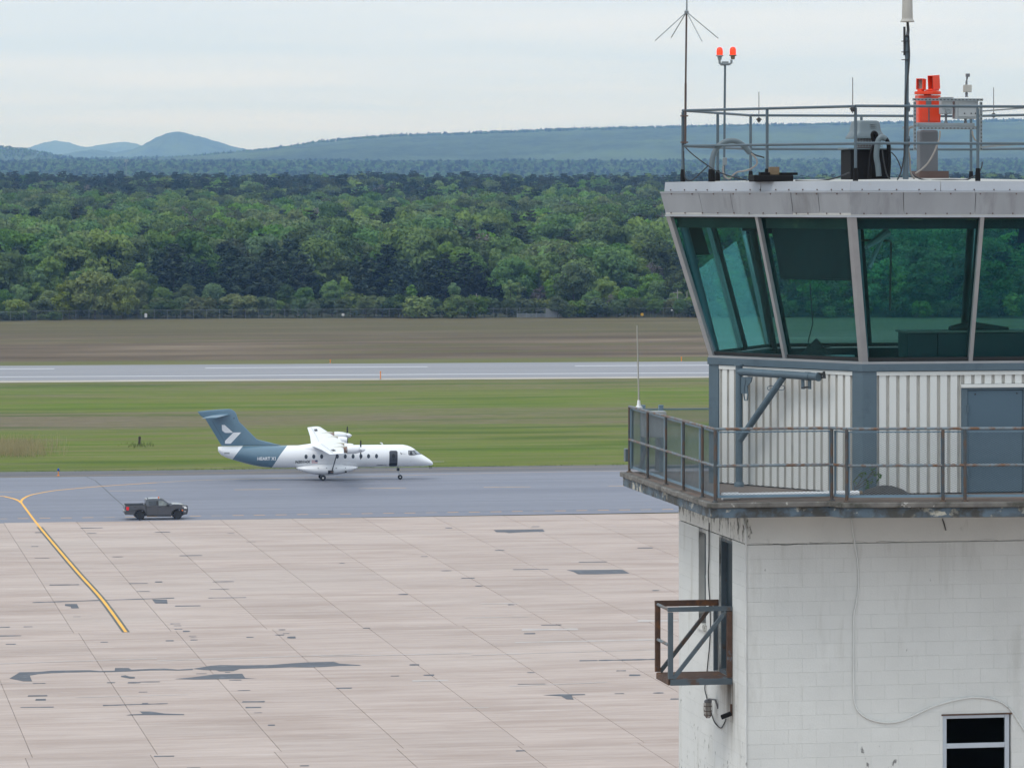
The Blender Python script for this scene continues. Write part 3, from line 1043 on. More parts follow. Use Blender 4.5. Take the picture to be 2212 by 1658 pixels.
# ================================================================== TREES
def leafmat(name, a, b, rnd=0.25, tl=0.25, hj=.025):
    t = NT(name)
    n = t.noise(t.coords((1, 1, 1)), 0.55, 3)
    c = t.mix(t.ramp(n, 0.35, 0.65), a, b)
    ri = t.n('ShaderNodeObjectInfo').outputs['Random']
    c = t.scale(c, t.ramp(ri, 0, 1, 1 - rnd, 1 + rnd))
    hs = t.n('ShaderNodeHueSaturation')
    t.link(t.ramp(t.math('FRACT', t.math('MULTIPLY', ri, 7.31)), 0, 1, 0.5 - hj, 0.5 + hj), hs.inputs['Hue'])
    t.link(t.ramp(t.math('FRACT', t.math('MULTIPLY', ri, 3.77)), 0, 1, 0.75, 1.1), hs.inputs['Saturation'])
    t.link(c, hs.inputs['Color'])
    d = t.n('ShaderNodeBsdfDiffuse')
    t.link(hs.outputs[0], d.inputs[0])
    tr = t.n('ShaderNodeBsdfTranslucent')
    t.link(hs.outputs[0], tr.inputs[0])
    m = t.n('ShaderNodeMixShader')
    m.inputs[0].default_value = tl
    t.link(d.outputs[0], m.inputs[1])
    t.link(tr.outputs[0], m.inputs[2])
    t.link(m.outputs[0], t.out.inputs[0])
    return t.mat


m_bark = paint('bark', (0.075, 0.062, 0.05), 0.9, var=0.3, scale=3.0)
m_barkpale = paint('pale_bark', (0.19, 0.175, 0.155), 0.9, var=0.3, scale=3.0)
LM = {'pine': leafmat('pine_needles', (0.026, 0.047, 0.034), (0.070, 0.098, 0.056), 0.38, 0.1),
      'pine2': leafmat('olive_pine_needles', (0.044, 0.060, 0.034), (0.078, 0.090, 0.050), 0.25, 0.1),
      'mid': leafmat('mid_green_leaves', (0.080, 0.145, 0.044), (0.135, 0.210, 0.064), 0.28),
      'fresh': leafmat('fresh_green_leaves', (0.112, 0.198, 0.050), (0.178, 0.268, 0.072), 0.22),
      'yellow': leafmat('yellow_green_leaves', (0.150, 0.200, 0.030), (0.215, 0.260, 0.048), 0.05, .25, .006),
      'dusk': leafmat('dull_green_leaves', (0.066, 0.106, 0.044), (0.108, 0.142, 0.062), 0.3),
      'grey': leafmat('bare_twigs', (0.125, 0.115, 0.098), (0.185, 0.165, 0.142), 0.2, 0.1),
      'shrub': leafmat('shrub_leaves', (0.100, 0.158, 0.040), (0.175, 0.220, 0.062), 0.35)}


def leaf_quads(C, N, size, rng, stretch=1.0):
    n = len(C)
    N = N / (np.linalg.norm(N, axis=1, keepdims=True) + 1e-9)
    A = rng.normal(size=(n, 3))
    A -= N * (A * N).sum(1, keepdims=True)
    A /= np.linalg.norm(A, axis=1, keepdims=True) + 1e-9
    B = np.cross(N, A)
    s = (size * rng.uniform(.65, 1.35, n))[:, None]
    k1, k2 = rng.uniform(.5, 1., (n, 1)), rng.uniform(.5, 1., (n, 1))
    V = np.stack([C - A * s * stretch, C - B * s * k1, C + A * s * stretch * k2, C + B * s * .8], 1).reshape(-1, 3)
    return V


def decid(h, r, z0, nb, per, size, seed, top=1.0, lobe=0.30):
    rng = np.random.default_rng(seed)
    cs = []
    while len(cs) < nb:
        p = rng.uniform(-1, 1, 3)
        q = np.linalg.norm(p)
        if .35 < q < 1:
            cs.append(p)
    cs = np.array(cs)
    half = (h - z0) / 2
    bc = np.stack([cs[:, 0] * r * .8, cs[:, 1] * r * .8, z0 + half + cs[:, 2] * half * .82], 1)
    br = r * lobe * rng.uniform(.7, 1.35, nb)
    D = rng.normal(size=(nb, per, 3))
    D /= np.linalg.norm(D, axis=2, keepdims=True)
    D[..., 2] = np.where(rng.random((nb, per)) < .6, np.abs(D[..., 2]), D[..., 2])
    C = bc[:, None] + D * (br[:, None, None] * np.array([1, 1, .8])) * rng.uniform(.75, 1.08, (nb, per, 1))
    N = D + rng.normal(size=D.shape) * .45
    return leaf_quads(C.reshape(-1, 3), N.reshape(-1, 3), size, rng)


def pine(h, r, z0, seed, dens=1.0):
    rng = np.random.default_rng(seed)
    Cs, Ns = [], []
    z = z0
    while z < h - .3:
        q = (z - z0) / (h - z0)
        L0 = r * (min(1, .55 + q * 1.6) if q < .28 else (1 - (q - .28) / .72) ** .75) + .35
        nb = rng.integers(4, 7)
        a0 = rng.uniform(0, 6.28)
        for b in range(nb):
            L = L0 * rng.uniform(.55, 1.18)
            if rng.random() < .08:
                continue
            a = a0 + b * 6.283 / nb + rng.uniform(-.3, .3)
            k = max(3, int(L * 1.9))
            for s in np.linspace(.22, 1, k):
                c = np.array([math.cos(a) * L * s, math.sin(a) * L * s, z + L * s * s * rng.uniform(.12, .30)])
                m = int(11 * dens)
                off = rng.normal(size=(m, 3)) * np.array([.36, .36, .15]) * (.55 + .3 * L * (1 - abs(s - .6)) * .6)
                Cs.append(c + off)
                nn = np.tile(np.array([math.cos(a) * .25, math.sin(a) * .25, 1.0]), (m, 1)) + rng.normal(size=(m, 3)) * .35
                Ns.append(nn)
        z += rng.uniform(.80, 1.20)
    C = np.concatenate(Cs)
    N = np.concatenate(Ns)
    return leaf_quads(C, N, .34, rng, 1.25)


def crown_mesh(nm, V, mat):
    return np_mesh('_' + nm, V, np.arange(len(V)).reshape(-1, 4), mat)


def trunk_mesh(nm, h, r, limbs, seed, mat):
    rr = random.Random(seed)
    m = MB()
    pts = [(rr.uniform(-.12, .12) * i, rr.uniform(-.12, .12) * i, h * i / 5) for i in range(6)]
    m.tube(pts, [r, r * .85, r * .7, r * .5, r * .33, r * .12], 6)
    for i in range(limbs):
        q = rr.uniform(.3, .85)
        a = rr.uniform(0, 6.28)
        L = h * rr.uniform(.16, .30) * (1.2 - q)
        z = h * q
        m.tube([(0, 0, z), (math.cos(a) * L * .5, math.sin(a) * L * .5, z + L * .45), (math.cos(a) * L, math.sin(a) * L, z + L * 1.1)], [r * .4, r * .25, r * .06], 4)
    me = bpy.data.meshes.new(nm)
    me.from_pydata(m.v, [], m.f)
    me.materials.append(mat)
    return me


PR = {}


def proto(key, h, V, lm, trunk):
    PR[key] = (h, crown_mesh(key + '_crown', V, LM[lm]), trunk)


proto('pine_a', 17.5, pine(17.5, 5.6, 1.5, 1, 1.25), 'pine', trunk_mesh('pine_trunk', 17, .26, 0, 1, m_bark))
proto('pine_b', 16.5, pine(16.5, 4.9, 2.0, 2, 1.2), 'pine', PR['pine_a'][2])
proto('pine_c', 17.0, pine(17.0, 4.9, 4.0, 3), 'pine2', PR['pine_a'][2])
proto('round_a', 13.0, decid(13, 4.8, 2.2, 24, 150, .34, 4, lobe=.36), 'mid', trunk_mesh('tree_trunk', 9.5, .20, 7, 2, m_bark))
proto('round_b', 14.0, decid(14, 4.5, 2.6, 26, 150, .33, 5, lobe=.34), 'fresh', PR['round_a'][2])
proto('round_c', 12.5, decid(12.5, 5.6, 2.0, 28, 160, .34, 6, lobe=.33), 'fresh', PR['round_a'][2])
proto('round_d', 13.5, decid(13.5, 4.6, 2.6, 24, 150, .34, 7, lobe=.36), 'dusk', PR['round_a'][2])
proto('yellow_a', 10.0, decid(10, 5.6, 0.8, 44, 100, .32, 8, lobe=.24), 'yellow', trunk_mesh('bush_trunk', 6.5, .18, 8, 3, m_bark))
proto('slim_a', 12.0, decid(12, 2.5, 2.0, 22, 80, .30, 9, lobe=.36), 'fresh', PR['round_a'][2])
proto('bare_a', 13.0, decid(13, 3.6, 3.5, 24, 42, .24, 10), 'grey', trunk_mesh('grey_trunk', 12.5, .17, 16, 4, m_barkpale))
proto('shrub_a', 4.2, decid(4.2, 3.0, .0, 20, 80, .26, 11, lobe=.34), 'shrub', trunk_mesh('shrub_stem', 2.8, .08, 6, 5, m_bark))
proto('shrub_b', 3.4, decid(3.4, 2.4, .0, 16, 80, .25, 12, lobe=.36), 'dusk', PR['shrub_a'][2])
KEYS = list(PR)

NAMES = {'pine': ('pine_tree', 'dark layered pine', 'pine tree', 'dark pines behind the airfield fence'),
         'round': ('leafy_tree', 'green broadleaf tree', 'tree', 'broadleaf trees behind the airfield fence'),
         'yellow': ('bushy_tree', 'yellow green bushy tree', 'tree', 'yellow green trees behind the fence'),
         'slim': ('slender_tree', 'slender fresh green tree', 'tree', 'slender trees behind the fence'),
         'bare': ('bare_tree', 'grey thinly leaved tree', 'tree', 'grey thin trees behind the fence'),
         'shrub': ('shrub', 'low green shrub', 'shrub', 'shrubs along the airfield fence')}
trees = []                                       # (Y, X, key, scale, rot, label)


def put(px, top, Y, key, label=None, wide=1.0):
    X = (px - CX) * Y / F
    zt = H - (top - HY) * Y / F
    z0 = float(zg(X, Y))
    trees.append((Y, X, key, max(.3, (zt - z0) / PR[key][0]), random.uniform(0, 6.28), label, wide))


put(205, 581, 893, 'yellow_a', 'broad yellow green bushy tree, biggest at the fence on the left', 1.05)
put(262, 612, 892, 'yellow_a', 'yellow green bushy tree beside the biggest bushy tree, on its right', .95)
put(150, 600, 896, 'yellow_a', None, .9)
for px, top, Y in [(375, 522, 950), (345, 541, 955), (412, 556, 945), (440, 560, 965), (500, 528, 950), (530, 552, 945), (580, 526, 945), (626, 511, 950),
                   (655, 545, 942), (603, 560, 938), (690, 602, 940), (788, 540, 948), (835, 523, 950), (872, 556, 942), (925, 560, 952), (962, 548, 948),
                   (1003, 543, 950), (1032, 570, 945), (1072, 600, 940), (1132, 622, 930), (60, 548, 960), (20, 560, 955), (1440, 605, 935), (1470, 598, 938),
                   (300, 545, 962), (245, 530, 970), (205, 535, 975), (170, 540, 968), (120, 535, 972), (85, 540, 966), (40, 530, 975), (-10, 525, 970), (275, 520, 985), (1105, 560, 955), (140, 520, 990), (1500, 590, 940), (560, 560, 958), (760, 560, 958)]:
    put(px, top, Y, random.choice(['pine_a', 'pine_a', 'pine_b']))
for px, top, Y, k in [(302, 552, 940, 'slim_a'), (318, 585, 925, 'round_d'), (745, 585, 930, 'slim_a'), (718, 600, 925, 'round_b'), (1210, 590, 925, 'round_c'),
                      (1130, 545, 955, 'round_b'), (1180, 570, 945, 'slim_a'), (1250, 610, 925, 'round_b'), (1310, 585, 935, 'slim_a'), (1360, 618, 925, 'round_c'),
                      (1335, 560, 955, 'round_a'), (1400, 585, 945, 'round_b'), (1400, 625, 920, 'slim_a'), (45, 610, 912, 'round_b'), (80, 600, 920, 'slim_a'),
                      (110, 625, 905, 'round_c'), (10, 625, 905, 'round_a'), (-40, 600, 915, 'round_b'), (890, 605, 925, 'slim_a'), (870, 640, 912, 'round_b'),
                      (1275, 560, 950, 'bare_a'), (1165, 610, 925, 'bare_a'), (1320, 630, 918, 'bare_a'), (1060, 590, 950, 'slim_a'), (1225, 560, 965, 'round_c'),
                      (980, 600, 925, 'slim_a'), (300, 600, 915, 'round_b'), (170, 585, 930, 'round_d'), (1460, 625, 918, 'round_b'), (1490, 640, 915, 'round_c'),
                      (1100, 640, 915, 'round_d'), (1280, 625, 915, 'round_c'), (1160, 645, 912, 'shrub_a'), (620, 610, 925, 'round_d'), (760, 625, 915, 'round_d'),
                      (660, 620, 915, 'round_a'), (400, 610, 918, 'round_d'), (350, 620, 914, 'round_a'), (460, 612, 918, 'round_a')]:
    put(px, top, Y, k)
x = -120.0
while x < 2300:
    Y = 905 + random.uniform(-4, 10) if x > 90 else 893 + random.uniform(-4, 10)
    put(x, random.uniform(634, 660) if x > 60 else random.uniform(640, 668), Y, random.choice(['shrub_a', 'shrub_a', 'shrub_b', 'round_a', 'round_d', 'shrub_b']),
        None, random.uniform(1., 1.35))
    x += random.uniform(15, 25)
for i in range(14):
    put(random.uniform(-40, 130), random.uniform(668, 682), 886 + random.uniform(-2, 4), 'shrub_b', None, 1.4)
hand = [(t[1], t[0]) for t in trees]
hx, hy = np.array([p[0] for p in hand]), np.array([p[1] for p in hand])
Yv = 912.0
while Yv < 2600:
    step = 7.8 + (Yv - 912) / 1700 * 2.8
    half = 1290 * Yv / F
    xv = -half
    while xv < half:
        X, Y = xv + random.uniform(-.45, .45) * step, Yv + random.uniform(-.45, .45) * step
        xv += step
        px = CX + X * F / Y
        if Y < 962 and px < 1540 and np.min((hx - X) ** 2 + ((hy - Y) * .55) ** 2) < 9:
            continue
        if Y < 968 and 320 < px < 1085:
            continue
        n1 = float(vnoise(np.array(X / 55.), np.array(Y / 75.), 21))
        n2 = float(vnoise(np.array(X / 26.), np.array(Y / 40.), 22))
        pc = .05 + (.60 if n1 > .74 else 0) + (.56 * min(1, max(0, (Y - 1800) / 250.)))
        if Y < 1000:
            pc -= .02
        r = random.random()
        if r < pc:
            k = random.choice(['pine_a', 'pine_b', 'pine_c', 'pine_c' if Y > 1800 else 'pine_a'])
            s = random.uniform(.72, 1.08) * (1.0 if Y < 1700 else 1.1)
        else:
            r = random.random()
            if n2 > .72 and r < .55:
                k = 'bare_a'
            elif n2 > .45:
                k = random.choice(['round_b', 'round_c', 'round_b', 'round_a', 'slim_a'])
            elif n2 > .25:
                k = random.choice(['round_a', 'round_a', 'round_d', 'round_c'])
            else:
                k = random.choice(['round_d', 'round_a', 'round_c', 'round_a', 'bare_a', 'round_d'])
            s = random.choice([random.uniform(.7, 1.05), random.uniform(1.0, 1.5)])
        if Y < 950:
            s *= .8
        if Y > 2050:
            s *= 1.0 + .12 * float(vnoise(np.array(X / 60.), np.array(Y / 400.), 33))
        trees.append((Y, X, k, s, random.uniform(0, 6.28), None, 1.0))
    Yv += step
trees.sort(key=lambda t: t[0])
vis = [t for t in trees if -60 < CX + t[1] * F / t[0] < 1560]
near = set(id(t) for t in vis[:300])
for t in trees:
    if id(t) not in near:
        continue
    Y, X, k, s, rot, label, wide = t
    base = k.split('_')[0]
    nm, lb, cat, grp = NAMES[base]
    px = CX + X * F / Y
    zone = ('left of the big bushy tree', 'around the big bushy tree', 'above the aircraft tail', 'above the aircraft wing and nose', 'left of the slatted gate',
            'behind the slatted gate', 'between the slatted gate and the tower')[int(np.searchsorted([120, 330, 560, 940, 1105, 1230], px))]
    row = 'at the fence' if Y < 922 else ('in the front rows' if Y < 955 else 'deeper in the forest')
    lb = '%s %s, %s' % (lb, row, zone)
    e = thing(nm, label or lb, cat, (X, Y, float(zg(X, Y)) - .1), rot, None if label else grp)
    e.scale = (s * wide, s * wide, s)
    hh, cm, tm = PR[k]
    for pn, me in (('crown', cm), ('trunk', tm)):
        o = bpy.data.objects.new(pn, me)
        COL.objects.link(o)
        o.parent = e
        if k not in ORG and pn == 'crown':
            ORG[k] = o


def scatter(name, pts, kidx, scl, rot, keys):
    me = bpy.data.meshes.new(name)
    me.from_pydata(pts, [], [])
    for nm, ty, arr in (('idx', 'INT', kidx), ('scl', 'FLOAT', scl), ('rot', 'FLOAT', rot)):
        at = me.attributes.new(nm, ty, 'POINT')
        at.data.foreach_set('value', arr)
    ob = bpy.data.objects.new(name, me)
    COL.objects.link(ob)
    ob['kind'] = 'stuff'
    ng = bpy.data.node_groups.new(name, 'GeometryNodeTree')
    ng.interface.new_socket('Geometry', in_out='INPUT', socket_type='NodeSocketGeometry')
    ng.interface.new_socket('Geometry', in_out='OUTPUT', socket_type='NodeSocketGeometry')
    N = ng.nodes.new
    gin, gout, join = N('NodeGroupInput'), N('NodeGroupOutput'), N('GeometryNodeJoinGeometry')

    def attr(nm, ty):
        a = N('GeometryNodeInputNamedAttribute')
        a.data_type = ty
        a.inputs['Name'].default_value = nm
        return a.outputs['Attribute']
    ia, sa, ra = attr('idx', 'INT'), attr('scl', 'FLOAT'), attr('rot', 'FLOAT')
    cr = N('ShaderNodeCombineXYZ')
    ng.links.new(ra, cr.inputs[2])
    for i, k in enumerate(keys):
        cmp_ = N('FunctionNodeCompare')
        cmp_.data_type = 'INT'
        cmp_.operation = 'EQUAL'
        ng.links.new(ia, [s for s in cmp_.inputs if s.enabled and s.type == 'INT'][0])
        [s for s in cmp_.inputs if s.enabled and s.type == 'INT'][1].default_value = i
        oi = N('GeometryNodeObjectInfo')
        oi.inputs['Object'].default_value = ORG[k]
        oi.transform_space = 'ORIGINAL'
        ip = N('GeometryNodeInstanceOnPoints')
        ng.links.new(gin.outputs[0], ip.inputs['Points'])
        ng.links.new(cmp_.outputs[0], ip.inputs['Selection'])
        ng.links.new(oi.outputs['Geometry'], ip.inputs['Instance'])
        ng.links.new(cr.outputs[0], ip.inputs['Rotation'])
        ng.links.new(sa, ip.inputs['Scale'])
        ng.links.new(ip.outputs[0], join.inputs[0])
    ng.links.new(join.outputs[0], gout.inputs[0])
    md = ob.modifiers.new('trees', 'NODES')
    md.node_group = ng
    return ob


HAVE = [k for k in KEYS if k in ORG]
KI = {k: i for i, k in enumerate(HAVE)}
pts, ki, sc_, ro = [], [], [], []
for t in trees:
    if id(t) in near:
        continue
    k = t[2] if t[2] in KI else 'round_a'
    pts.append((t[1], t[0], float(zg(t[1], t[0])) - .1))
    ki.append(KI[k])
    sc_.append(t[3])
    ro.append(t[4])
scatter('forest', pts, ki, sc_, ro, HAVE)
# woods on the rise, the left hill and the long ridge
for nm, ob, y0, y1, n, s0, s1, pcon in [('woods', rise, 4850, 7600, 26000, .45, .85, .13), ('woods', lefthill, 7700, 8700, 6000, .35, .6, .15),
                                        ('woods', ridge, 9300, 9880, 5000, .36, .68, .30)]:
    hf, X0, X1 = HILLS[ob.name]
    Ys = np.sqrt(RNG.uniform(y0 ** 2, y1 ** 2, n))
    lo, hi = -1250 * Ys / F, 1250 * Ys / F
    Xs = RNG.uniform(lo, hi)
    ok = (Xs > X0 + 10) & (Xs < X1 - 10)
    Xs, Ys = Xs[ok], Ys[ok]
    Zs = hf(Xs, Ys) - 1.0
    con = RNG.random(len(Xs)) < pcon
    kk = np.where(con, RNG.choice([KI['pine_a'], KI['pine_b'], KI['pine_c']], len(Xs)), RNG.choice([KI['round_a'], KI['round_b'], KI['round_c'], KI['round_d']], len(Xs)))
    scatter(nm, np.stack([Xs, Ys, Zs], 1).tolist(), kk.astype(np.int32), RNG.uniform(s0, s1, len(Xs)).astype(np.float32), RNG.uniform(0, 6.28, len(Xs)).astype(np.float32), HAVE)

# ================================================================== HAZE
m = MB()
m.box(-6500, 6500, -300, 20950, -1.5, 350)
hz = m.build('haze', [], None, kind='stuff')
hm = bpy.data.materials.new('haze')
hm.use_nodes = True
ht = hm.node_tree
for n in list(ht.nodes):
    ht.nodes.remove(n)
ho = ht.nodes.new('ShaderNodeOutputMaterial')
hv = ht.nodes.new('ShaderNodeVolumePrincipled')
hv.inputs['Color'].default_value = (0.30, 0.54, 1.0, 1)
hv.inputs['Absorption Color'].default_value = (1, 1, 1, 1)
hv.inputs['Density'].default_value = 7.4e-5
hv.inputs['Anisotropy'].default_value = 0.0
ht.links.new(hv.outputs[0], ho.inputs['Volume'])
hz.data.materials.append(hm)

# ================================================================== FENCE, POLES, MARKERS
m_wire = paint('fence_wire', (0.20, 0.22, 0.23), 0.6, 0.3, var=0.1, scale=0.5)
m_wood = paint('weathered_pole', (0.26, 0.24, 0.22), 0.9, var=0.2, scale=1.0)
m_mast = paint('mast_paint', (0.30, 0.31, 0.32), 0.6)
m_signw = paint('white_sign', (0.50, 0.50, 0.50), 0.6, var=0.05, scale=1.0)
m_signy = paint('yellow_sign', (0.75, 0.42, 0.03), 0.6, var=0.05, scale=1.0)
m_orstake = paint('orange_stake', (0.75, 0.24, 0.02), 0.6, var=0.1, scale=2.0)
fb = [(-420, 703), (0, 694), (95, 691.5), (189, 690), (400, 689), (750, 687.2), (1130, 685.3), (1500, 684.3), (1900, 683.6), (2350, 683)]
fpx = [p[0] for p in fb]
fy = lambda x: float(np.interp(x, fpx, [p[1] for p in fb]))
fence = thing('chain_link_fence', 'long grey chain link fence between the brown field and the forest', 'fence', (*G(0, 694), 0))
FO = Vector((*G(0, 694), 0))
ORG[fence.name] = FO
FH = 2.15
post = None
x = -400.0
pp = []
while x < 2340:
    X, Y = G(x, fy(x))
    pp.append(Vector((X, Y, -.08)))
    if post is None:
        pm = MB()
        pm.tube([(0, 0, -.1), (0, 0, FH + .12)], .035, 6)
        post = pm.build('post', m_wire, fence, origin=(0, 0, 0))
    else:
        o = post.copy()
        COL.objects.link(o)
        o.parent = fence
        post_ = o
    (post if len(pp) == 1 else post_).location = Vector((X, Y, 0)) - FO
    x += 28.2
rail = MB()
rail.tube([p + Vector((0, 0, FH)) for p in pp], .028, 5)
rail.build('top_rail', m_wire, fence)
wv, wq = [], []


def ribbon(p, q, w):
    d = (q - p).normalized()
    for s in (Vector((0, 0, 1)), Vector((0, 1, 0))):
        n = (s - d * s.dot(d)).normalized() * w
        k = len(wv)
        wv.extend([p - n, q - n, q + n, p + n])
        wq.append((k, k + 1, k + 2, k + 3))


for i in range(len(pp) - 1):
    a, b = pp[i], pp[i + 1]
    L = (b - a).length
    u = (b - a) / L
    k = 7
    for j in range(-k, k):
        for sgn in (1, -1):
            s0, s1 = j * L / k, j * L / k + FH
            z0, z1_ = (0, FH) if sgn > 0 else (FH, 0)
            c0, c1 = max(s0, 0), min(s1, L)
            if c1 <= c0:
                continue
            f = lambda s: z0 + (z1_ - z0) * (s - s0) / FH
            ribbon(a + u * c0 + Vector((0, 0, f(c0))), a + u * c1 + Vector((0, 0, f(c1))), .007)
np_mesh('wire_mesh', [tuple(v - FO) for v in wv], wq, m_wire, fence, kind='stuff')

# slatted gate panels in the fence
gx0, gx1 = 1117.0, 1214.0
ga = Vector((*G(gx0, fy(gx0) + .6), -.08))
gb = Vector((*G(gx1, fy(gx1) + .6), -.08))
gate = thing('slatted_gate', 'pale grey slatted gate panel standing in front of the chain link fence', 'gate', ga)
ORG[gate.name] = ga.copy()
mid = ga.lerp(gb, .64)
g1 = MB()
for s in (0, .21, .43, .64, .82, 1.0):
    p = ga.lerp(gb, s)
    g1.tube([p, p + Vector((0, 0, 2.1 if s >= .64 or s == 0 else 1.25))], .05, 6)
g1.tube([mid + Vector((0, 0, 2.05)), gb + Vector((0, 0, 2.05))], .04, 5)
g1.tube([ga + Vector((0, 0, .95)), mid + Vector((0, 0, .95))], .04, 5)
g1.build('gate_frame', m_grey, gate)
g2 = MB()
for i in range(46):
    s = .64 + .36 * (i + .5) / 46
    p = ga.lerp(gb, s)
    g2.box(p.x - .03, p.x + .03, p.y - .01, p.y + .01, .05, 1.98)
for i in range(60):
    s = .64 * (i + .5) / 60
    p = ga.lerp(gb, s)
    g2.box(p.x - .025, p.x + .025, p.y - .01, p.y + .01, .05, .92)
g2.build('slats', paint('gate_slats', (0.24, 0.26, 0.28), 0.6, var=0.1), gate, kind='stuff')


def sign(px, py, w, h, mat, label, back=1.0):
    X, Y = G(px, fy(px) + back)
    s = thing('sign', label, 'sign', (X, Y, -.06))
    ORG[s.name] = Vector((X, Y, -.06))
    zc = H - (py - HY) * Y / F
    a = MB()
    a.tube([(X, Y + .04, -.06), (X, Y + .04, zc + h / 2)], .03, 6)
    a.build('post', m_grey, s)
    b = MB()
    b.box(X - w / 2, X + w / 2, Y - .02, Y + .005, zc - h / 2, zc + h / 2)
    b.build('board', mat, s, bevel=.008)


sign(315, 681, .60, .90, m_signw, 'larger white notice board on the fence, right of the bushy yellow tree')
sign(741, 679.5, .62, .55, m_signw, 'small white sign by the fence near the middle of the forest edge')
sign(1387, 679, .62, .62, m_signy, 'small yellow sign by the fence right of the slatted gate')

pole_top = []
for px, y0, y1, dY, lab, arm in [(1463.6, 626, 672, 12, 'pale utility pole with a crossarm at the forest edge, by the tower', True),
                                 (1484, 630, 672, 14, 'brown utility pole without crossarm at the forest edge, nearest the tower', False),
                                 (1029, 634, 674, 11, 'thin utility pole in front of the dark pines', True),
                                 (1333, 655, 674, 9, 'short utility pole at the forest edge behind the yellow sign', False)]:
    X, Y = G(px, fy(px))
    Y += dY * .55
    X = (px - CX) * Y / F
    zt = H - (y0 - HY) * Y / F
    p = thing('utility_pole', lab, 'pole', (X, Y, 0))
    ORG[p.name] = Vector((X, Y, 0))
    a = MB()
    a.tube([(X, Y, -.2), (X, Y, zt)], [.15, .10], 8)
    a.build('shaft', m_wood, p)
    if arm:
        a = MB()
        a.box(X - 1.1, X + 1.1, Y - .06, Y + .06, zt - .7, zt - .55)
        a.build('crossarm', m_wood, p)
    pole_top.append(Vector((X, Y, zt)))
wl = [W(940, 668, 905), W(1180, 668, 905), pole_top[3] + Vector((0, 0, -.3)), W(1474, 632 + 14, pole_top[0].y)]
cb = MB()
for a, b in ((pole_top[3], pole_top[0] + Vector((0, 0, -1.6))), (pole_top[0] + Vector((0, 0, -1.6)), pole_top[1] + Vector((0, 0, -1.2))), (pole_top[3], W(1180, 668, 905)),
             (W(1180, 668, 905), pole_top[2] + Vector((0, 0, -3.8)))):
    cb.tube([a.lerp(b, s) - Vector((0, 0, 1.1 * s * (1 - s) * 2)) for s in np.linspace(0, 1, 9)], .03, 4)
tag(cb.build('power_line', m_grey), 'thin power line strung between the utility poles at the forest edge', 'cable')

lx, ly = G(1454, fy(1454) + .8)
lt = thing('security_camera', 'small white dome camera on a short post by the fence near the tower', 'camera', (lx, ly, -.06))
ORG[lt.name] = Vector((lx, ly, -.06))
zc = H - (671 - HY) * ly / F
a = MB()
a.tube([(lx, ly, -.06), (lx, ly, zc + .15), (lx - .25, ly, zc + .3)], .04, 6)
a.build('post', m_grey, lt)
a = MB()
a.lathe([(.05, .22), (.20, .15), (.24, 0), (.17, -.15), (.02, -.22)], (lx - .3, ly, zc + .1), n=12)
a.build('dome', m_signw, lt, smooth=50)

for px, py0, py1, lab in [(713.5, 775.5, 784.3, 'orange marker stake at the far runway edge, left of the two'), (1472, 769.5, 780.3, 'orange marker stake at the far runway edge beside the tower'),
                          (822, 801, 818.5, 'orange marker stake at the near runway edge above the aircraft')]:
    X, Y = G(px, py1)
    hgt = (py1 - py0) * Y / F
    s = thing('runway_marker', lab, 'marker', (X, Y, -.06))
    ORG[s.name] = Vector((X, Y, -.06))
    a = MB()
    a.box(X - .25, X + .25, Y - .2, Y + .2, -.06, .02)
    a.build('base', m_grey, s)
    a = MB()
    a.lathe([(.075, 0), (.075, hgt - .15), (.11, hgt - .14), (.11, hgt - .03), (.05, hgt)], (X, Y, -.04), n=8)
    a.build('stake', m_orstake, s)
X, Y = G(126, 1027)
s = thing('taxiway_light', 'small blue taxiway light on an orange base at the grass edge', 'light', (X, Y, 0))
ORG[s.name] = Vector((X, Y, 0))
a = MB()
a.lathe([(.15, 0), (.15, .03), (.06, .08), (.045, .12), (.045, .48)], (X, Y, 0), n=10)
a.build('base', m_orstake, s)
a = MB()
a.lathe([(.10, .48), (.12, .52), (.11, .66), (.06, .72), (.01, .74)], (X, Y, 0), n=10)
a.build('lens', paint('blue_lens', (0.01, 0.06, 0.35), 0.3), s, smooth=40)
X, Y = G(300.6, 958.5)
s = thing('wooden_post', 'dark weathered wooden post standing alone in the grass left of the aircraft', 'post', (X, Y, -.06))
ORG[s.name] = Vector((X, Y, -.06))
a = MB()
a.tube([(X, Y, -.1), (X + .03, Y, .35), (X + .06, Y, .8), (X + .1, Y, .86)], [.15, .13, .15, .06], 7)
a.build('stump', paint('old_post', (0.06, 0.045, 0.035), 0.9, var=0.3, scale=4), s)
# blades: uncut grass round the post, a stand of dry reeds, weeds along the tarmac edge
def blades(name, P, hgt, w, mat, lean=.25):
    n = len(P)
    a = RNG.uniform(0, 6.28, n)
    h = hgt * RNG.uniform(.5, 1.1, n)
    d = np.stack([np.cos(a), np.sin(a), np.zeros(n)], 1)
    ln = np.stack([RNG.normal(0, lean, n), RNG.normal(0, lean, n), np.ones(n)], 1) * h[:, None]
    V = np.stack([P - d * w, P + d * w, P + ln * .6 + d * w * .7, P + ln], 1).reshape(-1, 3)
    return np_mesh(name, V, np.arange(4 * n).reshape(-1, 4), mat, kind='stuff')


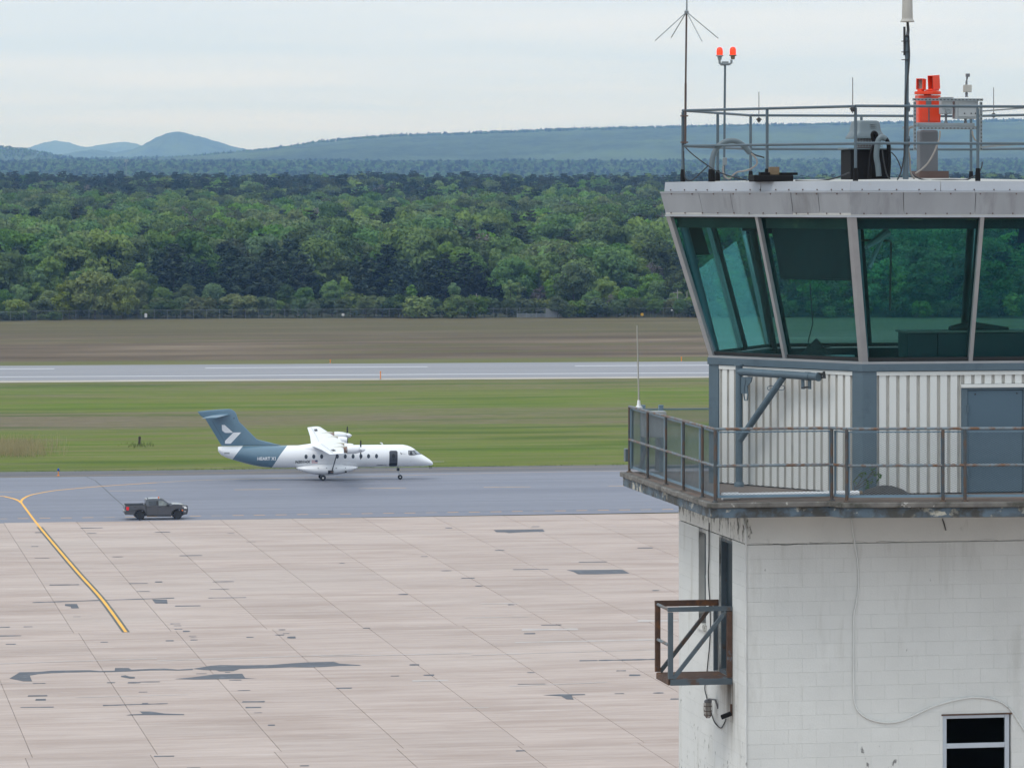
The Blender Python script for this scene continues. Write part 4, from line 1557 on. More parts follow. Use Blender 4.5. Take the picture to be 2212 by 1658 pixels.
m_reed = leafmat('dry_reeds', (0.30, 0.27, 0.11), (0.42, 0.38, 0.19), 0.1, 0.45)
m_tuft = leafmat('grass_tufts', (0.10, 0.15, 0.02), (0.15, 0.19, 0.035), 0.1, 0.4)
n = 2600
gx = RNG.normal(28, 44, n)
ok = (gx > -200) & (gx < 145)
gx = gx[ok]
gyp = RNG.uniform(958, 987, len(gx)) - np.abs(gx - 40) * .03
Yr = F * H / (gyp - HY)
blades('dry_reeds', np.stack([(gx - CX) * Yr / F, Yr, np.full(len(gx), -.06)], 1), 1.35, .016, m_reed, .12)
n = 150
gx = RNG.normal(300, 16, n)
gyp = 961 + RNG.normal(0, 2.5, n) - (gx - 300) * .02
Yr = F * H / (gyp - HY)
blades('grass_tufts', np.stack([(gx - CX) * Yr / F, Yr, np.full(n, -.06)], 1), .38, .03, m_tuft)
n = 3000
gx = RNG.uniform(-150, 1700, n)
gyp = 1018.2 - gx * 16.8 / 1460 + RNG.normal(0, .9, n)
keep = vnoise(gx / 14.0, gx * 0, 5) > .38
gx, gyp = gx[keep], gyp[keep]
Yr = F * H / (gyp - HY)
blades('edge_weeds', np.stack([(gx - CX) * Yr / F, Yr, np.full(len(gx), -.06)], 1), .16, .02, m_tuft)

# far radio mast
X0, Y0 = (272.5 - CX) * 3250 / F, 3250.0
zt, zb = H - (344 - HY) * Y0 / F, 12.0
s = thing('radio_mast', 'pale slim radio mast rising from the far hazy woods on the left', 'mast', (X0, Y0, zb))
ORG[s.name] = Vector((X0, Y0, zb))
a = MB()
for k in range(3):
    an = k * 2.094
    c, d = math.cos(an) * .8, math.sin(an) * .8
    a.tube([(X0 + c, Y0 + d, zb), (X0 + c * .6, Y0 + d * .6, zt)], .10, 5)
for i in range(22):
    z = zb + (zt - zb) * i / 22
    an = (i % 3) * 2.094
    a.tube([(X0 + math.cos(an) * .7, Y0 + math.sin(an) * .7, z), (X0 + math.cos(an + 2.094) * .7, Y0 + math.sin(an + 2.094) * .7, z + 2)], .09, 4)
a.build('lattice', m_mast, s)
a = MB()
for k in range(3):
    an = k * 2.094 + .4
    a.box(X0 + math.cos(an) * 1.5 - .2, X0 + math.cos(an) * 1.5 + .2, Y0 + math.sin(an) * 1.5 - .2, Y0 + math.sin(an) * 1.5 + .2, zt - 2.2, zt)
    a.tube([(X0, Y0, zt - 1), (X0 + math.cos(an) * 1.5, Y0 + math.sin(an) * 1.5, zt - 1)], .1, 4)
a.build('antenna_cluster', m_mast, s)

# ================================================================== CONTROL TOWER
tower = tthing('control_tower', 'white block airport control tower with green glass cab and slate blue gallery', 'control tower', 0, 0, 0)
SU, SV = 6.1, 4.42                               # shaft size
ZBEAM0, ZSLAB = 22.27, 22.74
wu0, wz1 = RU(2036.5, 1543.4)
wu1, _ = RU(2184.8, 1543.4)
WZ0 = wz1 - 1.12


def wall(m, along, c0, c1, z0, z1, holes, depth, fixed, sgn):
    """a wall of boxes round rectangular holes; along 'u' or 'v'; fixed = outer face, material goes inward"""
    cs = sorted({c0, c1, *[h[0] for h in holes], *[h[1] for h in holes]})
    zs = sorted({z0, z1, *[h[2] for h in holes], *[h[3] for h in holes]})
    for i in range(len(cs) - 1):
        for j in range(len(zs) - 1):
            a, b, lo, hi = cs[i], cs[i + 1], zs[j], zs[j + 1]
            if any(a >= h[0] - 1e-6 and b <= h[1] + 1e-6 and lo >= h[2] - 1e-6 and hi <= h[3] + 1e-6 for h in holes):
                continue
            if along == 'u':
                m.box(a, b, fixed, fixed + depth, lo, hi)
            else:
                m.box(fixed, fixed + depth, a, b, lo, hi)


dv0, dv1, dz0, dz1 = .905, 1.745, 20.27, 22.24
lv0, lv1, lz0, lz1 = 2.58, 3.07, 20.86, 22.22
hR = [(wu0, wu1, WZ0, wz1)]
hL = [(dv0, dv1, dz0, dz1), (lv0, lv1, lz0, lz1)]
IN = .0030
m = MB()
wall(m, 'u', .2, SU - IN, -.1, ZBEAM0, hR, .2, IN, 1)
m.build('wall_core', m_grout, tower)
m = MB()
wall(m, 'v', IN, SV - IN, -.1, ZBEAM0, hL, .2, IN, 1)
m.build('wall_core', m_groutL, tower)
m = MB()
m.box(SU - .2, SU, .21, SV - .01, -.1, ZBEAM0)
m.box(.21, SU - .2, SV - .2, SV, -.1, ZBEAM0)
m.build('rear_wall', m_block, tower)
m = MB()
m.box(.02, SU - .02, .02, SV - .02, ZBEAM0 + .004, ZSLAB - .004)
m.build('beam_core', m_grout, tower)
m = MB()
m.box(-.004, SU + .004, -.004, SV + .004, ZBEAM0 + .012, ZSLAB)
m.build('ring_beam', m_beam, tower, bevel=.012)

m = MB()
x = .05
while x < 5.6:
    L_ = random.uniform(.25, .6)
    k = int(L_ / .06)
    z_ = ZBEAM0 + .006 + random.uniform(-.004, .02)
    P = [(x + L_ * i / k, -.0045, z_ + .012 * math.sin(i * 1.1 + x * 3) + random.uniform(-.004, .004)) for i in range(k + 1)]
    w0 = random.uniform(.003, .008)
    for i in range(k):
        a_, b_ = Vector(P[i]), Vector(P[i + 1])
        m.bar(a_, b_, (0, 0, 1), w0 * random.uniform(.6, 1.3), .003)
    x += L_ + random.uniform(0, .25)
m.build('crack', m_groutL, tower, kind='stuff')
BH, BL = .2032, .4064
blocks = []


def course_cells(length, z1, holes, off):
    out = []
    c = -off
    while c < length:
        a, b = max(c, 0), min(c + BL, length)
        c += BL
        if b - a < .05:
            continue
        z0 = z1 - BH
        segs = [(a, b)]
        for h in holes:
            if z0 < h[3] - .06 and z1 > h[2] + .06:
                ns = []
                for s0, s1 in segs:
                    if s1 <= h[0] or s0 >= h[1]:
                        ns.append((s0, s1))
                    else:
                        if h[0] - s0 > .03:
                            ns.append((s0, h[0]))
                        if s1 - h[1] > .03:
                            ns.append((h[1], s1))
                segs = ns
        out += [(s0, s1, z0, z1) for s0, s1 in segs]
    return out


z1v = ZBEAM0
row = 0
while z1v > .3:
    for face, length, holes in (('R', SU, hR), ('L', SV, hL)):
        for a, b, lo, hi in course_cells(length, z1v, holes, (row % 2) * BL / 2 + (0 if face == 'R' else .0)):
            vis = z1v > 18.85 and (face == 'L' or a < 4.35)
            pri = 0 if face == 'R' else 1
            blocks.append((0 if vis else 1, pri, b if face == 'L' else 0, face, a, b, lo, hi))
    z1v -= BH
    row += 1
blocks.sort(key=lambda b: b[:3])
restR, restL = MB(), MB()
ng_, cache = 0, {}


def block_mb(m, face, a, b, lo, hi, push):
    g = .0010
    e = .0015
    x0, x1, z0_, z1_ = a + g, b - g, lo + g, hi - g
    dq = [(x0, .08, z0_), (x1, .08, z0_), (x1, .08, z1_), (x0, .08, z1_), (x0, e - push, z0_), (x1, e - push, z0_), (x1, e - push, z1_), (x0, e - push, z1_),
          (x0 + e, -push, z0_ + e), (x1 - e, -push, z0_ + e), (x1 - e, -push, z1_ - e), (x0 + e, -push, z1_ - e)]
    if face == 'L':
        dq = [(y, x, z) for x, y, z in dq]
    fs = [(8, 9, 10, 11)]
    for i in range(4):
        j = (i + 1) % 4
        fs += [(i, j, 4 + j, 4 + i), (4 + i, 4 + j, 8 + j, 8 + i)]
    m.add(dq, fs)


shared = {}
for vis, pri, _, face, a, b, lo, hi in blocks:
    push = random.uniform(0, .0012)
    if vis == 0 and ng_ < 300:
        key = (face, round(b - a, 3))
        if key not in shared:
            mm = MB()
            block_mb(mm, face, 0, b - a, 0, hi - lo, 0)
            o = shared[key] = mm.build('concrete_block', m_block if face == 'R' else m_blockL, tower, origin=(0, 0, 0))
        else:
            o = shared[key].copy()
            COL.objects.link(o)
            o.parent = tower
        o.location = (a, -push, lo) if face == 'R' else (-push, a, lo)
        ng_ += 1
    else:
        block_mb(restR if face == 'R' else restL, face, a, b, lo, hi, push)
restR.build('block_wall', m_block, tower, kind='stuff')
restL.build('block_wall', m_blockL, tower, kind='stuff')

# window in the right wall
w = part('window', tower)
m = MB()
fw = .068
for a, b, c, d in ((wu0 + .005, wu0 + fw, WZ0, wz1 - .012), (wu1 - fw - .02, wu1 - .02, WZ0, wz1 - .012)):
    m.box(a, b, .035, .11, c, d)
m.box(wu0 + fw, wu1 - fw - .02, .04, .105, wz1 - .06, wz1 - .012)
bz = RU(2036.5, 1611.5)[1]
m.box(wu0 + fw, wu1 - fw - .02, .04, .105, bz - .035, bz + .035)
m.box(wu0 + fw, wu1 - fw - .02, .04, .105, WZ0 + .01, WZ0 + .07)
m.build('frame', m_winframe, w, bevel=.004)
for lo, hi in ((bz + .035, wz1 - .06), (WZ0 + .07, bz - .035)):
    m = MB()
    m.box(wu0 + fw, wu1 - fw - .02, .07, .078, lo, hi)
    m.build('pane', m_darkglass, w)
m = MB()
m.box(wu0 + .01, wu1 - .01, .201, .215, WZ0, wz1)
m.build('dark_room', m_dark, w)
m = MB()
m.box(wu0 - .02, wu1 + .01, -.006, .03, wz1 - .011, wz1 + .012)
m.build('lintel_bead', m_rust, w)

# left wall: door and slit window
d = part('door', tower)
m = MB()
m.box(.105, .15, dv0 + .05, dv1 - .05, dz0 + .05, dz1 - .05)
m.build('leaf', paint('dark_door_paint', (0.020, 0.036, 0.046), 0.5, var=0.2, scale=2, col2=(.12, .05, .03), thr=(.68, .72), s2=4), d)
m = MB()
m.box(.03, .16, dv0, dv0 + .05, dz0, dz1)
m.box(.03, .16, dv1 - .05, dv1, dz0, dz1)
m.box(.03, .16, dv0 + .05, dv1 - .05, dz1 - .05, dz1)
m.box(.0, .16, dv0 + .05, dv1 - .05, dz0, dz0 + .05)
m.build('frame', m_plat, d)
m = MB()
m.tube([(.09, dv1 - .16, 21.2), (.05, dv1 - .16, 21.2), (.05, dv1 - .27, 21.2)], .014, 6)
m.build('handle', m_grey, d)
w = part('slit_window', tower)
m = MB()
for a, b, c, e in ((lv0, lv0 + .05, lz0, lz1), (lv1 - .05, lv1, lz0, lz1)):
    m.box(.09, .15, a, b, c, e)
m.box(.09, .15, lv0 + .05, lv1 - .05, lz1 - .05, lz1)
m.box(.09, .15, lv0 + .05, lv1 - .05, lz0, lz0 + .05)
m.box(.09, .15, lv0 + .05, lv1 - .05, (lz0 + lz1) / 2 - .02, (lz0 + lz1) / 2 + .02)
m.build('frame', m_grey, w)
m = MB()
m.box(.118, .124, lv0 + .05, lv1 - .05, lz0 + .05, lz1 - .05)
m.build('pane', m_darkglass, w)
m = MB()
m.box(-.05, .09, lv0 - .05, lv1 + .05, lz0 - .09, lz0 - .001)
m.build('sill', m_beam, w, bevel=.01)

# gallery slab
ZD = 22.96
def on_front(px, v):
    return on_plane(px, 500, 0, v, 1, 0)[0]
q2, q3 = on_front(1797, -.9), on_front(1829, -1.2)
UR = 7.0
bend = lambda u: -1.2 - .112 * (u - q3)
RAILP = [(-.60, 5.25), (-.68, -.9), (q2, -.9), (q3, -1.2), (UR, bend(UR)), (UR, 5.25)]


def offset_poly(P, o):
    out = []
    n = len(P)
    for i in range(n):
        a, b, c = Vector(P[i - 1]), Vector(P[i]), Vector(P[(i + 1) % n])
        d1, d2 = (b - a).normalized(), (c - b).normalized()
        n1, n2 = Vector((d1.y, -d1.x)), Vector((d2.y, -d2.x))
        k = (n1 + n2)
        k = k / max(.3, k.length_squared / 2)
        p = b - k * o * (-1)
        out.append((p.x, p.y))
    return out


# the outline runs from the far left corner round the front, so outward is to the right of travel... checked by area
area = sum(RAILP[i][0] * RAILP[(i + 1) % 6][1] - RAILP[(i + 1) % 6][0] * RAILP[i][1] for i in range(6))
sg = 1 if area > 0 else -1
lip = offset_poly(RAILP, .13 * sg)
drop = offset_poly(RAILP, .085 * sg)


def ragged(P, step=.22, amp=.012):
    out = []
    n = len(P)
    for i in range(n):
        a, b = Vector(P[i]), Vector(P[(i + 1) % n])
        k = max(1, int((b - a).length / step))
        for j in range(k):
            p = a.lerp(b, j / k)
            if j:
                p += Vector((random.uniform(-amp, amp), random.uniform(-amp, amp)))
            out.append((p.x, p.y))
    return out


gs = part('gallery_slab', tower)
m = MB()
m.prism([(x, y, ZD - .075) for x, y in ragged(lip)], (0, 0, .074))
m.build('slab_lip', m_lip, gs, bevel=.014)
m = MB()
m.prism([(x, y, ZSLAB + .003) for x, y in ragged(drop, .18, .008)], (0, 0, ZD - .076 - ZSLAB - .003))
m.build('slab_edge', m_slab, gs, bevel=.01)
m = MB()
m.add([(x, y, ZD + .003) for x, y in offset_poly(RAILP, .05 * sg)], [tuple(range(6))])
m.build('deck_coating', m_deck, gs)

# gallery railing
gr = part('gallery_railing', tower)
ZT, ZM = 23.98, 23.465


def rail_run(pts, z, r, name):
    m = MB()
    m.tube([(x, y, z) for x, y in pts], r, 8)
    m.build(name, m_railrust, gr, smooth=50)


for z, nm in ((ZT, 'top_rail'), (ZM, 'mid_rail')):
    for i in range(5):
        a, b = RAILP[i], RAILP[i + 1]
        rail_run([a, b], z + (0.001 * i), .0205, nm)
posts = []
dvec = Vector(RAILP[0]) - Vector(RAILP[1])
for px in (1362.4, 1399, 1438.5, 1476.5, 1517.5):
    s, _ = on_plane(px, 500, RAILP[1][0], RAILP[1][1], dvec.normalized().x, dvec.normalized().y)
    p = Vector(RAILP[1]) + dvec.normalized() * s
    posts.append((p.x, p.y, 0))
posts[0] = (RAILP[0][0], RAILP[0][1], 0)
posts.append((*RAILP[1], 1))
posts.append((*RAILP[2], 1))
posts.append((*RAILP[3], 1))
dv_ = (Vector(RAILP[4]) - Vector(RAILP[3])).normalized()
for px in (2037, 2084.5, 2290):
    s, _ = on_plane(px, 500, RAILP[3][0], RAILP[3][1], dv_.x, dv_.y)
    p = Vector(RAILP[3]) + dv_ * s
    posts.append((p.x, p.y, 1))
for s in (.2, .4, .6, .8, 1.0):
    posts.append((RAILP[5][0] + (RAILP[0][0] - RAILP[5][0]) * (1 - s), 5.25, 2))
for x, y, k in posts:
    m = MB()
    m.tube([(x, y, ZD - .01), (x, y, ZT - .01)], .020 if k != 1 else .024, 8)
    m.lathe([(.05, ZD), (.046, ZD + .012), (.024, ZD + .02)], (x, y, 0), n=10)
    m.build('post', m_postrust, gr, smooth=50)


def expanded(a, b, z0, z1, inset, name='mesh_panel'):
    """sheet of expanded metal from a to b: zigzag strands with real thickness"""
    a, b = Vector(a), Vector(b)
    L = (b - a).length
    u = (b - a) / L
    nrm = Vector((-u.y, u.x)) * inset
    lw, sp, wd, dp = .030, .0150, .0032, .0055
    nx, nz = max(2, int(L / lw)), max(2, int((z1 - z0) / sp))
    I, J = np.meshgrid(np.arange(nx + 1), np.arange(nz))
    xs = I * (L / nx)
    zsn = z0 + (J + .5 + .5 * np.where((I + J) % 2 == 0, 1, -1) * .92) * (z1 - z0) / nz

    def P(dz, dn):
        return np.stack([a.x + u.x * xs + (nrm.x + (-u.y) * dn), a.y + u.y * xs + (nrm.y + u.x * dn), zsn + dz], -1)
    A, B, C, D = P(-wd / 2, 0), P(wd / 2, 0), P(0, -dp / 2), P(0, dp / 2)
    V = np.concatenate([A.reshape(-1, 3), B.reshape(-1, 3), C.reshape(-1, 3), D.reshape(-1, 3)])
    n = A.shape[0] * A.shape[1]
    g = np.arange(n).reshape(A.shape[:2])
    q = np.stack([g[:, :-1], g[:, 1:], g[:, 1:] + n, g[:, :-1] + n], -1).reshape(-1, 4)
    q2 = np.stack([g[:, :-1] + 2 * n, g[:, 1:] + 2 * n, g[:, 1:] + 3 * n, g[:, :-1] + 3 * n], -1).reshape(-1, 4)
    np_mesh(name, V, np.concatenate([q, q2]), m_mesh, gr)
    m = MB()
    c = Vector((nrm.x, nrm.y))
    a2, b2 = a + c, b + c
    for z in (z0, z1):
        m.bar((a2.x, a2.y, z), (b2.x, b2.y, z), (0, 0, 1), .035 if z == z0 else .02, .025)
    for p in (a2 + u * .012, b2 - u * .012):
        m.bar((p.x, p.y, z0), (p.x, p.y, z1), (u.x, u.y, 0), .022, .022)
    m.build('panel_frame', m_bluelt, gr)


def split(a, b, n):
    a, b = Vector(a), Vector(b)
    return [(tuple(a.lerp(b, i / n)), tuple(a.lerp(b, (i + 1) / n))) for i in range(n)]


L0, L1 = RAILP[0], RAILP[1]
for a, b in split(L0, L1, 5):
    expanded(a, b, ZD + .075, ZT - .045, -.05 * sg * -1)
expanded(RAILP[1], RAILP[2], ZD + .075, ZT - .045, .05 * sg)
expanded(RAILP[2], RAILP[3], ZD + .075, ZT - .045, .05 * sg)
fr = [RAILP[3]] + [(p[0], p[1]) for p in posts[8:11]]
for a, b in zip(fr[:-1], fr[1:]):
    expanded(a, b, ZD + .075, ZT - .045, .05 * sg)
for a, b in split((-.60, 5.25), (5.5, 5.25), 4):
    expanded(a, b, ZD + .075, ZT - .045, -.05 * sg)

# balcony cage on the left wall
bc = part('door_platform', tower)
bu, b0, b1, zf, zt = -.917, .905, 1.77, 20.18, 21.286
m = MB()
m.box(bu, -.004, b0 + .03, b1 - .03, zf + .06, zf + .085)
m.build('deck', m_rust, bc)
for nm, p, q, wd, w_, mt in [('beam', (bu, b0, zf + .045), (-.004, b0, zf + .045), (0, 0, 1), .085, m_plat), ('beam', (bu, b1, zf + .045), (-.004, b1, zf + .045), (0, 0, 1), .085, m_rust),
                             ('beam', (bu, b0 + .028, zf + .045), (bu, b1 - .028, zf + .045), (0, 0, 1), .085, m_rust),
                             ('post', (bu, b0, zf + .10), (bu, b0, zt - .05), (1, 0, 0), .07, m_plat), ('post', (bu, b1, zf + .10), (bu, b1, zt - .05), (1, 0, 0), .075, m_rust),
                             ('post', (-.045, b0, zf + .10), (-.045, b0, zt - .05), (1, 0, 0), .075, m_rust), ('post', (-.045, b1, zf + .10), (-.045, b1, zt - .05), (1, 0, 0), .06, m_plat),
                             ('top_bar', (bu - .04, b0, zt - .008), (-.006, b0, zt - .008), (0, 0, 1), .065, m_plat), ('top_bar', (bu - .04, b1, zt - .008), (-.006, b1, zt - .008), (0, 0, 1), .085, m_rust),
                             ('brace', (bu + .04, b0 - .002, zf + .10), (-.10, b0 - .002, zt - .05), (0, 1, 0), .05, m_plat), ('brace', (bu + .04, b1, zf + .10), (-.10, b1, zt - .05), (0, 1, 0), .05, m_postrust)]:
    m = MB()
    m.bar(p, q, wd, w_, .055)
    m.build(nm, mt, bc)
for z in (zt - .02, (zf + zt) / 2 + .02):
    m = MB()
    m.tube([(bu, b0 + .03, z), (bu, b1 - .03, z)], .024, 8)
    m.build('front_rail', m_railrust, bc, smooth=50)

# ------------------------------------------------------------------ the cab
HC = Vector((3.305, 2.771))
HV = [Vector((-1.6, -2.771)), Vector((-3.2, 0)), Vector((-1.6, 2.771)), Vector((1.6, 2.771)), Vector((3.2, 0)), Vector((1.6, -2.771))]
ZS, ZW = 24.865, 26.965                          # window sill and head
KT = 1.207


def hexp(i, k, z):
    p = HC + HV[i % 6] * k
    return Vector((p.x, p.y, z))


def kz(z):
    return 1 + (KT - 1) * (z - ZS) / (ZW - ZS)


def fn(i):
    i = i % 6
    d = (HV[(i + 1) % 6] - HV[i]).normalized()
    n = Vector((d.y, -d.x))
    if n.dot(HV[i]) < 0:
        n = -n
    return Vector((n.x, n.y, 0))


# plinth wall: corrugated sheets, corner posts
cw = part('cab_wall', tower)
ZC1 = 24.705


def corrugated(p, q, z0, z1, n, name):
    p, q = Vector(p), Vector(q)
    d = q - p
    L = d.length
    u = d / L
    pitch = .1515
    prof = []
    s = 0.0
    while s < L - 1e-4:
        for off, dep in ((0, 0), (.012, .030), (.040, .030), (.052, 0)):
            if s + off < L:
                prof.append((s + off, dep))
        s += pitch
    prof.append((L, 0))
    vs, fs, mi = [], [], []
    for s, dep in prof:
        b = p + u * s - n * dep
        vs += [(b.x, b.y, z0), (b.x, b.y, z1)]
    m = MB()
    for i in range(len(prof) - 1):
        deep = prof[i][1] > 0 or prof[i + 1][1] > 0
        m.add([vs[2 * i], vs[2 * i + 2], vs[2 * i + 3], vs[2 * i + 1]], [(0, 1, 2, 3)], 1 if deep else 0)
    return m.build(name, [m_clad, m_groove], cw, recalc=False)


door_u = [RU(x)[0] for x in (2076, 2089.3, 2208.8, 2222)]
dtop = RU(2089, 843.2)[1]
ftop = RU(2089, 837.5)[1]
for i in range(6):
    a, b = hexp(i, 1, 0), hexp(i + 1, 1, 0)
    n = fn(i)
    u = (b - a).normalized()
    if i == 5:                                   # right hand face holds the door
        a, b, u = b, a, -u
        y = a.y
        A0 = a.x + .19
        corrugated((A0, y, 0), (door_u[0], y, 0), ZD + .02, ZC1, n, 'corrugated_panel')
        corrugated((door_u[0], y, 0), (door_u[3], y, 0), ftop + .06, ZC1, n, 'corrugated_panel')
        corrugated((door_u[3], y, 0), (b.x - .19, y, 0), ZD + .02, ZC1, n, 'corrugated_panel')
        m = MB()
        m.box(A0, b.x - .19, y - .012, y - .001, ZC1 - .035, ZC1 + .02)
        m.build('head_flashing', m_clad, cw)
    else:
        pa, pb = a + u * .205, b - u * .205
        corrugated(pa, pb, ZD + .02, ZC1, n, 'corrugated_panel')
        m = MB()
        c1, c2 = pa + n * .006, pb + n * .006
        m.bar((c1.x, c1.y, ZC1 - .008), (c2.x, c2.y, ZC1 - .008), (0, 0, 1), .055, .012)
        m.build('head_flashing', m_clad, cw)
    # wall behind the sheets
    m = MB()
    c1, c2 = a - n * .08, b - n * .08
    if i != 5:
        m.bar((c1.x, c1.y, (ZD + ZC1) / 2), (c2.x, c2.y, (ZD + ZC1) / 2), (0, 0, 1), ZC1 - ZD, .06)
        m.build('inner_wall', m_dark, cw)
for i in range(6):
    p = hexp(i, 1, 0)
    u1 = (hexp(i + 1, 1, 0) - p).normalized()
    u0 = (hexp(i - 1, 1, 0) - p).normalized()
    n1, n0 = fn(i), fn(i - 1)
    o = (n0 + n1).normalized() * (.015 / math.cos(rad(30)))
    w1 = .20
    poly = [p + u0 * w1 + n0 * .015, p + o, p + u1 * w1 + n1 * .015, p + u1 * w1 - n1 * .04, p - o * 3, p + u0 * w1 - n0 * .04]
    m = MB()
    m.prism([(q.x, q.y, ZD + .004) for q in poly], (0, 0, ZC1 + .035 - ZD))
    m.build('corner_post', m_blue, cw)
# door
d = part('gallery_door', tower)
m = MB()
for a, b in ((door_u[0], door_u[1] - .004), (door_u[2] + .004, door_u[3])):
    m.box(a, b, -.03, .06, ZD + .01, ftop)
m.box(door_u[1] - .004, door_u[2] + .004, -.028, .06, dtop + .006, ftop)
m.build('frame', m_blue, d, bevel=.003)
m = MB()
m.box(door_u[1], door_u[2], -.012, .04, ZD + .02, dtop)
m.build('leaf', m_door, d, bevel=.004)
for z in (dtop - .26, ZD + .3):
    m = MB()
    m.tube([(door_u[1] - .002, -.036, z - .055), (door_u[1] - .002, -.036, z + .055)], .013, 8)
    m.build('hinge', m_blue, d)
m = MB()
m.box(door_u[0] - .01, door_u[3] + .2, -.05, .0, ftop + .003, ftop + .055)
m.build('drip_cap', m_clad, d, bevel=.004)
m = MB()
for px, py in ((2106, 851), (2196, 849)):
    u, z = RU(px, py)
    m.lathe([(.012, 0), (.010, .006)], (u, -.012, z), (0, -1, 0), n=8)
m.build('bolt', m_dark, d)

# sill band
sb = part('sill', tower)
for i in range(6):
    n, n0, n1 = fn(i), fn(i - 1), fn(i + 1)
    for z0, z1_, o, mt, nm in ((24.735, 24.835, .035, m_blue, 'sill_band'), (24.836, 24.868, .022, m_mull, 'sill_cap')):
        a, b = hexp(i, 1, 0), hexp(i + 1, 1, 0)
        oa = (n0 + n).normalized() * (o / math.cos(rad(30)))
        ob = (n + n1).normalized() * (o / math.cos(rad(30)))
        ia = (n0 + n).normalized() * (-.10)
        ib = (n + n1).normalized() * (-.10)
        m = MB()
        m.prism([(a.x + oa.x, a.y + oa.y, z0), (b.x + ob.x, b.y + ob.y, z0), (b.x + ib.x, b.y + ib.y, z0), (a.x + ia.x, a.y + ia.y, z0)], (0, 0, z1_ - z0))
        m.build(nm, mt, sb)

# windows
wn_ = part('cab_windows', tower)
for i in range(6):
    A, B, C, D = hexp(i, 1, ZS), hexp(i + 1, 1, ZS), hexp(i + 1, KT, ZW), hexp(i, KT, ZW)
    n = (B - A).cross(D - A).normalized()
    if n.dot(fn(i)) < 0:
        n = -n
    for s0, s1 in ((0, .5), (.5, 1)):
        q = [A.lerp(B, s0), A.lerp(B, s1), D.lerp(C, s1), D.lerp(C, s0)]
        q = [p - n * .045 for p in q]
        m = MB()
        m.prism(q, -n * .012)
        m.build('window_pane', m_glass, wn_)
    mid0, mid1 = A.lerp(B, .5), D.lerp(C, .5)
    m = MB()
    m.bar(mid0 - n * .02, mid1 - n * .02, B - A, .058, .07)
    m.build('mullion', m_mull, wn_)
    # inside stop, dark
    m = MB()
    m.bar(mid0 - n * .10, mid1 - n * .10, B - A, .085, .05)
    m.build('inner_stop', m_dark, wn_)
    # frame rails top and bottom
    m = MB()
    m.bar(A + (D - A) * .012 - n * .05, B + (C - B) * .012 - n * .05, D - A, .05, .05)
    m.bar(D - (D - A) * .012 - n * .05, C - (C - B) * .012 - n * .05, D - A, .05, .05)
    m.build('window_rail', m_dark, wn_)
for i in range(6):
    p0, p1 = hexp(i, 1.0, ZS), hexp(i, KT, ZW)
    u1 = (hexp(i + 1, 1, 0) - hexp(i, 1, 0)).normalized()
    u0 = (hexp(i - 1, 1, 0) - hexp(i, 1, 0)).normalized()
    n1, n0 = fn(i), fn(i - 1)
    o = (n0 + n1).normalized() * .018
    r0 = [p0 + u0 * .075 + n0 * .012, p0 + o, p0 + u1 * .075 + n1 * .012, p0 + u1 * .075 - n1 * .06, p0 - o * 5, p0 + u0 * .075 - n0 * .06]
    dlt = p1 - p0
    m = MB()
    m.loft([r0, [q + dlt for q in r0]])
    m.build('corner_mullion', m_mull, wn_)
    inn = (n0 + n1).normalized() * -.20
    m = MB()
    m.tube([hexp(i, .985, ZS - .5) + inn * .9, hexp(i, KT, ZW) + inn * 1.1], .065, 8)
    m.build('inner_column', m_blue if i in (0, 1) else m_dark, wn_, smooth=50)

# fascia and roof
rf = part('roof', tower)
ZF0, ZF1, ZF2, ZR = 26.965, 27.297, 27.315, 27.452
for i in range(6):
    n = fn(i)
    for k0, k1, z0, z1_, nm, mt, cuts in ((KT + .002, 1.236, ZF0, ZF1, 'fascia_panel', m_alu, {0: (0, .16, .30, .62, .79, 1), 5: (0, .26, .53, .80, 1)}),
                                          (1.217, 1.213, ZF2, ZR, 'flashing_panel', m_alult, {0: (0, .47, 1), 5: (0, .33, .66, 1)})):
        A, B, C, D = hexp(i, k0, z0), hexp(i + 1, k0, z0), hexp(i + 1, k1, z1_), hexp(i, k1, z1_)
        cs = cuts.get(i, (0, .33, .66, 1))
        for s0, s1 in zip(cs[:-1], cs[1:]):
            g = .0012
            e0, e1 = s0 + (g if s0 > 0 else 0), s1 - (g if s1 < 1 else 0)
            off = n * random.uniform(0, .006)
            q = [A.lerp(B, e0) + off, A.lerp(B, e1) + off, D.lerp(C, e1) + off, D.lerp(C, e0) + off]
            m = MB()
            m.prism(q, -n * .02)
            m.build(nm, mt, rf)
    # drip edges
    for k, z, h, mt in ((1.2165, ZF0 - .012, .024, m_alult), (1.240, ZF1 + .004, .016, m_alult), (1.2155, ZF2 + .004, .010, m_rust)):
        a, b = hexp(i, k, z), hexp(i + 1, k, z)
        m = MB()
        m.bar(a - n * .03, b - n * .03, (0, 0, 1), h, .06)
        m.build('drip_edge', mt, rf)
m = MB()
m.prism([tuple(hexp(i, 1.212, ZF0 + .002)) for i in range(6)], (0, 0, .48))
m.build('roof_slab', m_roofgravel, rf)
m = MB()
ring = [hexp(i, 1.208, ZR + .001) for i in range(6)]
m.add(ring + [Vector((HC.x, HC.y, ZR + .075))], [(i, (i + 1) % 6, 6) for i in range(6)])
m.build('roof_membrane', m_roofgravel, rf)
m = MB()
for i in (0, 5, 1):
    n = fn(i)
    for k, z, c in ((1.214, 26.995, 12), (1.2345, 27.275, 9), (1.217, 27.335, 14)):
        for j in range(c):
            p = hexp(i, k, z).lerp(hexp(i + 1, k, z), (j + .5 + random.uniform(-.15, .15)) / c) + n * .008
            m.lathe([(.011, -.004), (.010, .004), (.002, .006)], p, n, n=6)
m.build('rivets', m_brownpaint, rf, kind='stuff')

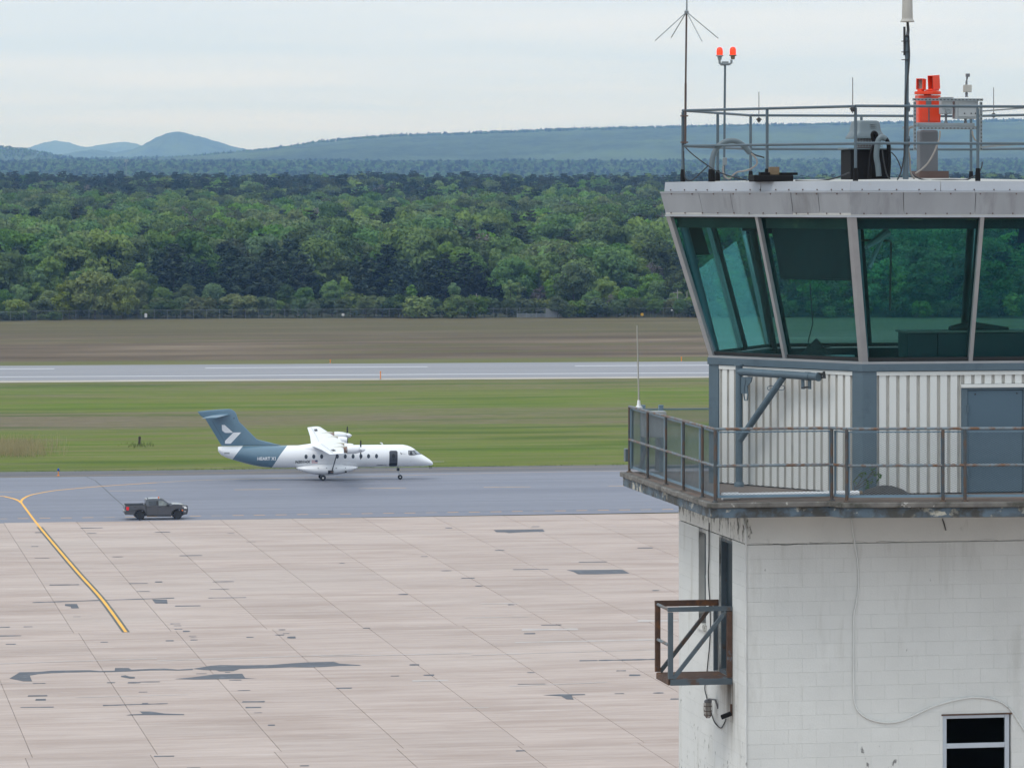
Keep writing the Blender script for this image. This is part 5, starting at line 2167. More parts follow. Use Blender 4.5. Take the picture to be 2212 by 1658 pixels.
# cab interior
ci = part('cab_interior', tower)
m = MB()
m.prism([tuple(hexp(i, 1.17, 26.90)) for i in range(6)], (0, 0, .05))
m.build('ceiling', m_ceil, ci)
m = MB()
m.prism([tuple(hexp(i, .97, 24.25)) for i in range(6)], (0, 0, .05))
m.build('floor', m_dark, ci)
for i in range(6):
    n = fn(i)
    a, b = hexp(i, 1.165, 26.84) - n * .04, hexp(i + 1, 1.165, 26.84) - n * .04
    m = MB()
    m.bar(a, b, (0, 0, 1), .13, .03)
    m.build('valance', m_ceil if i in (0, 1) else m_shade, ci)
for i in range(6):                               # low inner wall under the sill
    n = fn(i)
    a, b = hexp(i, .955, 24.58), hexp(i + 1, .955, 24.58)
    m = MB()
    m.bar(a, b, (0, 0, 1), .55, .03)
    m.build('inner_parapet', m_console, ci)


def shade(i, s0, s1, h, mat, inset=.13):
    A, B, C, D = hexp(i, 1, ZS), hexp(i + 1, 1, ZS), hexp(i + 1, KT, ZW), hexp(i, KT, ZW)
    n = (B - A).cross(D - A).normalized()
    if n.dot(fn(i)) < 0:
        n = -n
    P = lambda s, h_: (A.lerp(B, s)).lerp(D.lerp(C, s), h_) - n * inset
    m = MB()
    m.prism([P(s0, 1 - h), P(s1, 1 - h), P(s1, .97), P(s0, .97)], -n * .004)
    m.tube([P(s0, 1 - h), P(s1, 1 - h)], .012, 6)
    m.build('roller_shade', mat, ci)


shade(0, .06, .47, .455, m_shade)
shade(0, .60, .74, .17, m_shade, .5)
shade(5, .02, .34, .20, m_shadeb)
shade(2, .0, .48, .16, m_shadeb)
shade(2, .55, .95, .12, m_shade)
shade(1, .1, .30, .30, m_shade)
shade(3, .55, .9, .15, m_shadeb)
ib = MB()
u0, z0 = on_plane(1952, 775, 0, .95, 1, 0)
u1, z1_ = on_plane(2105, 717, 0, .95, 1, 0)
cz = z1_
con = part('console', tower)
m = MB()
m.box(u0, u0 + .45, .75, 1.25, 24.30, cz - .002)
m.build('cabinet', m_console, con, bevel=.01)
m = MB()
m.box(u0 + .455, 5.3, .75, 1.25, 24.30, cz - .004)
m.build('cabinet', m_console, con, bevel=.01)
m = MB()
m.box(u0 - .03, 5.32, .70, 1.30, cz, cz + .03)
m.build('top', m_desk, con, bevel=.008)
m = MB()
m.box(1.75, u0 - .02, .35, .85, 24.66, 24.70)
m.build('side_desk', m_desk, con)
m = MB()
m.tube([(u0 + .7, .95, cz + .04), (u0 + 1.0, 1.0, cz + .07), (u0 + 1.6, .98, cz + .04)], [.05, .09, .03], 8)
m.build('cable_heap', m_dark, con)
# desk along the left face with a leaning board
fa, fb_ = hexp(0, .90, 24.80), hexp(1, .90, 24.80)
n = fn(0)
m = MB()
m.bar(fa - n * .15, fb_ - n * .15, n, .5, .04)
m.build('side_desk', m_dark, con)
m = MB()
c0 = hexp(0, .86, 24.83).lerp(hexp(1, .86, 24.83), .30)
e = (hexp(1, 1, 0) - hexp(0, 1, 0)).normalized()
m.prism([c0 + e * -.1, c0 + e * .75, c0 + e * .30 + Vector((0, 0, .33))], -n * .03)
m.build('leaning_board', m_dark, con)
m = MB()
c0 = hexp(0, .88, 24.83).lerp(hexp(1, .88, 24.83), .18)
m.prism([c0, c0 + e * .55, c0 + e * .42 + Vector((0, 0, .09)), c0 + e * .05 + Vector((0, 0, .10))], -n * .25)
m.build('paper_box', m_greypaint, con)
m = MB()                                         # hanging pipe seen through the right face
pu, pz = on_plane(1925, 520, 0, .8, 1, 0)
m.tube([(pu - .65, .8, pz + .01), (pu - .02, .8, pz), (pu, .8, pz - .03), (pu - .02, .8, pz - 1.02)], .016, 6)
m.build('hanging_pipe', m_brownpaint, con)
m = MB()
pu, pz = on_plane(2000, 478, 0, .9, 1, 0)
m.box(pu - .12, pu + .12, .85, 1.1, pz - .10, pz + .18)
m.box(pu - .9, pu - .12, .88, .95, pz + .05, pz + .12)
m.build('speaker_cluster', m_dark, con)
m = MB()
pu, pz = on_plane(1870, 500, 0, .35, 1, 0)
m.tube([(pu - .02, .25, 26.5), (pu + .35, .45, 26.72)], [.035, .07], 8)
m.tube([(pu + .02, .25, 26.2), (pu + .3, .45, 26.68)], .03, 6)
m.build('bracket_lamp', m_greypaint, con)
m = MB()
pts = [on_plane(x, y, 1.705, 0, -.5, .866) for x, y in ((1716, 612), (1722, 700), (1712, 740), (1722, 755), (1760, 750))]
m.tube([(1.705 - .5 * s + .3, .866 * s + .25, z) for s, z in pts], .009, 5)
m.build('hanging_cord', m_dark, con)

# roof railing
rr = part('roof_railing', tower)
KR = 1.13
for z, nm in ((28.52, 'top_rail'), (27.99, 'mid_rail')):
    for i in range(6):
        m = MB()
        m.tube([hexp(i, KR, z + .001 * i), hexp(i + 1, KR, z + .001 * i)], .020, 8)
        m.build(nm, m_bluerail, rr, smooth=50)
for i in range(6):
    for p in (hexp(i, KR, 0), hexp(i, KR, 0).lerp(hexp(i + 1, KR, 0), .5)):
        m = MB()
        m.tube([(p.x, p.y, ZR), (p.x, p.y, 28.50)], .0225, 8)
        m.build('post', m_bluerail, rr, smooth=50)
        m = MB()
        m.lathe([(.040, ZR), (.037, ZR + .12), (.030, ZR + .19)], (p.x, p.y, 0), n=10)
        m.build('post_boot', m_black, rr, smooth=50)

# ================================================================== THINGS ON THE TOWER
def roofpt(px, py, v):
    u, z = on_plane(px, py, 0, v, 1, 0)
    return Vector((u, v, z))


zz1 = lambda x, y: ((2400 + x / 1.536) / 1.736, y / 1.536 / 1.736)
zb2 = lambda x, y: ((3300 + x / 3.3167) / 1.736, (200 + y / 3.3167) / 1.736)      # right end of the roof
zb1 = lambda x, y: ((2780 + x / 2.763) / 1.736, (100 + y / 2.763) / 1.736)


def rp2(x, y, v):
    return roofpt(*zb2(x, y), v)


def rp1(x, y, v):
    return roofpt(*zb1(x, y), v)


def rz1(x, y, v):
    return roofpt(*zz1(x, y), v)


# ground plane antenna on the left corner
B1 = hexp(1, KR, 0)
e = tthing('antenna', 'tall brown antenna pole with slanting ground rods at the left roof corner', 'antenna', B1.x + .06, B1.y - .06, ZR)
v = B1.y - .06
top = rz1(268, 70, v)
bx = rz1(261, 830, v)
m = MB()
m.tube([bx, rz1(263, 480, v)], .0175, 8)
m.tube([rz1(263, 490, v), rz1(268, 75, v)], .0145, 8)
m.build('pole', paint('brown_pole', (0.075, 0.05, 0.045), 0.6, var=0.2, scale=4), e, smooth=50)
m = MB()
m.tube([rz1(269, 66, v), rz1(270, 0, v), rz1(271, -90, v)], [.014, .011, .006], 6)
m.build('whip', m_grey, e)
m = MB()
m.lathe([(.025, -.03), (.033, -.018), (.033, .012), (.015, .025)], top, n=10)
m.build('hub', m_grey, e, smooth=50)
for x, y, dv in ((88, 234, -.25), (451, 222, -.1), (357, 238, -.5), (180, 217, .5)):
    m = MB()
    q = rz1(x, y, v + dv)
    m.tube([top, q], .0075, 5)
    m.build('ground_rod', m_grey, e)
for y in (668, 820):
    m = MB()
    c = rz1(255, y, v)
    m.box(c.x - .05, c.x + .05, c.y - .04, c.y + .04, c.z - .010, c.z + .010)
    m.build('clamp', m_brownpaint, e)

# twin red obstruction lights
v = 3.6
b = rz1(484, 1035, v)
e = tthing('obstruction_light', 'pair of lit red warning lamps on a thin grey pole by the left roof railing', 'warning light', b.x, v, ZR)
t0 = rz1(490, 372, v)
m = MB()
m.tube([(b.x, v, ZR), rz1(487, 700, v), t0], [.019, .018, .017], 8)
m.build('pole', m_bluerail, e, smooth=50)
m = MB()
m.tube([rz1(458, 345, v), rz1(459, 364, v), rz1(468, 372, v), t0, rz1(516, 370, v), rz1(526, 362, v), rz1(527, 345, v)], .019, 8)
m.box(t0.x - .045, t0.x + .045, v - .04, v + .04, t0.z + .0, t0.z + .045)
m.build('yoke', m_grey, e, smooth=50)
for cx_, yb in ((459, 322), (535, 320)):
    c = rz1(cx_, yb, v)
    m = MB()
    m.lathe([(.028, -.06), (.036, -.012), (.056, -.006), (.056, .006), (.048, .010)], c, n=14)
    m.build('lamp_base', m_tan if cx_ > 500 else m_grey, e, smooth=40)
    m = MB()
    m.lathe([(.047, .010), (.049, .06), (.046, .095), (.036, .118), (.018, .129), (.002, .131)], c, n=16)
    m.build('lens', m_redlamp, e, smooth=60)
c = rz1(484, 930, v)
m = MB()
m.box(c.x - .03, c.x + .03, v - .08, v - .02, c.z - .06, c.z + .06)
m.build('junction_box', m_grey, e, bevel=.01)

# gooseneck pipe
v = 2.2
P = [rz1(x, y, v) for x, y in ((413, 1040), (413, 960), (420, 905), (440, 858), (475, 825), (515, 812), (555, 815), (592, 836), (622, 868), (634, 882))]
e = tthing('gooseneck_pipe', 'grey curved gooseneck conduit rising from the roof behind the left railing', 'pipe', P[0].x, v, ZR)
P[0].z = ZR
m = MB()
m.tube(spline([tuple(p) for p in P], 4), .042, 10)
m.build('pipe', m_hood, e, smooth=60)
m = MB()
m.lathe([(.054, ZR), (.051, ZR + .17), (.044, ZR + .19)], (P[0].x, v, 0), n=12)
m.build('boot', m_black, e, smooth=50)
m = MB()
m.tube([rz1(628, 872, v), rz1(660, 892, v), rz1(716, 908, v)], [.014, .012, .010], 6)
m.build('cable_end', m_cabled, e)


def cable(label, pts, r, mat, cat='cable', n=5, name='cable', sides=6):
    m = MB()
    P = spline([tuple(p) for p in pts], n)
    m.tube(P, r, sides)
    o = m.build(name, mat, None, smooth=60, origin=tuple(P[0]))
    o.location = T(*P[0])
    o.rotation_euler = (0, 0, TH)
    tag(o, label, cat)
    return o


v = 2.1
cable('pale conduit looping from the gooseneck pipe down to the roof', [rz1(x, y, v) for x, y in ((640, 885), (668, 912), (672, 945), (640, 972), (600, 985), (560, 992), (535, 1010), (515, 1030), (490, 1018), (478, 985), (480, 955))], .013, m_cablet)
cable('thin black cable sagging from the left railing post to the roof', [rz1(x, y, 1.9) for x, y in ((262, 850), (310, 895), (385, 950), (440, 985), (520, 1015), (620, 1040))], .009, m_cabled)
cable('black cable hanging along the left corner roof post', [rz1(x, y, 2.5) for x, y in ((252, 870), (254, 960), (262, 1030), (300, 1038), (345, 1000), (392, 955))], .009, m_cabled)

# junction boxes on the roof, left
v = .9
a, b2 = rz1(643, 1040, v), rz1(870, 1008, v)
e = tthing('roof_junction_box', 'low black equipment box with a rusty lid piece on the roof edge', 'box', a.x, v, ZR)
m = MB()
m.box(a.x, b2.x, v - .15, v + .2, ZR, b2.z)
m.build('body', m_black, e, bevel=.015)
c = rz1(772, 985, v)
m = MB()
m.box(c.x - .07, c.x + .07, v - .05, v + .07, b2.z, c.z + .06)
m.build('relay', m_tan, e, bevel=.008)
m = MB()
m.box(c.x - .22, c.x - .08, v - .08, v + .05, b2.z, b2.z + .04)
m.box(c.x + .08, c.x + .33, v - .1, v + .1, b2.z, b2.z + .035)
m.build('fittings', m_black, e, bevel=.006)

# roof fan
v = 1.4
e_c = rp1(1345, 1500, v)
fx0, fx1 = rp1(1120, 1300, v).x, rp1(1553, 1300, v).x
fc = (fx0 + fx1) / 2
zk = rp1(1300, 1272, v).z
e = tthing('roof_fan', 'grey mushroom hood roof fan on a tall black curb', 'fan', fc, v + .5, ZR)
m = MB()
m.box(fx0 + .02, fx1 - .015, v, v + .56, ZR, zk)
m.build('curb', m_black, e, bevel=.01)
m = MB()
m.box(fx0 - .02, fx1 + .02, v - .03, v + .59, zk, zk + .02)
m.build('curb_cap', m_hood, e)
hz0, hz1_, hz2 = rp1(1300, 1150, v).z, rp1(1300, 1085, v).z, rp1(1300, 970, v).z
m = MB()
for i in range(18):
    x = fx0 + .12 + (fx1 - fx0 - .24) * i / 17
    m.bar((x, v + .06, zk + .03), (x, v + .06, hz0), (1, 0, 0), .006, .006)
for i in range(5):
    z = zk + .04 + (hz0 - zk - .05) * i / 4
    m.bar((fx0 + .12, v + .06, z), (fx1 - .12, v + .06, z), (0, 0, 1), .006, .006)
m.build('bird_screen', m_grey, e, kind='stuff')
m = MB()
m.lathe([(.17, zk + .02), (.17, hz0)], (fc + .03, v + .28, 0), n=20)
m.build('motor_drum', m_brownpaint, e, smooth=50)


def rrect(cx_, cy_, hx_, hy_, z, r=.12, n=5):
    out = []
    for sx, sy, a0 in ((1, 1, 0), (-1, 1, 90), (-1, -1, 180), (1, -1, 270)):
        for i in range(n):
            a = rad(a0 + 90 * i / (n - 1))
            out.append(Vector((cx_ + sx * (hx_ - r) + r * math.cos(a), cy_ + sy * (hy_ - r) + r * math.sin(a), z)))
    return out


hw = (fx1 - fx0) / 2
m = MB()
cy_ = v + .28
m.loft([rrect(fc, cy_, hw * .77, .26, hz0 - .01, .06), rrect(fc, cy_, hw * .77, .26, hz0 + .012, .06), rrect(fc, cy_, hw * .66, .235, hz1_ - .012, .08), rrect(fc, cy_, hw * .625, .225, hz1_ + .008, .08),
        rrect(fc, cy_, hw * .585, .21, hz2 - .05, .08), rrect(fc, cy_, hw * .545, .195, hz2 - .014, .08), rrect(fc, cy_, hw * .46, .165, hz2, .08)])
m.build('hood', m_hood, e, smooth=35)
m = MB()
for i in range(3):
    z = hz1_ + .055 + i * .024
    m.box(fc + .02, fc + .095, v + .28 - .228, v + .28 - .20, z, z + .008)
m.build('louvre', m_grey, e)
hoses = []
cable('thick black hose drooping over the side of the roof fan', [rp1(x, y, 1.2) for x, y in ((1375, 1190), (1358, 1120), (1378, 1098), (1400, 1125), (1385, 1200), (1350, 1300), (1335, 1420), (1325, 1570))], .030, m_black)
cable('grey flexible duct bending from the roof fan down to the roof', [rp1(x, y, 1.1) for x, y in ((1495, 1165), (1455, 1145), (1420, 1180), (1405, 1260), (1400, 1350), (1415, 1440), (1425, 1550))], .043, m_hood, 'duct', sides=10)
cable('dark bent pipe on the right side of the roof fan', [rp1(x, y, 1.15) for x, y in ((1460, 1150), (1500, 1165), (1525, 1220), (1528, 1300), (1530, 1420), (1520, 1560))], .032, m_black, 'pipe')
cable('thin black cable on the roof in front of the fan', [rp1(x, y, .9) for x, y in ((1120, 1512), (1040, 1545), (950, 1575), (850, 1592), (700, 1600), (560, 1596))], .011, m_cabled)
cable('thin loop of dark cable in front of the black fan curb', [rp1(x, y, 1.05) for x, y in ((1460, 1280), (1480, 1420), (1510, 1540), (1560, 1590), (1660, 1590))], .010, m_cabled)
cable('black cable running from the fan to the tall antenna mast', [rp1(x, y, 1.1) for x, y in ((1553, 1300), (1600, 1350), (1640, 1430), (1655, 1500), (1620, 1575))], .009, m_cabled)

# tall mast with the fibreglass antenna, on the front railing
v = -.28
e = tthing('antenna_mast', 'tall slate blue mast with a grey cylinder antenna clamped to the front railing', 'antenna', rz1(1532, 1030, v).x, v, ZR)
m = MB()
m.tube([rz1(1530, 1033, v), rz1(1532, 900, v), rz1(1535, 620, v), rz1(1537, 420, v), rz1(1538, 205, v)], [.044, .038, .034, .031, .029], 10)
m.build('pole', m_bluerail, e, smooth=50)
m = MB()
m.tube([rz1(1541, 210, v - .06), rz1(1545, 170, v), rz1(1541, 128, v)], [.026, .022, .018], 8)
m.build('neck', m_cabled, e, smooth=50)
m = MB()
m.lathe([(.098, 0), (.102, .010), (.088, .03), (.078, .05)], rz1(1540, 128, v), n=16)
m.build('flange', m_cream, e, smooth=50)
m = MB()
m.tube([rz1(1540, 118, v), rz1(1540, 0, v), rz1(1540, -60, v)], [.080, .074, .070], 14)
m.build('antenna_body', m_cream, e, smooth=50)
m = MB()
m.tube([rz1(1524, 320, v), rz1(1523, 155, v)], .018, 8)
m.build('splice_tube', m_cabled, e, smooth=50)
m = MB()
m.tube(spline([tuple(rz1(x, y, v - .04)) for x, y in ((1546, 170), (1550, 260), (1552, 330), (1544, 440), (1530, 560), (1527, 700), (1524, 830), (1518, 920), (1500, 1000), (1482, 1036))], 4), .011, 6)
m.build('feed_cable', m_cabled, e, smooth=50)
for y in (606, 628, 800, 830):
    c = rz1(1545, y, v)
    m = MB()
    m.lathe([(.03, -.022), (.042, -.014), (.042, .014), (.03, .022)], c, (1, 0, 0), n=10)
    m.build('clamp', m_bluerail, e, smooth=50)
for y in (238, 345, 300):
    c = rz1(1527, y, v)
    m = MB()
    m.box(c.x - .045, c.x + .06, v - .045, v + .04, c.z - .005, c.z + .005)
    m.build('band', m_cabled, e)
cable('pale flexible conduit running up beside the tall antenna mast', [rp2(x, y, -.22) for x, y in ((400, 915), (365, 935), (352, 1000), (350, 1100), (355, 1200), (372, 1320), (380, 1480), (430, 1560))], .014, m_cablet)

# orange beacon on its column
v = 2.3
ca, cb_ = rp2(475, 1460, v), rp2(702, 960, v)
cc = (ca.x + cb_.x) / 2
e = tthing('rotating_beacon', 'bright orange twin head rotating beacon on a thick grey column', 'beacon', cc, v, ZR)
zcol = rp2(500, 955, v).z
m = MB()
m.box(ca.x, cb_.x, v - .11, v + .11, ZR + .05, zcol)
m.build('column', m_column, e, bevel=.03)
bp0, bp1 = rp2(440, 1515, v), rp2(803, 1465, v)
m = MB()
m.box(bp0.x, bp1.x, v - .22, v + .22, ZR + .02, bp1.z)
m.build('base_plate', m_brownpaint, e)
h0, h1 = rp2(497, 862, v), rp2(738, 525, v)
hcx = (rp2(447, 700, v).x + rp2(741, 700, v).x) / 2
hwd = (rp2(741, 700, v).x - rp2(447, 700, v).x) / 2
m = MB()
HD = .11
m.loft([rrect(hcx, v, hwd - .012, HD, h0.z, .02), rrect(hcx, v, hwd - .012, HD, h1.z, .02)])
m.build('housing', m_orange, e)
m = MB()
dzl = rp2(600, 845, v).z
x0, x1 = rp2(510, 700, v - HD).x, rp2(600, 700, v - HD).x
m.box(x0, x1, v - HD - .012, v - HD, dzl, rp2(600, 580, v).z)
x2, x3 = rp2(615, 700, v - HD).x, rp2(738, 700, v - HD).x
m.box(x2, x3, v - HD - .012, v - HD, dzl, rp2(600, 580, v).z)
m.build('access_door', m_orange, e, bevel=.005)
m = MB()
c1 = rp2(605, 700, v - HD)
m.box(c1.x - .008, c1.x + .008, v - HD - .016, v - HD - .001, dzl - .01, rp2(600, 690, v).z)
c2 = rp2(600, 600, v - HD)
m.box(c2.x - .040, c2.x + .040, v - HD - .03, v - HD - .001, rp2(600, 655, v).z, rp2(600, 555, v).z)
m.build('latch_plate', m_column, e)
dk = rp2(593, 495, v)
m = MB()
m.lathe([(.05, -.05), (.06, -.025), (.198, -.022), (.200, .020), (.185, .026), (.06, .03)], dk, n=28)
m.build('turntable', m_orange, e, smooth=40)


def head(cx_, cy_, w_, d_, z0, z1_, rot, tilt, nm='lamp_head'):
    hp = part(nm, e)
    R_ = Matrix.Rotation(rot, 3, 'Z') @ Matrix.Rotation(tilt, 3, 'Y')
    zc_ = (z0 + z1_) / 2
    h_ = (z1_ - z0) / 2
    X = lambda x, y, z: tuple(Vector((cx_, cy_, zc_)) + R_ @ Vector((x, y, z)))
    m = MB()
    s = .010
    for (a, b, c, d, f, g) in ((-w_, w_, -d_, -d_ + s, -h_, h_), (-w_, w_, d_ - s, d_, -h_, h_), (-w_, w_, -d_ + s, d_ - s, -h_, -h_ + s), (-w_, w_, -d_ + s, d_ - s, h_ - s, h_),
                               (-w_, -w_ + s, -d_ + s, d_ - s, -h_ + s, h_ - s)):
        k = len(m.v)
        m.box(a, b, c, d, f, g)
        m.v[k:] = [X(*p) for p in m.v[k:]]
    m.build('hood', m_orange, hp)
    m = MB()
    m.box(0, 0.001, 0, 0.001, 0, 0.001)
    m.v, m.f, m.m = [], [], []
    m.box(-w_ * .5, -w_ * .5 + .012, -d_ + s, d_ - s, -h_ + s, h_ - s)
    m.v = [X(*p) for p in m.v]
    m.lathe([(.004, -.002), (d_ * .5, 0), (d_ * .5, .006), (.004, .012)], X(-w_ * .3, 0, 0), tuple(R_ @ Vector((1, 0, 0))), n=18)
    m.build('lens', m_cream, hp, smooth=50)
    m = MB()
    m.box(-w_, w_, -d_ * .6, d_ * .6, -h_ - .03, -h_ - .001)
    m.v = [X(*p) for p in m.v]
    m.build('bracket', m_orange, hp)
    m = MB()
    for z in (-h_ * .55, h_ * .75):
        for x in (-w_ * .5, w_ * .45):
            m.lathe([(.007, 0), (.006, .006)], X(x, -d_, z), tuple(R_ @ Vector((0, -1, 0))), n=7)
    m.build('bolt', m_white, hp)


a, b2 = rp2(440, 455, v), rp2(572, 318, v)
head((a.x + b2.x) / 2, v - .02, .062, .055, a.z, b2.z, rad(-128), rad(-3))
a, b2 = rp2(604, 445, v), rp2(744, 275, v)
head((a.x + b2.x) / 2, v + .02, .070, .058, a.z, b2.z, rad(-150), rad(4))
m = MB()
c = rp2(620, 450, v)
m.box(c.x - .06, c.x + .02, v - .08, v + .06, dk.z + .03, c.z)
m.build('counterweight', m_orange, e, bevel=.01)

# strut frame shelf carrying the boxes
vf = 1.75
s0, s1 = rp2(408, 550, vf), rp2(1280, 1210, vf)
e = tthing('strut_frame', 'slotted grey steel frame with a shelf behind the front roof railing', 'frame', (s0.x + s1.x) / 2, vf, ZR)
ztop, zlo = s0.z, s1.z


def strut(p, q, wd, slots_dir, nm):
    p, q = Vector(p), Vector(q)
    m = MB()
    m.bar(p, q, wd, .036, .03)
    L = (q - p).length
    u = (q - p) / L
    k = int(L / .055)
    mm = MB()
    for i in range(k):
        c = p + u * ((i + .5) * L / k)
        mm.bar(c - u * .014 + Vector((0, -.016, 0)), c + u * .014 + Vector((0, -.016, 0)), wd, .013, .004)
    o = m.build(nm, m_grey, e)
    mm.build('slots', m_dark, o, origin=tuple(ORG[o.name]), kind='stuff')


strut((s0.x, vf, ztop - .03), (s1.x, vf, ztop - .03), (0, 0, 1), 1, 'channel')
strut((s0.x + .03, vf, zlo), (s0.x + .03, vf, ztop - .06), (1, 0, 0), 1, 'upright')
strut((s1.x - .03, vf, zlo), (s1.x - .03, vf, ztop - .06), (1, 0, 0), 1, 'upright')
zs0, zs1 = rp2(700, 950, vf).z, rp2(700, 915, vf).z
strut((s0.x + .08, vf - .03, (zs0 + zs1) / 2), (s1.x - .08, vf - .03, (zs0 + zs1) / 2), (0, 0, 1), 1, 'channel')
zs2 = rp2(700, 866, vf).z
m = MB()
m.box(s0.x + .09, s1.x - .12, vf + .02, vf + .26, zs1 + .005, zs2)
m.build('shelf', m_grey, e, bevel=.006)
for x in (s0.x + .03, s1.x - .03):
    m = MB()
    m.box(x - .02, x + .02, vf + .02, vf + .60, zs0 + .02, zs0 + .06)
    m.build('bracket', m_grey, e)
m = MB()
m.bar((s1.x - .03, vf, zlo + .05), (s1.x - .03, -.30, zlo + .08), (0, 0, 1), .03, .03)
m.bar((s1.x - .03, vf, ztop - .2), (s1.x - .03, -.30, ztop - .2), (0, 0, 1), .02, .02)
m.build('arm', m_grey, e)


def enclosure(nm, label, x0, x1, y0, y1, dep, stub_y, extra=None, mat=m_greypaint):
    a, b = rp2(x0, y1, vf + .05), rp2(x1, y0, vf + .05)
    e2 = tthing(nm, label, 'box', (a.x + b.x) / 2, vf + .15, zs2)
    m = MB()
    m.box(a.x, b.x, vf + .05, vf + .05 + dep, a.z, b.z)
    m.build('case', mat, e2, bevel=.012)
    c = (a.x + b.x) / 2
    m = MB()
    m.lathe([(.028, 0), (.026, .015), (.018, .03), (.018, a.z - zs2 - .02), (.026, a.z - zs2)], (c, vf + .12, zs2), n=10)
    m.build('stub', m_column, e2, smooth=40)
    return e2, a, b


e2, a, b2 = enclosure('detector_box', 'small grey box with a round grille on the roof shelf, right of the beacon', 765, 910, 560, 757, .14, 0)
m = MB()
c = rp2(845, 718, vf + .05)
m.lathe([(.042, .014), (.042, .022), (.03, .026), (.015, .020), (.003, .022)], c, (0, -1, 0), n=20)
m.build('grille', m_grey, e2, smooth=40)
m = MB()
m.box(a.x + .02, b2.x - .02, vf + .035, vf + .049, rp2(800, 690, vf).z, rp2(800, 560, vf).z)
m.build('door', m_greypaint, e2, bevel=.004)
m = MB()
m.box(a.x - .005, b2.x + .005, vf + .035, vf + .20, b2.z + .001, b2.z + .018)
m.build('lid', m_greypaint, e2, bevel=.006)
e2, a, b2 = enclosure('control_cabinet', 'wide light grey cabinet on the roof shelf below the small sensor', 935, 1225, 582, 815, .16, 0)
m = MB()
m.box(a.x + .045, b2.x - .03, vf + .036, vf + .049, a.z + .03, b2.z - .03)
m.build('door', m_greypaint, e2, bevel=.005)
m = MB()
for x in (1052, 1135, 1188):
    c = rp2(x, 748, vf + .035)
    m.lathe([(.011, 0), (.009, .006)], c, (0, -1, 0), n=7)
m.build('bolt', m_dark, e2)
ss = rp2(1076, 545, vf)
e2 = tthing('weather_sensor', 'small grey sensor block with a jointed tip above the light grey cabinet', 'sensor', ss.x, vf, ss.z)
m = MB()
m.lathe([(.026, 0), (.018, .025), (.024, .045), (.015, .075)], (ss.x, vf, ss.z), n=10)
m.build('stem', m_column, e2, smooth=50)
a, b2 = rp2(1043, 485, vf), rp2(1133, 393, vf)
m = MB()
m.box(a.x, b2.x, vf - .045, vf + .045, a.z, b2.z)
m.build('block', m_cream, e2, bevel=.01)
m = MB()
m.tube([rp2(1075, 393, vf), rp2(1076, 350, vf)], .017, 8)
m.tube([rp2(1076, 352, vf), rp2(1084, 300, vf), rp2(1095, 268, vf)], [.012, .015, .016], 8)
c = rp2(1088, 275, vf)
m.box(c.x - .022, c.x + .03, vf - .025, vf + .025, c.z - .022, c.z + .025)
m.build('tip', m_column, e2, smooth=40)
cable('tan cable curving from the roof shelf down past the beacon column', [rp2(x, y, 1.6) for x, y in ((748, 965), (740, 1050), (715, 1130), (670, 1240), (600, 1360), (520, 1440), (440, 1495))], .013, m_cablet)
cable('short tan cable hanging under the roof shelf, right end', [rp2(x, y, 1.6) for x, y in ((1148, 965), (1155, 1020), (1180, 1070), (1215, 1100), (1245, 1110))], .013, m_cablet)
cable('dark cable running low along the roof to the middle railing post', [rp2(x, y, .4) for x, y in ((1272, 1350), (1262, 1420), (1220, 1490), (1150, 1540), (1060, 1575), (870, 1572), (640, 1580))], .010, m_cabled)
cable('dark cable lying on the roof at the foot of the beacon column', [rp2(x, y, .6) for x, y in ((380, 1480), (450, 1540), (560, 1575), (700, 1580))], .010, m_cabled)

# lightning rods clamped to the roof railing
for i_, (p0, p1, v, lab) in enumerate([((685, 688), (685, 530), hexp(2, KR, 0).y, 'thin lightning rod on the rear left corner of the roof railing'),
                                       ((1225, 628), (1225, 447), hexp(0, KR, 0).y - .04, 'thin lightning rod on the front corner of the roof railing, near the fan'),
                                       ((2037, 662), (2037, 505), hexp(3, KR, 0).y, 'thin lightning rod on the rear railing at the right edge')]):
    a, b2 = rz1(*p0, v), rz1(*p1, v)
    e = tthing('lightning_rod', lab, 'rod', a.x, v, a.z - .05)
    m = MB()
    m.tube([a + Vector((0, 0, -.06)), b2], [.0075, .006], 6)
    m.build('rod', m_column, e)
    m = MB()
    m.lathe([(.022, -.04), (.030, -.02), (.030, .014), (.016, .03)], a, n=8)
    m.box(a.x - .038, a.x + .038, v - .025, v + .025, a.z - .010, a.z + .010)
    m.build('clamp', m_cabled, e, smooth=40)

# ------------------------------------------------------------------ davit hoist on the gallery
nL = Vector((-.866, -.5))
dL = Vector((-.5, .866))
A0 = HV[0] + HC
zd = lambda x, y: ((2300 + x / 2.0726) / 1.736, (1200 + y / 2.0726) / 1.736)


def dav(x, y, off):
    p = A0 + nL * off
    s, z = on_plane(*zd(x, y), p.x, p.y, dL.x, dL.y)
    q = p + dL * s
    return Vector((q.x, q.y, z))


b = dav(977, 1288, .22)
e = tthing('davit_hoist', 'slate blue tubular davit hoist beside the white corrugated wall', 'hoist', b.x, b.y, ZD)
o1 = .22
m = MB()
m.tube([(b.x, b.y, ZD), (b.x, b.y, dav(977, 350, o1).z)], .053, 14)
m.lathe([(.075, 0), (.075, .05), (.058, .07)], (b.x, b.y, ZD + .002), n=14)
tp = Vector((b.x, b.y, dav(977, 350, o1).z))
m.lathe([(.075, -.01), (.075, .015), (.04, .02)], tp, n=14)
m.build('mast', m_blue, e, smooth=40)
arm0, arm1 = dav(977, 400, o1), dav(1590, 440, o1 + .02)
m = MB()
m.tube([arm0, arm1], .056, 14)
m.lathe([(.066, 0), (.066, .02)], arm1, arm1 - arm0, n=14)
ud = (arm1 - arm0).normalized()
m.lathe([(.062, 0), (.062, .10)], arm1 - ud * .26, ud, n=14)
m.build('boom', m_blue, e, smooth=40)
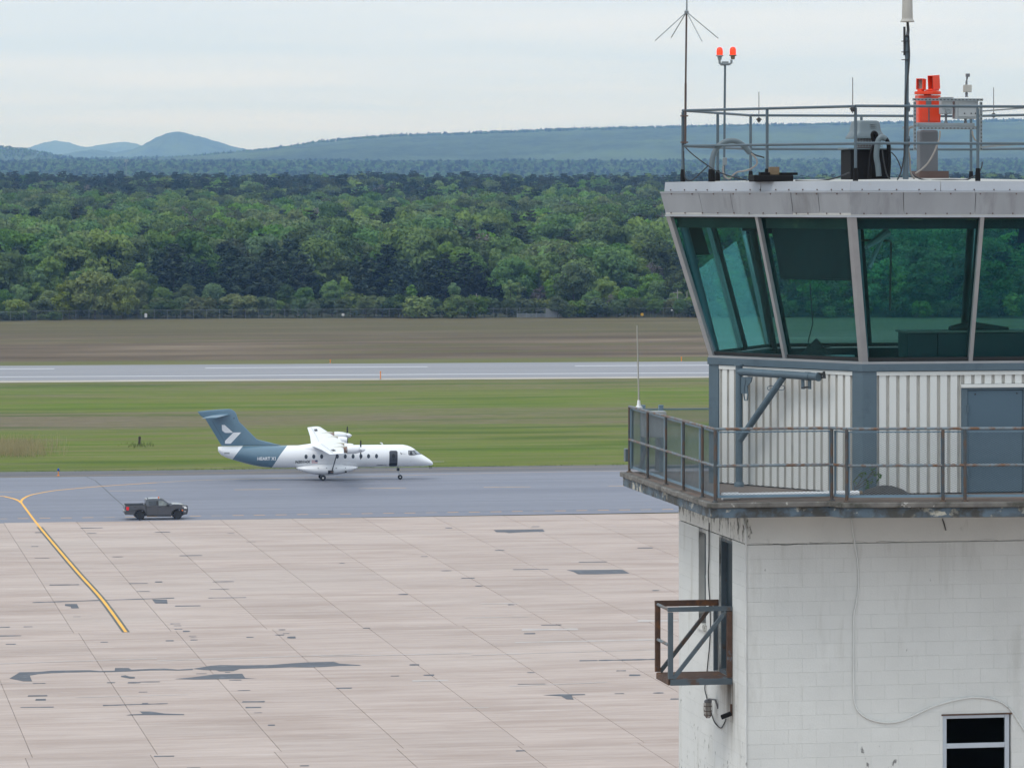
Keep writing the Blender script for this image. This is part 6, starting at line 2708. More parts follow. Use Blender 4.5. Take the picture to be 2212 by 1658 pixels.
br0, br1 = dav(985, 930, o1), dav(1322, 440, o1)
m = MB()
m.tube([br0, br1], .050, 12)
m.build('brace', m_blue, e, smooth=40)
for x in (1473, 1525):
    c = dav(x, 450, o1)
    q = dav(x, 535, o1)
    m = MB()
    m.bar(c, q, (ud.x, ud.y, 0), .055, .02)
    m.build('hanger_plate', m_blue, e)
m = MB()
q0, q1 = dav(1465, 525, o1), dav(1530, 518, o1)
m.tube([q0, q1], .015, 6)
m.build('pin', m_cabled, e)
m = MB()
pts = [dav(x, y, o1 + .0) for x, y in ((1000, 440), (1085, 440), (1075, 480), (1048, 510), (1048, 570), (1000, 570))]
m.prism(pts, Vector((nL.x, nL.y, 0)) * .02)
m.build('gusset', m_blue, e)
m = MB()
P = [dav(x, y, o1 + .10) for x, y in ((1030, 460), (1018, 520), (1015, 580), (1022, 622), (1040, 622), (1046, 580), (1040, 520))]
m.tube(P, .011, 6)
m.build('hook', m_blue, e, smooth=50)
for x, y in ((1228, 528), (1302, 525)):
    c = dav(x, y, o1)
    m = MB()
    m.tube([c + Vector((.06 * math.cos(t), 0, .035 * math.sin(t))) for t in np.linspace(0, 6.28, 14)], .006, 5)
    m.build('cleat_ring', m_blue, e)
m = MB()
c = dav(1605, 425, o1)
for k in range(5):
    m.box(c.x + random.uniform(-.03, .06), c.x + .08, c.y - .05 + k * .012, c.y - .02 + k * .012, c.z - .05 + k * .02, c.z - .03 + k * .02)
m.build('pulley_stub', m_cabled, e)

# whip antenna on the far gallery corner
v = 5.22
zg4 = lambda x, y: ((2300 + x / 3.455) / 1.736, (1480 + y / 3.455) / 1.736)
a = roofpt(*zg4(330, 160), v - .35)
e = tthing('whip_antenna', 'long white whip antenna on the far left corner of the gallery railing', 'antenna', a.x, v - .35, a.z)
top = roofpt(1376, 703, v - .35)
m = MB()
m.lathe([(.055, -.03), (.06, 0), (.03, .03), (.022, .10), (.018, .11)], a, n=12)
m.build('mount', m_white, e, smooth=40)
m = MB()
m.tube([a + Vector((0, 0, .10)), a + Vector((-.005, 0, .35)), top], [.014, .011, .009], 8)
m.build('rod', m_cream, e, smooth=50)

# equipment cabinet hung on the rear gallery rail
a, b2 = roofpt(*zg4(370, 545), 5.0), roofpt(*zg4(664, 207), 5.0)
e = tthing('equipment_cabinet', 'grey cabinet hung on strut legs at the rear of the gallery', 'cabinet', (a.x + b2.x) / 2, 5.0, ZD)
m = MB()
m.box(a.x, b2.x, 4.86, 5.08, a.z, b2.z)
m.build('case', m_greypaint, e, bevel=.012)
for x in (385, 618):
    c = roofpt(*zg4(x, 130), 5.12)
    m = MB()
    m.box(c.x - .035, c.x + .035, 5.10, 5.16, ZD + .01, c.z)
    m.build('leg', m_bluelt, e)
c0, c1 = roofpt(*zg4(330, 985), 4.9), roofpt(*zg4(420, 700), 4.9)
m = MB()
m.tube([c0, c1], .03, 6)
m.tube([roofpt(*zg4(565, 980), 4.9), roofpt(*zg4(575, 560), 4.9)], .035, 6)
m.build('stay', m_column, e)
gbx = roofpt(*zg4(195, 780), 5.3)
e = tthing('meter_box', 'small green grey box outside the far gallery corner post', 'box', gbx.x, 5.3, gbx.z)
m = MB()
m.box(gbx.x - .05, gbx.x + .08, 5.30, 5.42, gbx.z - .10, gbx.z + .10)
m.build('case', m_hood, e, bevel=.01)

# white plastic pipe lying on the gallery
a, b2 = RU(1495, 1054, -.62), RU(1872, 1072, -.55)
p, q = Vector((-.40, -.55, ZD + .055)), Vector((on_plane(1800, 500, 0, -.28, 1, 0)[0] + .35, -.36, ZD + .055))
e = tthing('white_pipe', 'long white plastic pipe lying on the gallery floor', 'pipe', p.x, p.y, ZD)
m = MB()
m.tube([p, q], .042, 12)
m.build('barrel', m_white, e, smooth=50)
m = MB()
uq = (q - p).normalized()
m.tube([p - uq * .10, p + uq * .14], .054, 12)
m.build('coupling', m_white, e, smooth=50)
m = MB()
m.tube([q - uq * .001, q + uq * .05], .036, 10)
m.build('end_plug', m_tan, e, smooth=50)

# silt heap and sapling on the gallery
zh = lambda x, y: ((3060 + x / 4.143) / 1.736, (1560 + y / 4.143) / 1.736)
c = on_plane(*zh(1060, 1250), 0, -.35, 1, 0)
m = MB()
rings = []
for k in range(6):
    s = k / 5
    rr_ = .32 * (1 - s) + .02
    rings.append([Vector((c[0] + math.cos(t) * rr_ * 1.25 * random.uniform(.9, 1.1), -.35 + math.sin(t) * rr_ * .6, ZD + .004 + .16 * math.sin(s * math.pi / 2))) for t in np.linspace(0, 6.28, 17)[:-1]])
m.loft(rings)
o = m.build('dirt_heap', paint('dark_silt', (0.05, 0.048, 0.047), 0.95, var=0.3, scale=8, bump=.6, bs=40), None, smooth=60, origin=(c[0], -.35, ZD))
o.location = T(c[0], -.35, ZD)
o.rotation_euler = (0, 0, TH)
tag(o, 'dark heap of dirt on the gallery floor at the end of the white pipe', 'dirt heap')
e = tthing('sapling', 'small green sapling growing on the gallery in front of the blue corner post', 'plant', on_plane(*zh(590, 1200), 0, -.28, 1, 0)[0], -.28, ZD)
sp = lambda x, y, v=-.28: Vector((on_plane(*zh(x, y), 0, v, 1, 0)[0], v, on_plane(*zh(x, y), 0, v, 1, 0)[1]))
stems = [[(590, 1200), (605, 1110), (580, 1040), (640, 940), (690, 910)], [(600, 1130), (690, 1000), (740, 880)], [(600, 1150), (760, 1060), (790, 1010)],
         [(640, 1100), (800, 960), (880, 860), (890, 815)], [(800, 960), (930, 880), (990, 940)]]
m = MB()
for s in stems:
    P = [sp(*p) for p in s]
    P[0].z = max(P[0].z, ZD)
    m.tube(P, [.008] + [.005] * (len(P) - 1), 5)
m.build('stem', m_bark, e)
m_sap = leafmat('sapling_leaves', (0.075, 0.15, 0.03), (0.12, 0.20, 0.05), 0.1, 0.35)
for cx_, cy_, n_ in ((685, 915, 7), (745, 880, 6), (790, 1010, 7), (795, 1080, 7), (845, 1000, 5), (880, 830, 8), (890, 870, 6), (940, 900, 5), (985, 940, 8), (975, 985, 4), (600, 985, 4), (770, 1020, 4)):
    m = MB()
    for k in range(n_):
        p = sp(cx_ + random.uniform(-22, 22), cy_ + random.uniform(-30, 30), -.28 + random.uniform(-.05, .05))
        d_ = Vector((random.uniform(-1, 1), random.uniform(-1, .3), random.uniform(-.8, .5))).normalized()
        s_ = d_.cross(Vector((random.uniform(-.3, .3), 1, .3))).normalized()
        L = random.uniform(.035, .055)
        m.add([p, p + d_ * L * .5 + s_ * L * .32, p + d_ * L, p + d_ * L * .5 - s_ * L * .32], [(0, 1, 2, 3)])
    m.build('leaf_cluster', m_sap, e, recalc=False)

# cables and fittings on the shaft
z7 = lambda x, y: ((3000 + x / 1.694) / 1.736, (1900 + y / 1.694) / 1.736)
z6 = lambda x, y: ((2420 + x / 1.694) / 1.736, (1900 + y / 1.694) / 1.736)


def rwall(x, y, v=-.016):
    u, z = RU(*z7(x, y), v)
    return (u, v, z)


def lwall(x, y, u=-.02):
    v, z = LV(*z6(x, y), u)
    return (u, v, z)


cable('white painted cable winding down the right wall and over the window', [rwall(x, y) for x, y in ((325, 76), (335, 150), (350, 250), (365, 340), (372, 430), (370, 520), (355, 620), (341, 690), (341, 800), (340, 1000), (341, 1150), (347, 1240), (375, 1300), (440, 1345), (540, 1368), (640, 1358), (740, 1315), (830, 1272), (920, 1242), (1000, 1222), (1100, 1208), (1200, 1215), (1280, 1240), (1340, 1290), (1400, 1380), (1460, 1470))], .0135, m_cablew, n=6)
cable('short dark cable end hanging under the slab on the right wall', [rwall(x, y) for x, y in ((905, 76), (915, 105), (927, 148))], .008, m_cabled)
cable('dark cable running down the corner of the tower shaft', [(-.02, -.012, RU(1614, (1900 + y / 1.694) / 1.736)[1]) if y > 160 else (-.02 - (160 - y) * .0002, -.015 + (160 - y) * .0012, RU(1614, (1900 + y / 1.694) / 1.736)[1]) for y in (76, 110, 160, 300, 500, 700, 900, 1150, 1400, 1700)], .0135, m_cablew)
cable('dark cable hanging down the left wall behind the door platform', [lwall(x, y) for x, y in ((405, 100), (405, 220), (404, 330), (400, 420), (404, 520), (410, 600), (414, 760), (408, 880), (398, 980), (390, 1060), (378, 1150), (388, 1200), (398, 1245))], .009, m_cabled)
cable('dark cable drooping between the wall lamp and the floodlight', [lwall(x, y) for x, y in ((418, 1305), (435, 1355), (455, 1385), (480, 1402), (500, 1375), (512, 1345))], .009, m_cabled)
v0, z0 = LV(*z6(398, 1285), -.12)
e = tthing('wall_lamp', 'caged bulkhead lamp on a bracket low on the left wall', 'lamp', -.02, v0, z0)
m = MB()
m.tube([(-.0, v0 - .14, z0 + .03), (-.04, v0 - .14, z0 + .16), (-.12, v0 - .06, z0 + .16), (-.12, v0, z0 + .12)], .016, 6)
m.lathe([(.055, .10), (.06, .13), (.03, .15)], (-.12, v0, z0), n=12)
m.build('bracket', m_column, e, smooth=50)
m = MB()
m.lathe([(.045, .10), (.05, 0), (.045, -.07), (.025, -.10), (.003, -.11)], (-.12, v0, z0), n=14)
m.build('globe', m_cream, e, smooth=60)
m = MB()
for k in range(6):
    t = k * 1.047
    m.tube([(-.12 + math.cos(t) * r_, v0 + math.sin(t) * r_, z0 + z_) for r_, z_ in ((.058, .10), (.062, 0), (.056, -.08), (.02, -.125))], .005, 5)
for z_ in (.05, -.02, -.08):
    m.tube([(-.12 + math.cos(t) * .061, v0 + math.sin(t) * .061, z0 + z_) for t in np.linspace(0, 6.28, 14)], .005, 5)
m.build('cage', m_brownpaint, e)
v0, z0 = LV(*z6(518, 1322), -.08)
e = tthing('floodlight', 'small black floodlight on the left wall under the door platform', 'lamp', 0, v0, z0)
m = MB()
m.box(-.03, -.004, v0 - .02, v0 + .02, z0, z0 + .16)
m.tube([(-.02, v0, z0 + .05), (-.08, v0, z0 + .01)], .012, 6)
m.build('bracket', m_rust, e)
m = MB()
m.bar((-.02, v0 - .02, z0 + .03), (-.16, v0 + .02, z0 - .03), (0, 1, 0), .07, .06)
m.build('head', m_black, e, bevel=.008)

# ================================================================== AIRCRAFT
AX, AY = G(864.2, 1034.8)
YAW = rad(6.8)
plane = thing('aircraft', 'white twin propeller high wing aircraft with slate blue tail on the taxiway', 'aircraft', (AX, AY, .003), YAW)
pz = lambda x, y: ((x - 1770) / 85.4, (700 - y) / 85.4)               # side view to metres
c6 = lambda x, y: pz(44.2 + .4002 * x, 44.2 + .4002 * y)
c7 = lambda x, y: pz(1504 + .32 * x, 309.7 + .32 * y)

t = NT('fuselage_paint')
sp_ = t.n('ShaderNodeSeparateXYZ')
t.link(t.tc.outputs['Object'], sp_.inputs[0])
fx_, fz_ = sp_.outputs[0], sp_.outputs[2]
bend_ = t.math('MULTIPLY', t.math('POWER', t.math('MAXIMUM', t.math('SUBTRACT', fz_, 2.2), 0.0), 2.0), 0.18)
lf = t.math('SUBTRACT', t.math('SUBTRACT', fx_, t.math('MULTIPLY', fz_, .60)), bend_)
band = t.math('MULTIPLY', t.math('LESS_THAN', lf, -13.25), t.math('GREATER_THAN', lf, -17.52))
wv_ = t.scale((0.80, 0.81, 0.83), t.ramp(t.noise(t.coords((.3, 1, 1)), 1.0, 4), .3, .7, .97, 1.02))
FSL = (0.105, 0.185, 0.245)
m_fus = t.finish(t.mix(band, wv_, FSL), 0.28, 0, None, .5, .3)
m_acw = paint('aircraft_white', (0.80, 0.81, 0.83), 0.30, var=0.02, scale=1.0, coat=.3)
m_acs = paint('aircraft_slate', FSL, 0.32, var=0.04, scale=1.0, coat=.2)
m_acg = paint('aircraft_lettering_black', (0.015, 0.017, 0.022), 0.5)
m_acdk = paint('dark_door_opening', (0.045, 0.050, 0.062), 0.6, var=.1, scale=4)
m_acbk = paint('black_door_recess', (0.010, 0.011, 0.013), 0.7)
m_acgl = paint('cabin_window', (0.035, 0.042, 0.055), 0.12, var=.05, coat=.5)
m_ackg = glass('cockpit_glass', (0.42, 0.46, 0.48), .05)
m_metal = paint('bare_metal', (0.42, 0.43, 0.44), .35, .7, var=.1, scale=8)
m_motor = paint('exposed_motor', (0.22, 0.12, 0.07), .6, .2, var=.4, scale=12, col2=(.30, .31, .32), thr=(.5, .6), s2=9)
m_tyre = paint('tyre_rubber', (0.016, 0.016, 0.017), .8, var=.2, scale=6)
m_rim = paint('white_rim', (0.62, 0.63, 0.63), .45, .2, var=.05)
m_fair = paint('pale_fairing', (0.55, 0.54, 0.46), .45, var=.05)
m_red = paint('flag_red', (0.42, 0.06, 0.08), .5)
m_navy = paint('flag_navy', (0.03, 0.045, 0.13), .5)

ST_ = [(262, 421, 452, .30), (264, 419, 458, .40), (270, 418, 466, .52), (290, 416, 488, .66), (330, 415, 508, .76), (390, 414, 529, .86), (470, 413, 553, .95), (550, 412.5, 574, 1.02),
       (630, 412, 588, 1.06), (700, 412, 595, 1.08), (800, 412, 597, 1.09), (1000, 412, 597, 1.09), (1300, 412, 597, 1.09), (1600, 412, 597, 1.09), (1740, 412, 596, 1.09),
       (1792, 412.5, 595.5, 1.08), (1830, 420, 595, 1.06), (1856, 430, 594.5, 1.03), (1875, 440, 594, 1.0), (1895, 454, 593.5, .96), (1930, 482, 592.5, .86), (1955, 498, 592, .77), (1978, 511, 591, .68),
       (2000, 526, 590, .57), (2016, 537, 588.5, .46), (2030, 549, 586, .34), (2040, 560, 582, .20), (2045, 570, 576, .06)]
sx_ = np.array([pz(s[0], 0)[0] for s in ST_])
stp = np.array([pz(0, s[1])[1] for s in ST_])
sbt = np.array([pz(0, s[2])[1] for s in ST_])
shw = np.array([s[3] for s in ST_])


def fus(x):
    return float(np.interp(x, sx_, stp)), float(np.interp(x, sx_, sbt)), float(np.interp(x, sx_, shw))


def fus_y(x, z):
    a, b, w_ = fus(x)
    q = (z - (a + b) / 2) / max(1e-3, (a - b) / 2)
    return -w_ * math.sqrt(max(0, 1 - min(1, abs(q)) ** 2))


m = MB()
xs_f = sorted(set(list(sx_) + list(np.linspace(sx_[0], sx_[-1], 60))))
rings = []
for x in xs_f:
    a, b, w_ = fus(x)
    rings.append([Vector((x, w_ * math.sin(t_), (a + b) / 2 + (a - b) / 2 * math.cos(t_))) for t_ in np.linspace(0, 2 * math.pi, 37)[:-1]])
m.loft(rings)
fuselage = m.build('fuselage', m_fus, plane, smooth=40)
ORG[fuselage.name] = Vector()


def decal(name, tris, mat, off, parent=None, side=fus_y, emax=.12):
    """flat print laid on the curved side: triangles split until they follow it"""
    out = []
    st = list(tris)
    while st:
        T_ = st.pop()
        L = [math.dist(T_[i], T_[(i + 1) % 3]) for i in range(3)]
        k = max(range(3), key=lambda i: L[i])
        if L[k] > emax:
            a, b, c = T_[k], T_[(k + 1) % 3], T_[(k + 2) % 3]
            mm = ((a[0] + b[0]) / 2, (a[1] + b[1]) / 2)
            st += [(a, mm, c), (mm, b, c)]
        else:
            out.append(T_)
    m = MB()
    for T_ in out:
        m.add([(p[0], side(p[0], p[1]) - off, p[1]) for p in T_], [(0, 1, 2)])
    return m.build(name, mat, parent or plane, recalc=False)


def polytris(P):
    from mathutils.geometry import tessellate_polygon
    idx = tessellate_polygon([[Vector((x, y, 0)) for x, y in P]])
    return [tuple(P[i] for i in t_) for t_ in idx]


def text_tris(body, x0, x1, z0, z1, bold=.0):
    cu = bpy.data.curves.new('lettering', 'FONT')
    cu.body = body
    cu.size = 1.0
    cu.offset = bold
    cu.resolution_u = 4
    ob = bpy.data.objects.new('lettering', cu)
    COL.objects.link(ob)
    bpy.context.view_layer.update()
    me = bpy.data.meshes.new_from_object(ob.evaluated_get(bpy.context.evaluated_depsgraph_get()))
    V = np.array([v.co[:2] for v in me.vertices])
    lo, hi = V.min(0), V.max(0)
    V = (V - lo) / (hi - lo) * np.array([x1 - x0, z1 - z0]) + np.array([x0, z0])
    me.calc_loop_triangles()
    tr = [tuple(tuple(V[i]) for i in lt.vertices) for lt in me.loop_triangles]
    bpy.data.objects.remove(ob)
    bpy.data.meshes.remove(me)
    bpy.data.curves.remove(cu)
    return tr


(xa, za), (xb, zb_) = c6(1345, 1210), c6(1722, 1140)
decal('lettering', text_tris('HEART X1', xa, xb, za, zb_, .035), m_acw, .012)
(xa, za), (xb, zb_) = pz(897, 556), pz(1020, 532)
decal('registration', text_tris('N301HX', xa, xb, za - .01, zb_ + .01, .03), m_acg, .012)
(xa, za), (xb, zb_) = c7(205, 845), c7(468, 820)
decal('lettering', text_tris('EXPERIMENTAL', xa, xb, za, zb_, .01), m_acg, .012)
(xa, za), (xb, zb_) = c7(870, 556), c7(975, 525)
decal('lettering', text_tris('Heart\nAerospace', xa, xb, za, zb_, .0), m_column, .012)
(xa, za), (xb, zb_) = pz(1031, 555), pz(1079, 530)
hgt = (zb_ - za) / 13
for i in range(13):
    q = [(xa, za + i * hgt), (xb, za + i * hgt), (xb, za + (i + 1) * hgt), (xa, za + (i + 1) * hgt)]
    decal('flag_stripe', polytris(q), m_red if i % 2 == 0 else m_acw, .012, emax=.3)
xm = xb - (xb - xa) * .42
decal('flag_canton', polytris([(xm, za + hgt * 6), (xb, za + hgt * 6), (xb, zb_), (xm, zb_)]), m_navy, .016, emax=.3)


def oval(cx_, cz_, rx, rz_, n=18):
    return [(cx_ + rx * math.cos(t_), cz_ + rz_ * math.sin(t_)) for t_ in np.linspace(0, 2 * math.pi, n + 1)[:-1]]


for x in (983, 1047, 1112, 1241, 1307, 1372, 1437, 1500, 1566):
    c = pz(x, 500)
    o = decal('window', polytris(oval(*c, .135, .20)), m_acgl, .014)
    o2 = decal('window_frame', polytris(oval(*c, .155, .22)), m_acs, .008, o)
    if x < 1500:
        cy = Matrix.Scale(-1, 3, (0, 1, 0))


def rr2(x0, x1, z0, z1_, r, n=4):
    out = []
    for cx_, cz_, a0 in ((x1 - r, z1_ - r, 0), (x0 + r, z1_ - r, 90), (x0 + r, z0 + r, 180), (x1 - r, z0 + r, 270)):
        for i in range(n):
            a = rad(a0 + 90 * i / (n - 1))
            out.append((cx_ + r * math.cos(a), cz_ + r * math.sin(a)))
    return out


(x0, z0), (x1, z1_) = c7(527, 877), c7(742, 458)
dr = decal('door', polytris(rr2(x0, x1, z0, z1_, .16)), m_acdk, .014)
(x2, z2), (x3, z3_) = c7(535, 870), c7(735, 775)
decal('door_sill', polytris(rr2(x2, x3, z2, z3_, .12)), m_acbk, .020, dr)
(x2, z2), (x3, z3_) = c7(532, 772), c7(738, 762)
decal('step_edge', polytris([(x2, z2), (x3, z2), (x3, z3_), (x2, z3_)]), m_column, .020, dr)
c = c7(635, 615)
decal('door_window', polytris(oval(*c, .165, .30)), m_acbk, .020, dr)
(x2, z2), (x3, z3_) = c7(585, 672), c7(690, 645)
decal('seat_back', polytris([(x2, z2), (x3, z2), (x3, z3_), (x2, z3_)]), m_acdk, .026, dr)
ck = decal('cockpit_frame', polytris([c7(*p) for p in [(1022, 459), (1165, 457), (1222, 455), (1382, 572), (1250, 572), (1180, 583), (1100, 588), (1035, 576), (1024, 560)]]), m_acbk, .008, emax=.08)
decal('cockpit_window', polytris([c7(*p) for p in [(1036, 472), (1155, 468), (1225, 562), (1165, 574), (1100, 578), (1040, 565)]]), paint('cockpit_pane', (.20, .21, .22), .08, var=.35, scale=2.5, coat=.6), .014, ck, emax=.08)
decal('windshield', polytris([c7(*p) for p in [(1176, 466), (1222, 463), (1362, 566), (1250, 562)]]), paint('windshield_pane', (.24, .27, .30), .08, var=.1, scale=2, coat=.6), .014, ck, emax=.08)
decal('pilot_silhouette', polytris([c7(*p) for p in [(1060, 560), (1066, 530), (1072, 495), (1090, 480), (1112, 485), (1120, 505), (1118, 525), (1135, 545), (1140, 562), (1100, 570)]]), m_acbk, .018, ck, emax=.08)
s = .145
L = lambda x, y: c7(828 + (x - 740) * s, 528 + (y - 650) * s)
UPL = [(620, 485), (680, 485), (850, 640), (840, 648), (690, 650), (628, 600)]
LOL = [(862, 643), (1020, 643), (805, 872), (688, 872), (688, 815), (850, 655)]
for P in (UPL, LOL):
    decal('emblem', polytris([L(*p) for p in P]), m_acg, .012)
for cx_, cy_, r in ((1090, 745, .03), (105, 512, .025)):
    decal('static_port', polytris(oval(*c7(cx_, cy_), r, r, 8)), m_column, .012)
(x0, z0), (x1, z1_) = c6(668, 1076), c6(775, 1042)
for i in range(5):
    zq = z0 + (z1_ - z0) * i / 5
    decal('tail_vent', polytris([(x0, zq), (x1, zq), (x1, zq + .03), (x0, zq + .03)]), m_greypaint, .012)

# fin, rudder, tailplane
FP = [(620, 918), (285, 362), (200, 308), (160, 262), (125, 208), (300, 186), (600, 166), (760, 157), (822, 165), (872, 195), (912, 242), (945, 330), (975, 415), (1050, 490), (1150, 590),
      (1250, 690), (1330, 770), (1370, 795), (1600, 850), (1850, 916)]
fin_o = [c6(*p) for p in FP]
m = MB()
n_ = len(fin_o)
cxm = sum(p[0] for p in fin_o) / n_
th = [.11] * n_
inner = []
for i in range(n_):
    a, b, c_ = Vector(fin_o[i - 1]), Vector(fin_o[i]), Vector(fin_o[(i + 1) % n_])
    d1, d2 = (b - a).normalized(), (c_ - b).normalized()
    nn = Vector((-d1.y - d2.y, d1.x + d2.x))
    nn = nn / max(.6, nn.length_squared / 2)
    inner.append(nn)
ar = sum(fin_o[i][0] * fin_o[(i + 1) % n_][1] - fin_o[(i + 1) % n_][0] * fin_o[i][1] for i in range(n_))
sgn = 1 if ar > 0 else -1
rings = []
for off, y in ((0, .015), (.06, .075), (.18, .105)):
    rings.append([Vector((p[0] + q.x * off * sgn, y, p[1] + q.y * off * sgn)) for p, q in zip(fin_o, inner)])
full = [[Vector((p.x, -p.y, p.z)) for p in r] for r in rings[::-1]] + rings
m.loft(full)
fin = m.build('fin', m_acs, plane, smooth=30)
ORG[fin.name] = Vector()
for P in (UPL, LOL):
    decal('emblem', polytris([c6(*p) for p in P]), m_acw, .012, fin, lambda x, z: -.105, 5.0)
decal('beacon_hole', polytris(oval(*c6(872, 352), .05, .06, 8)), m_acbk, .012, fin, lambda x, z: -.105, 5.0)
m = MB()
pa, pb = c6(345, 480), c6(700, 905)
m.bar((c6(430, 410)[0], -.106, c6(430, 410)[1]), (c6(720, 905)[0], -.106, c6(720, 905)[1]), (1, 0, 0), .018, .004)
m.bar((c6(1368, 800)[0], -.09, c6(1368, 800)[1]), (c6(1368, 918)[0], -.09, c6(1368, 918)[1]), (1, 0, 0), .018, .004)
m.build('panel_seam', m_acg, fin)


def aero(chord, thick, n=9):
    xs = (1 - np.cos(np.linspace(0, math.pi, n))) / 2
    yt = 5 * thick * (.2969 * np.sqrt(xs) - .126 * xs - .3516 * xs ** 2 + .2843 * xs ** 3 - .1036 * xs ** 4)
    cam = .10 * thick * 2 * xs * (1 - xs) * 2
    up = [(-x * chord, (y + c_) * chord) for x, y, c_ in zip(xs, yt, cam)]
    lo = [(-x * chord, (-y * .7 + c_) * chord) for x, y, c_ in zip(xs[1:-1], yt[1:-1], cam[1:-1])]
    return up + lo[::-1]


def surf(stations, name, mat, parent=plane):
    """stations: (y, x_le, z_le, chord, thickness ratio, incidence deg)"""
    rings = []
    for y, xl, zl, ch, tk, inc in stations:
        ci_, si_ = math.cos(rad(inc)), math.sin(rad(inc))
        rz_ = .021 * y if name == 'wing' else 0.0
        rings.append([Vector((xl + px_ * ci_ - 0 * si_, y, zl + rz_ + px_ * si_ + pz_)) for px_, pz_ in aero(ch, tk)])
    m = MB()
    m.loft(rings)
    return m.build(name, mat, parent, smooth=45)


for sd in (-1, 1):
    surf([(sd * .05, -16.50, 6.40, 1.75, .11, 2), (sd * 2.6, -17.5, 6.34, 1.55, .10, 2), (sd * 4.0, -18.0, 6.30, 1.42, .10, 2), (sd * 4.06, -18.15, 6.30, 1.20, .05, 2)], 'tailplane', m_acs)
# wings
wing_st = lambda sd: [(0, -5.55, 3.62, 3.05, .145, 5), (sd * 1.2, -5.6, 3.64, 2.98, .145, 5), (sd * 8.0, -6.1, 3.76, 2.12, .13, 4), (sd * 15.2, -6.62, 3.88, 1.36, .12, 3.5), (sd * 15.85, -6.75, 3.895, 1.20, .10, 3.5), (sd * 16.0, -6.95, 3.90, .92, .05, 3.5)]


def wing_le(y):
    S = wing_st(1)
    ys_ = [s[0] for s in S]
    return [float(np.interp(abs(y), ys_, [s[k] for s in S])) for k in (1, 2, 3, 5)]


for sd in (-1, 1):
    wg = surf(wing_st(sd), 'wing', m_acw)
    ORG[wg.name] = Vector()
    for k in range(4):                          # flap and aileron seams along the trailing edge
        y0, y1 = sd * (1.6 + 3.4 * k), sd * (4.8 + 3.4 * k)
        P = []
        for y in (y0, y1):
            xl, zl, ch, inc = wing_le(y)
            zl += .021 * y
            P.append(Vector((xl - ch * .74, y, zl - ch * .74 * math.tan(rad(inc)) + ch * .058)))
        m = MB()
        m.bar(P[0], P[1], (1, 0, 0), .016, .012)
        m.build('hinge_seam', m_column, wg)
    for k in range(3):                          # black vent marks near the tip
        y = sd * (11.2 + k * .75)
        xl, zl, ch, inc = wing_le(y)
        zl += .021 * y
        xc = xl - ch * (.60 - k * .02)
        zc = zl - ch * .6 * math.tan(rad(inc)) + ch * .082
        m = MB()
        m.bar((xc - .16, y, zc - .012), (xc + .16, y, zc + .012), (0, 1, 0), .34, .02)
        m.build('vent_mark', m_acbk, wg)
    for y, inner_ in ((sd * 8.3, False), (sd * 4.0, True)):
        xl, zl, ch, inc = wing_le(y)
        zl += .021 * y
        nc = part('nacelle', plane)
        zc = (3.60 if not inner_ else 3.50) + .021 * y
        o = (0, y, zc)
        m = MB()
        if inner_:
            m.lathe([(.33, -5.75), (.36, -5.70), (.355, -5.2), (.32, -4.95), (.27, -4.86), (.02, -4.84)], o, (1, 0, 0), n=20)
        else:
            m.lathe([(.37, -5.80), (.40, -5.74), (.40, -5.4), (.36, -4.95), (.29, -4.66), (.26, -4.62)], o, (1, 0, 0), n=22)
        m.build('cowling', m_acw, nc, smooth=40)
        m = MB()
        m.lathe([(.20, -6.35), (.27, -6.25), (.30, -5.95), (.31, -5.77)], o, (1, 0, 0), n=14)
        for q in range(4):
            a = rad(45 + 90 * q)
            m.bar((-6.5, y + .12 * math.cos(a), zc - .02 + .10 * math.sin(a)), (-5.75, y + .30 * math.cos(a), zc + .28 * math.sin(a)), (0, 0, 1), .04, .04)
        m.build('exposed_motor', m_motor, nc)
        m = MB()
        m.lathe([(.30, -5.80), (.385, -5.79), (.385, -5.76), (.30, -5.75)], o, (1, 0, 0), n=20)
        m.build('cowl_ring', m_fair, nc)
        m = MB()
        zt_ = zl + ch * .075
        m.lathe([(.01, 0), (.07, .25), (.11, .6), (.12, .9), (.08, 1.2), (.03, 1.35)], (xl - 1.15, y, zt_ - .12), (1, 0, .08), n=10)
        m.build('pylon_fairing', m_fair, nc, smooth=50)
        if not inner_:
            pr = part('propeller', plane)
            m = MB()
            m.lathe([(.26, -4.60), (.255, -4.45), (.20, -4.28), (.12, -4.14), (.03, -4.05), (.005, -4.04)], o, (1, 0, 0), n=20)
            m.build('spinner', m_acw, pr, smooth=50)
            for q in range(4):
                a = rad(90 * q + 4)
                ax_ = Vector((0, math.cos(a), math.sin(a)))
                tg = Vector((.75, -math.sin(a) * .66, math.cos(a) * .66))
                base = Vector((-4.50, y, zc))
                rg = []
                for r_, w_, tw in ((.10, .05, 0), (.28, .085, .0), (.55, .10, .15), (.78, .085, .25), (.93, .045, .3)):
                    t2 = (tg + Vector((0, -math.sin(a), math.cos(a))) * tw).normalized()
                    n2 = ax_.cross(t2)
                    rg.append([base + ax_ * r_ + t2 * w_, base + ax_ * r_ + n2 * .018, base + ax_ * r_ - t2 * w_, base + ax_ * r_ - n2 * .018])
                m = MB()
                m.loft(rg)
                bl = m.build('blade', m_acbk, pr)
                m = MB()
                m.loft([[p + ax_ * .002 for p in rg[-2]], [p for p in rg[-1]], [base + ax_ * .96 + (p - base - ax_ * .93) * .5 for p in rg[-1]]])
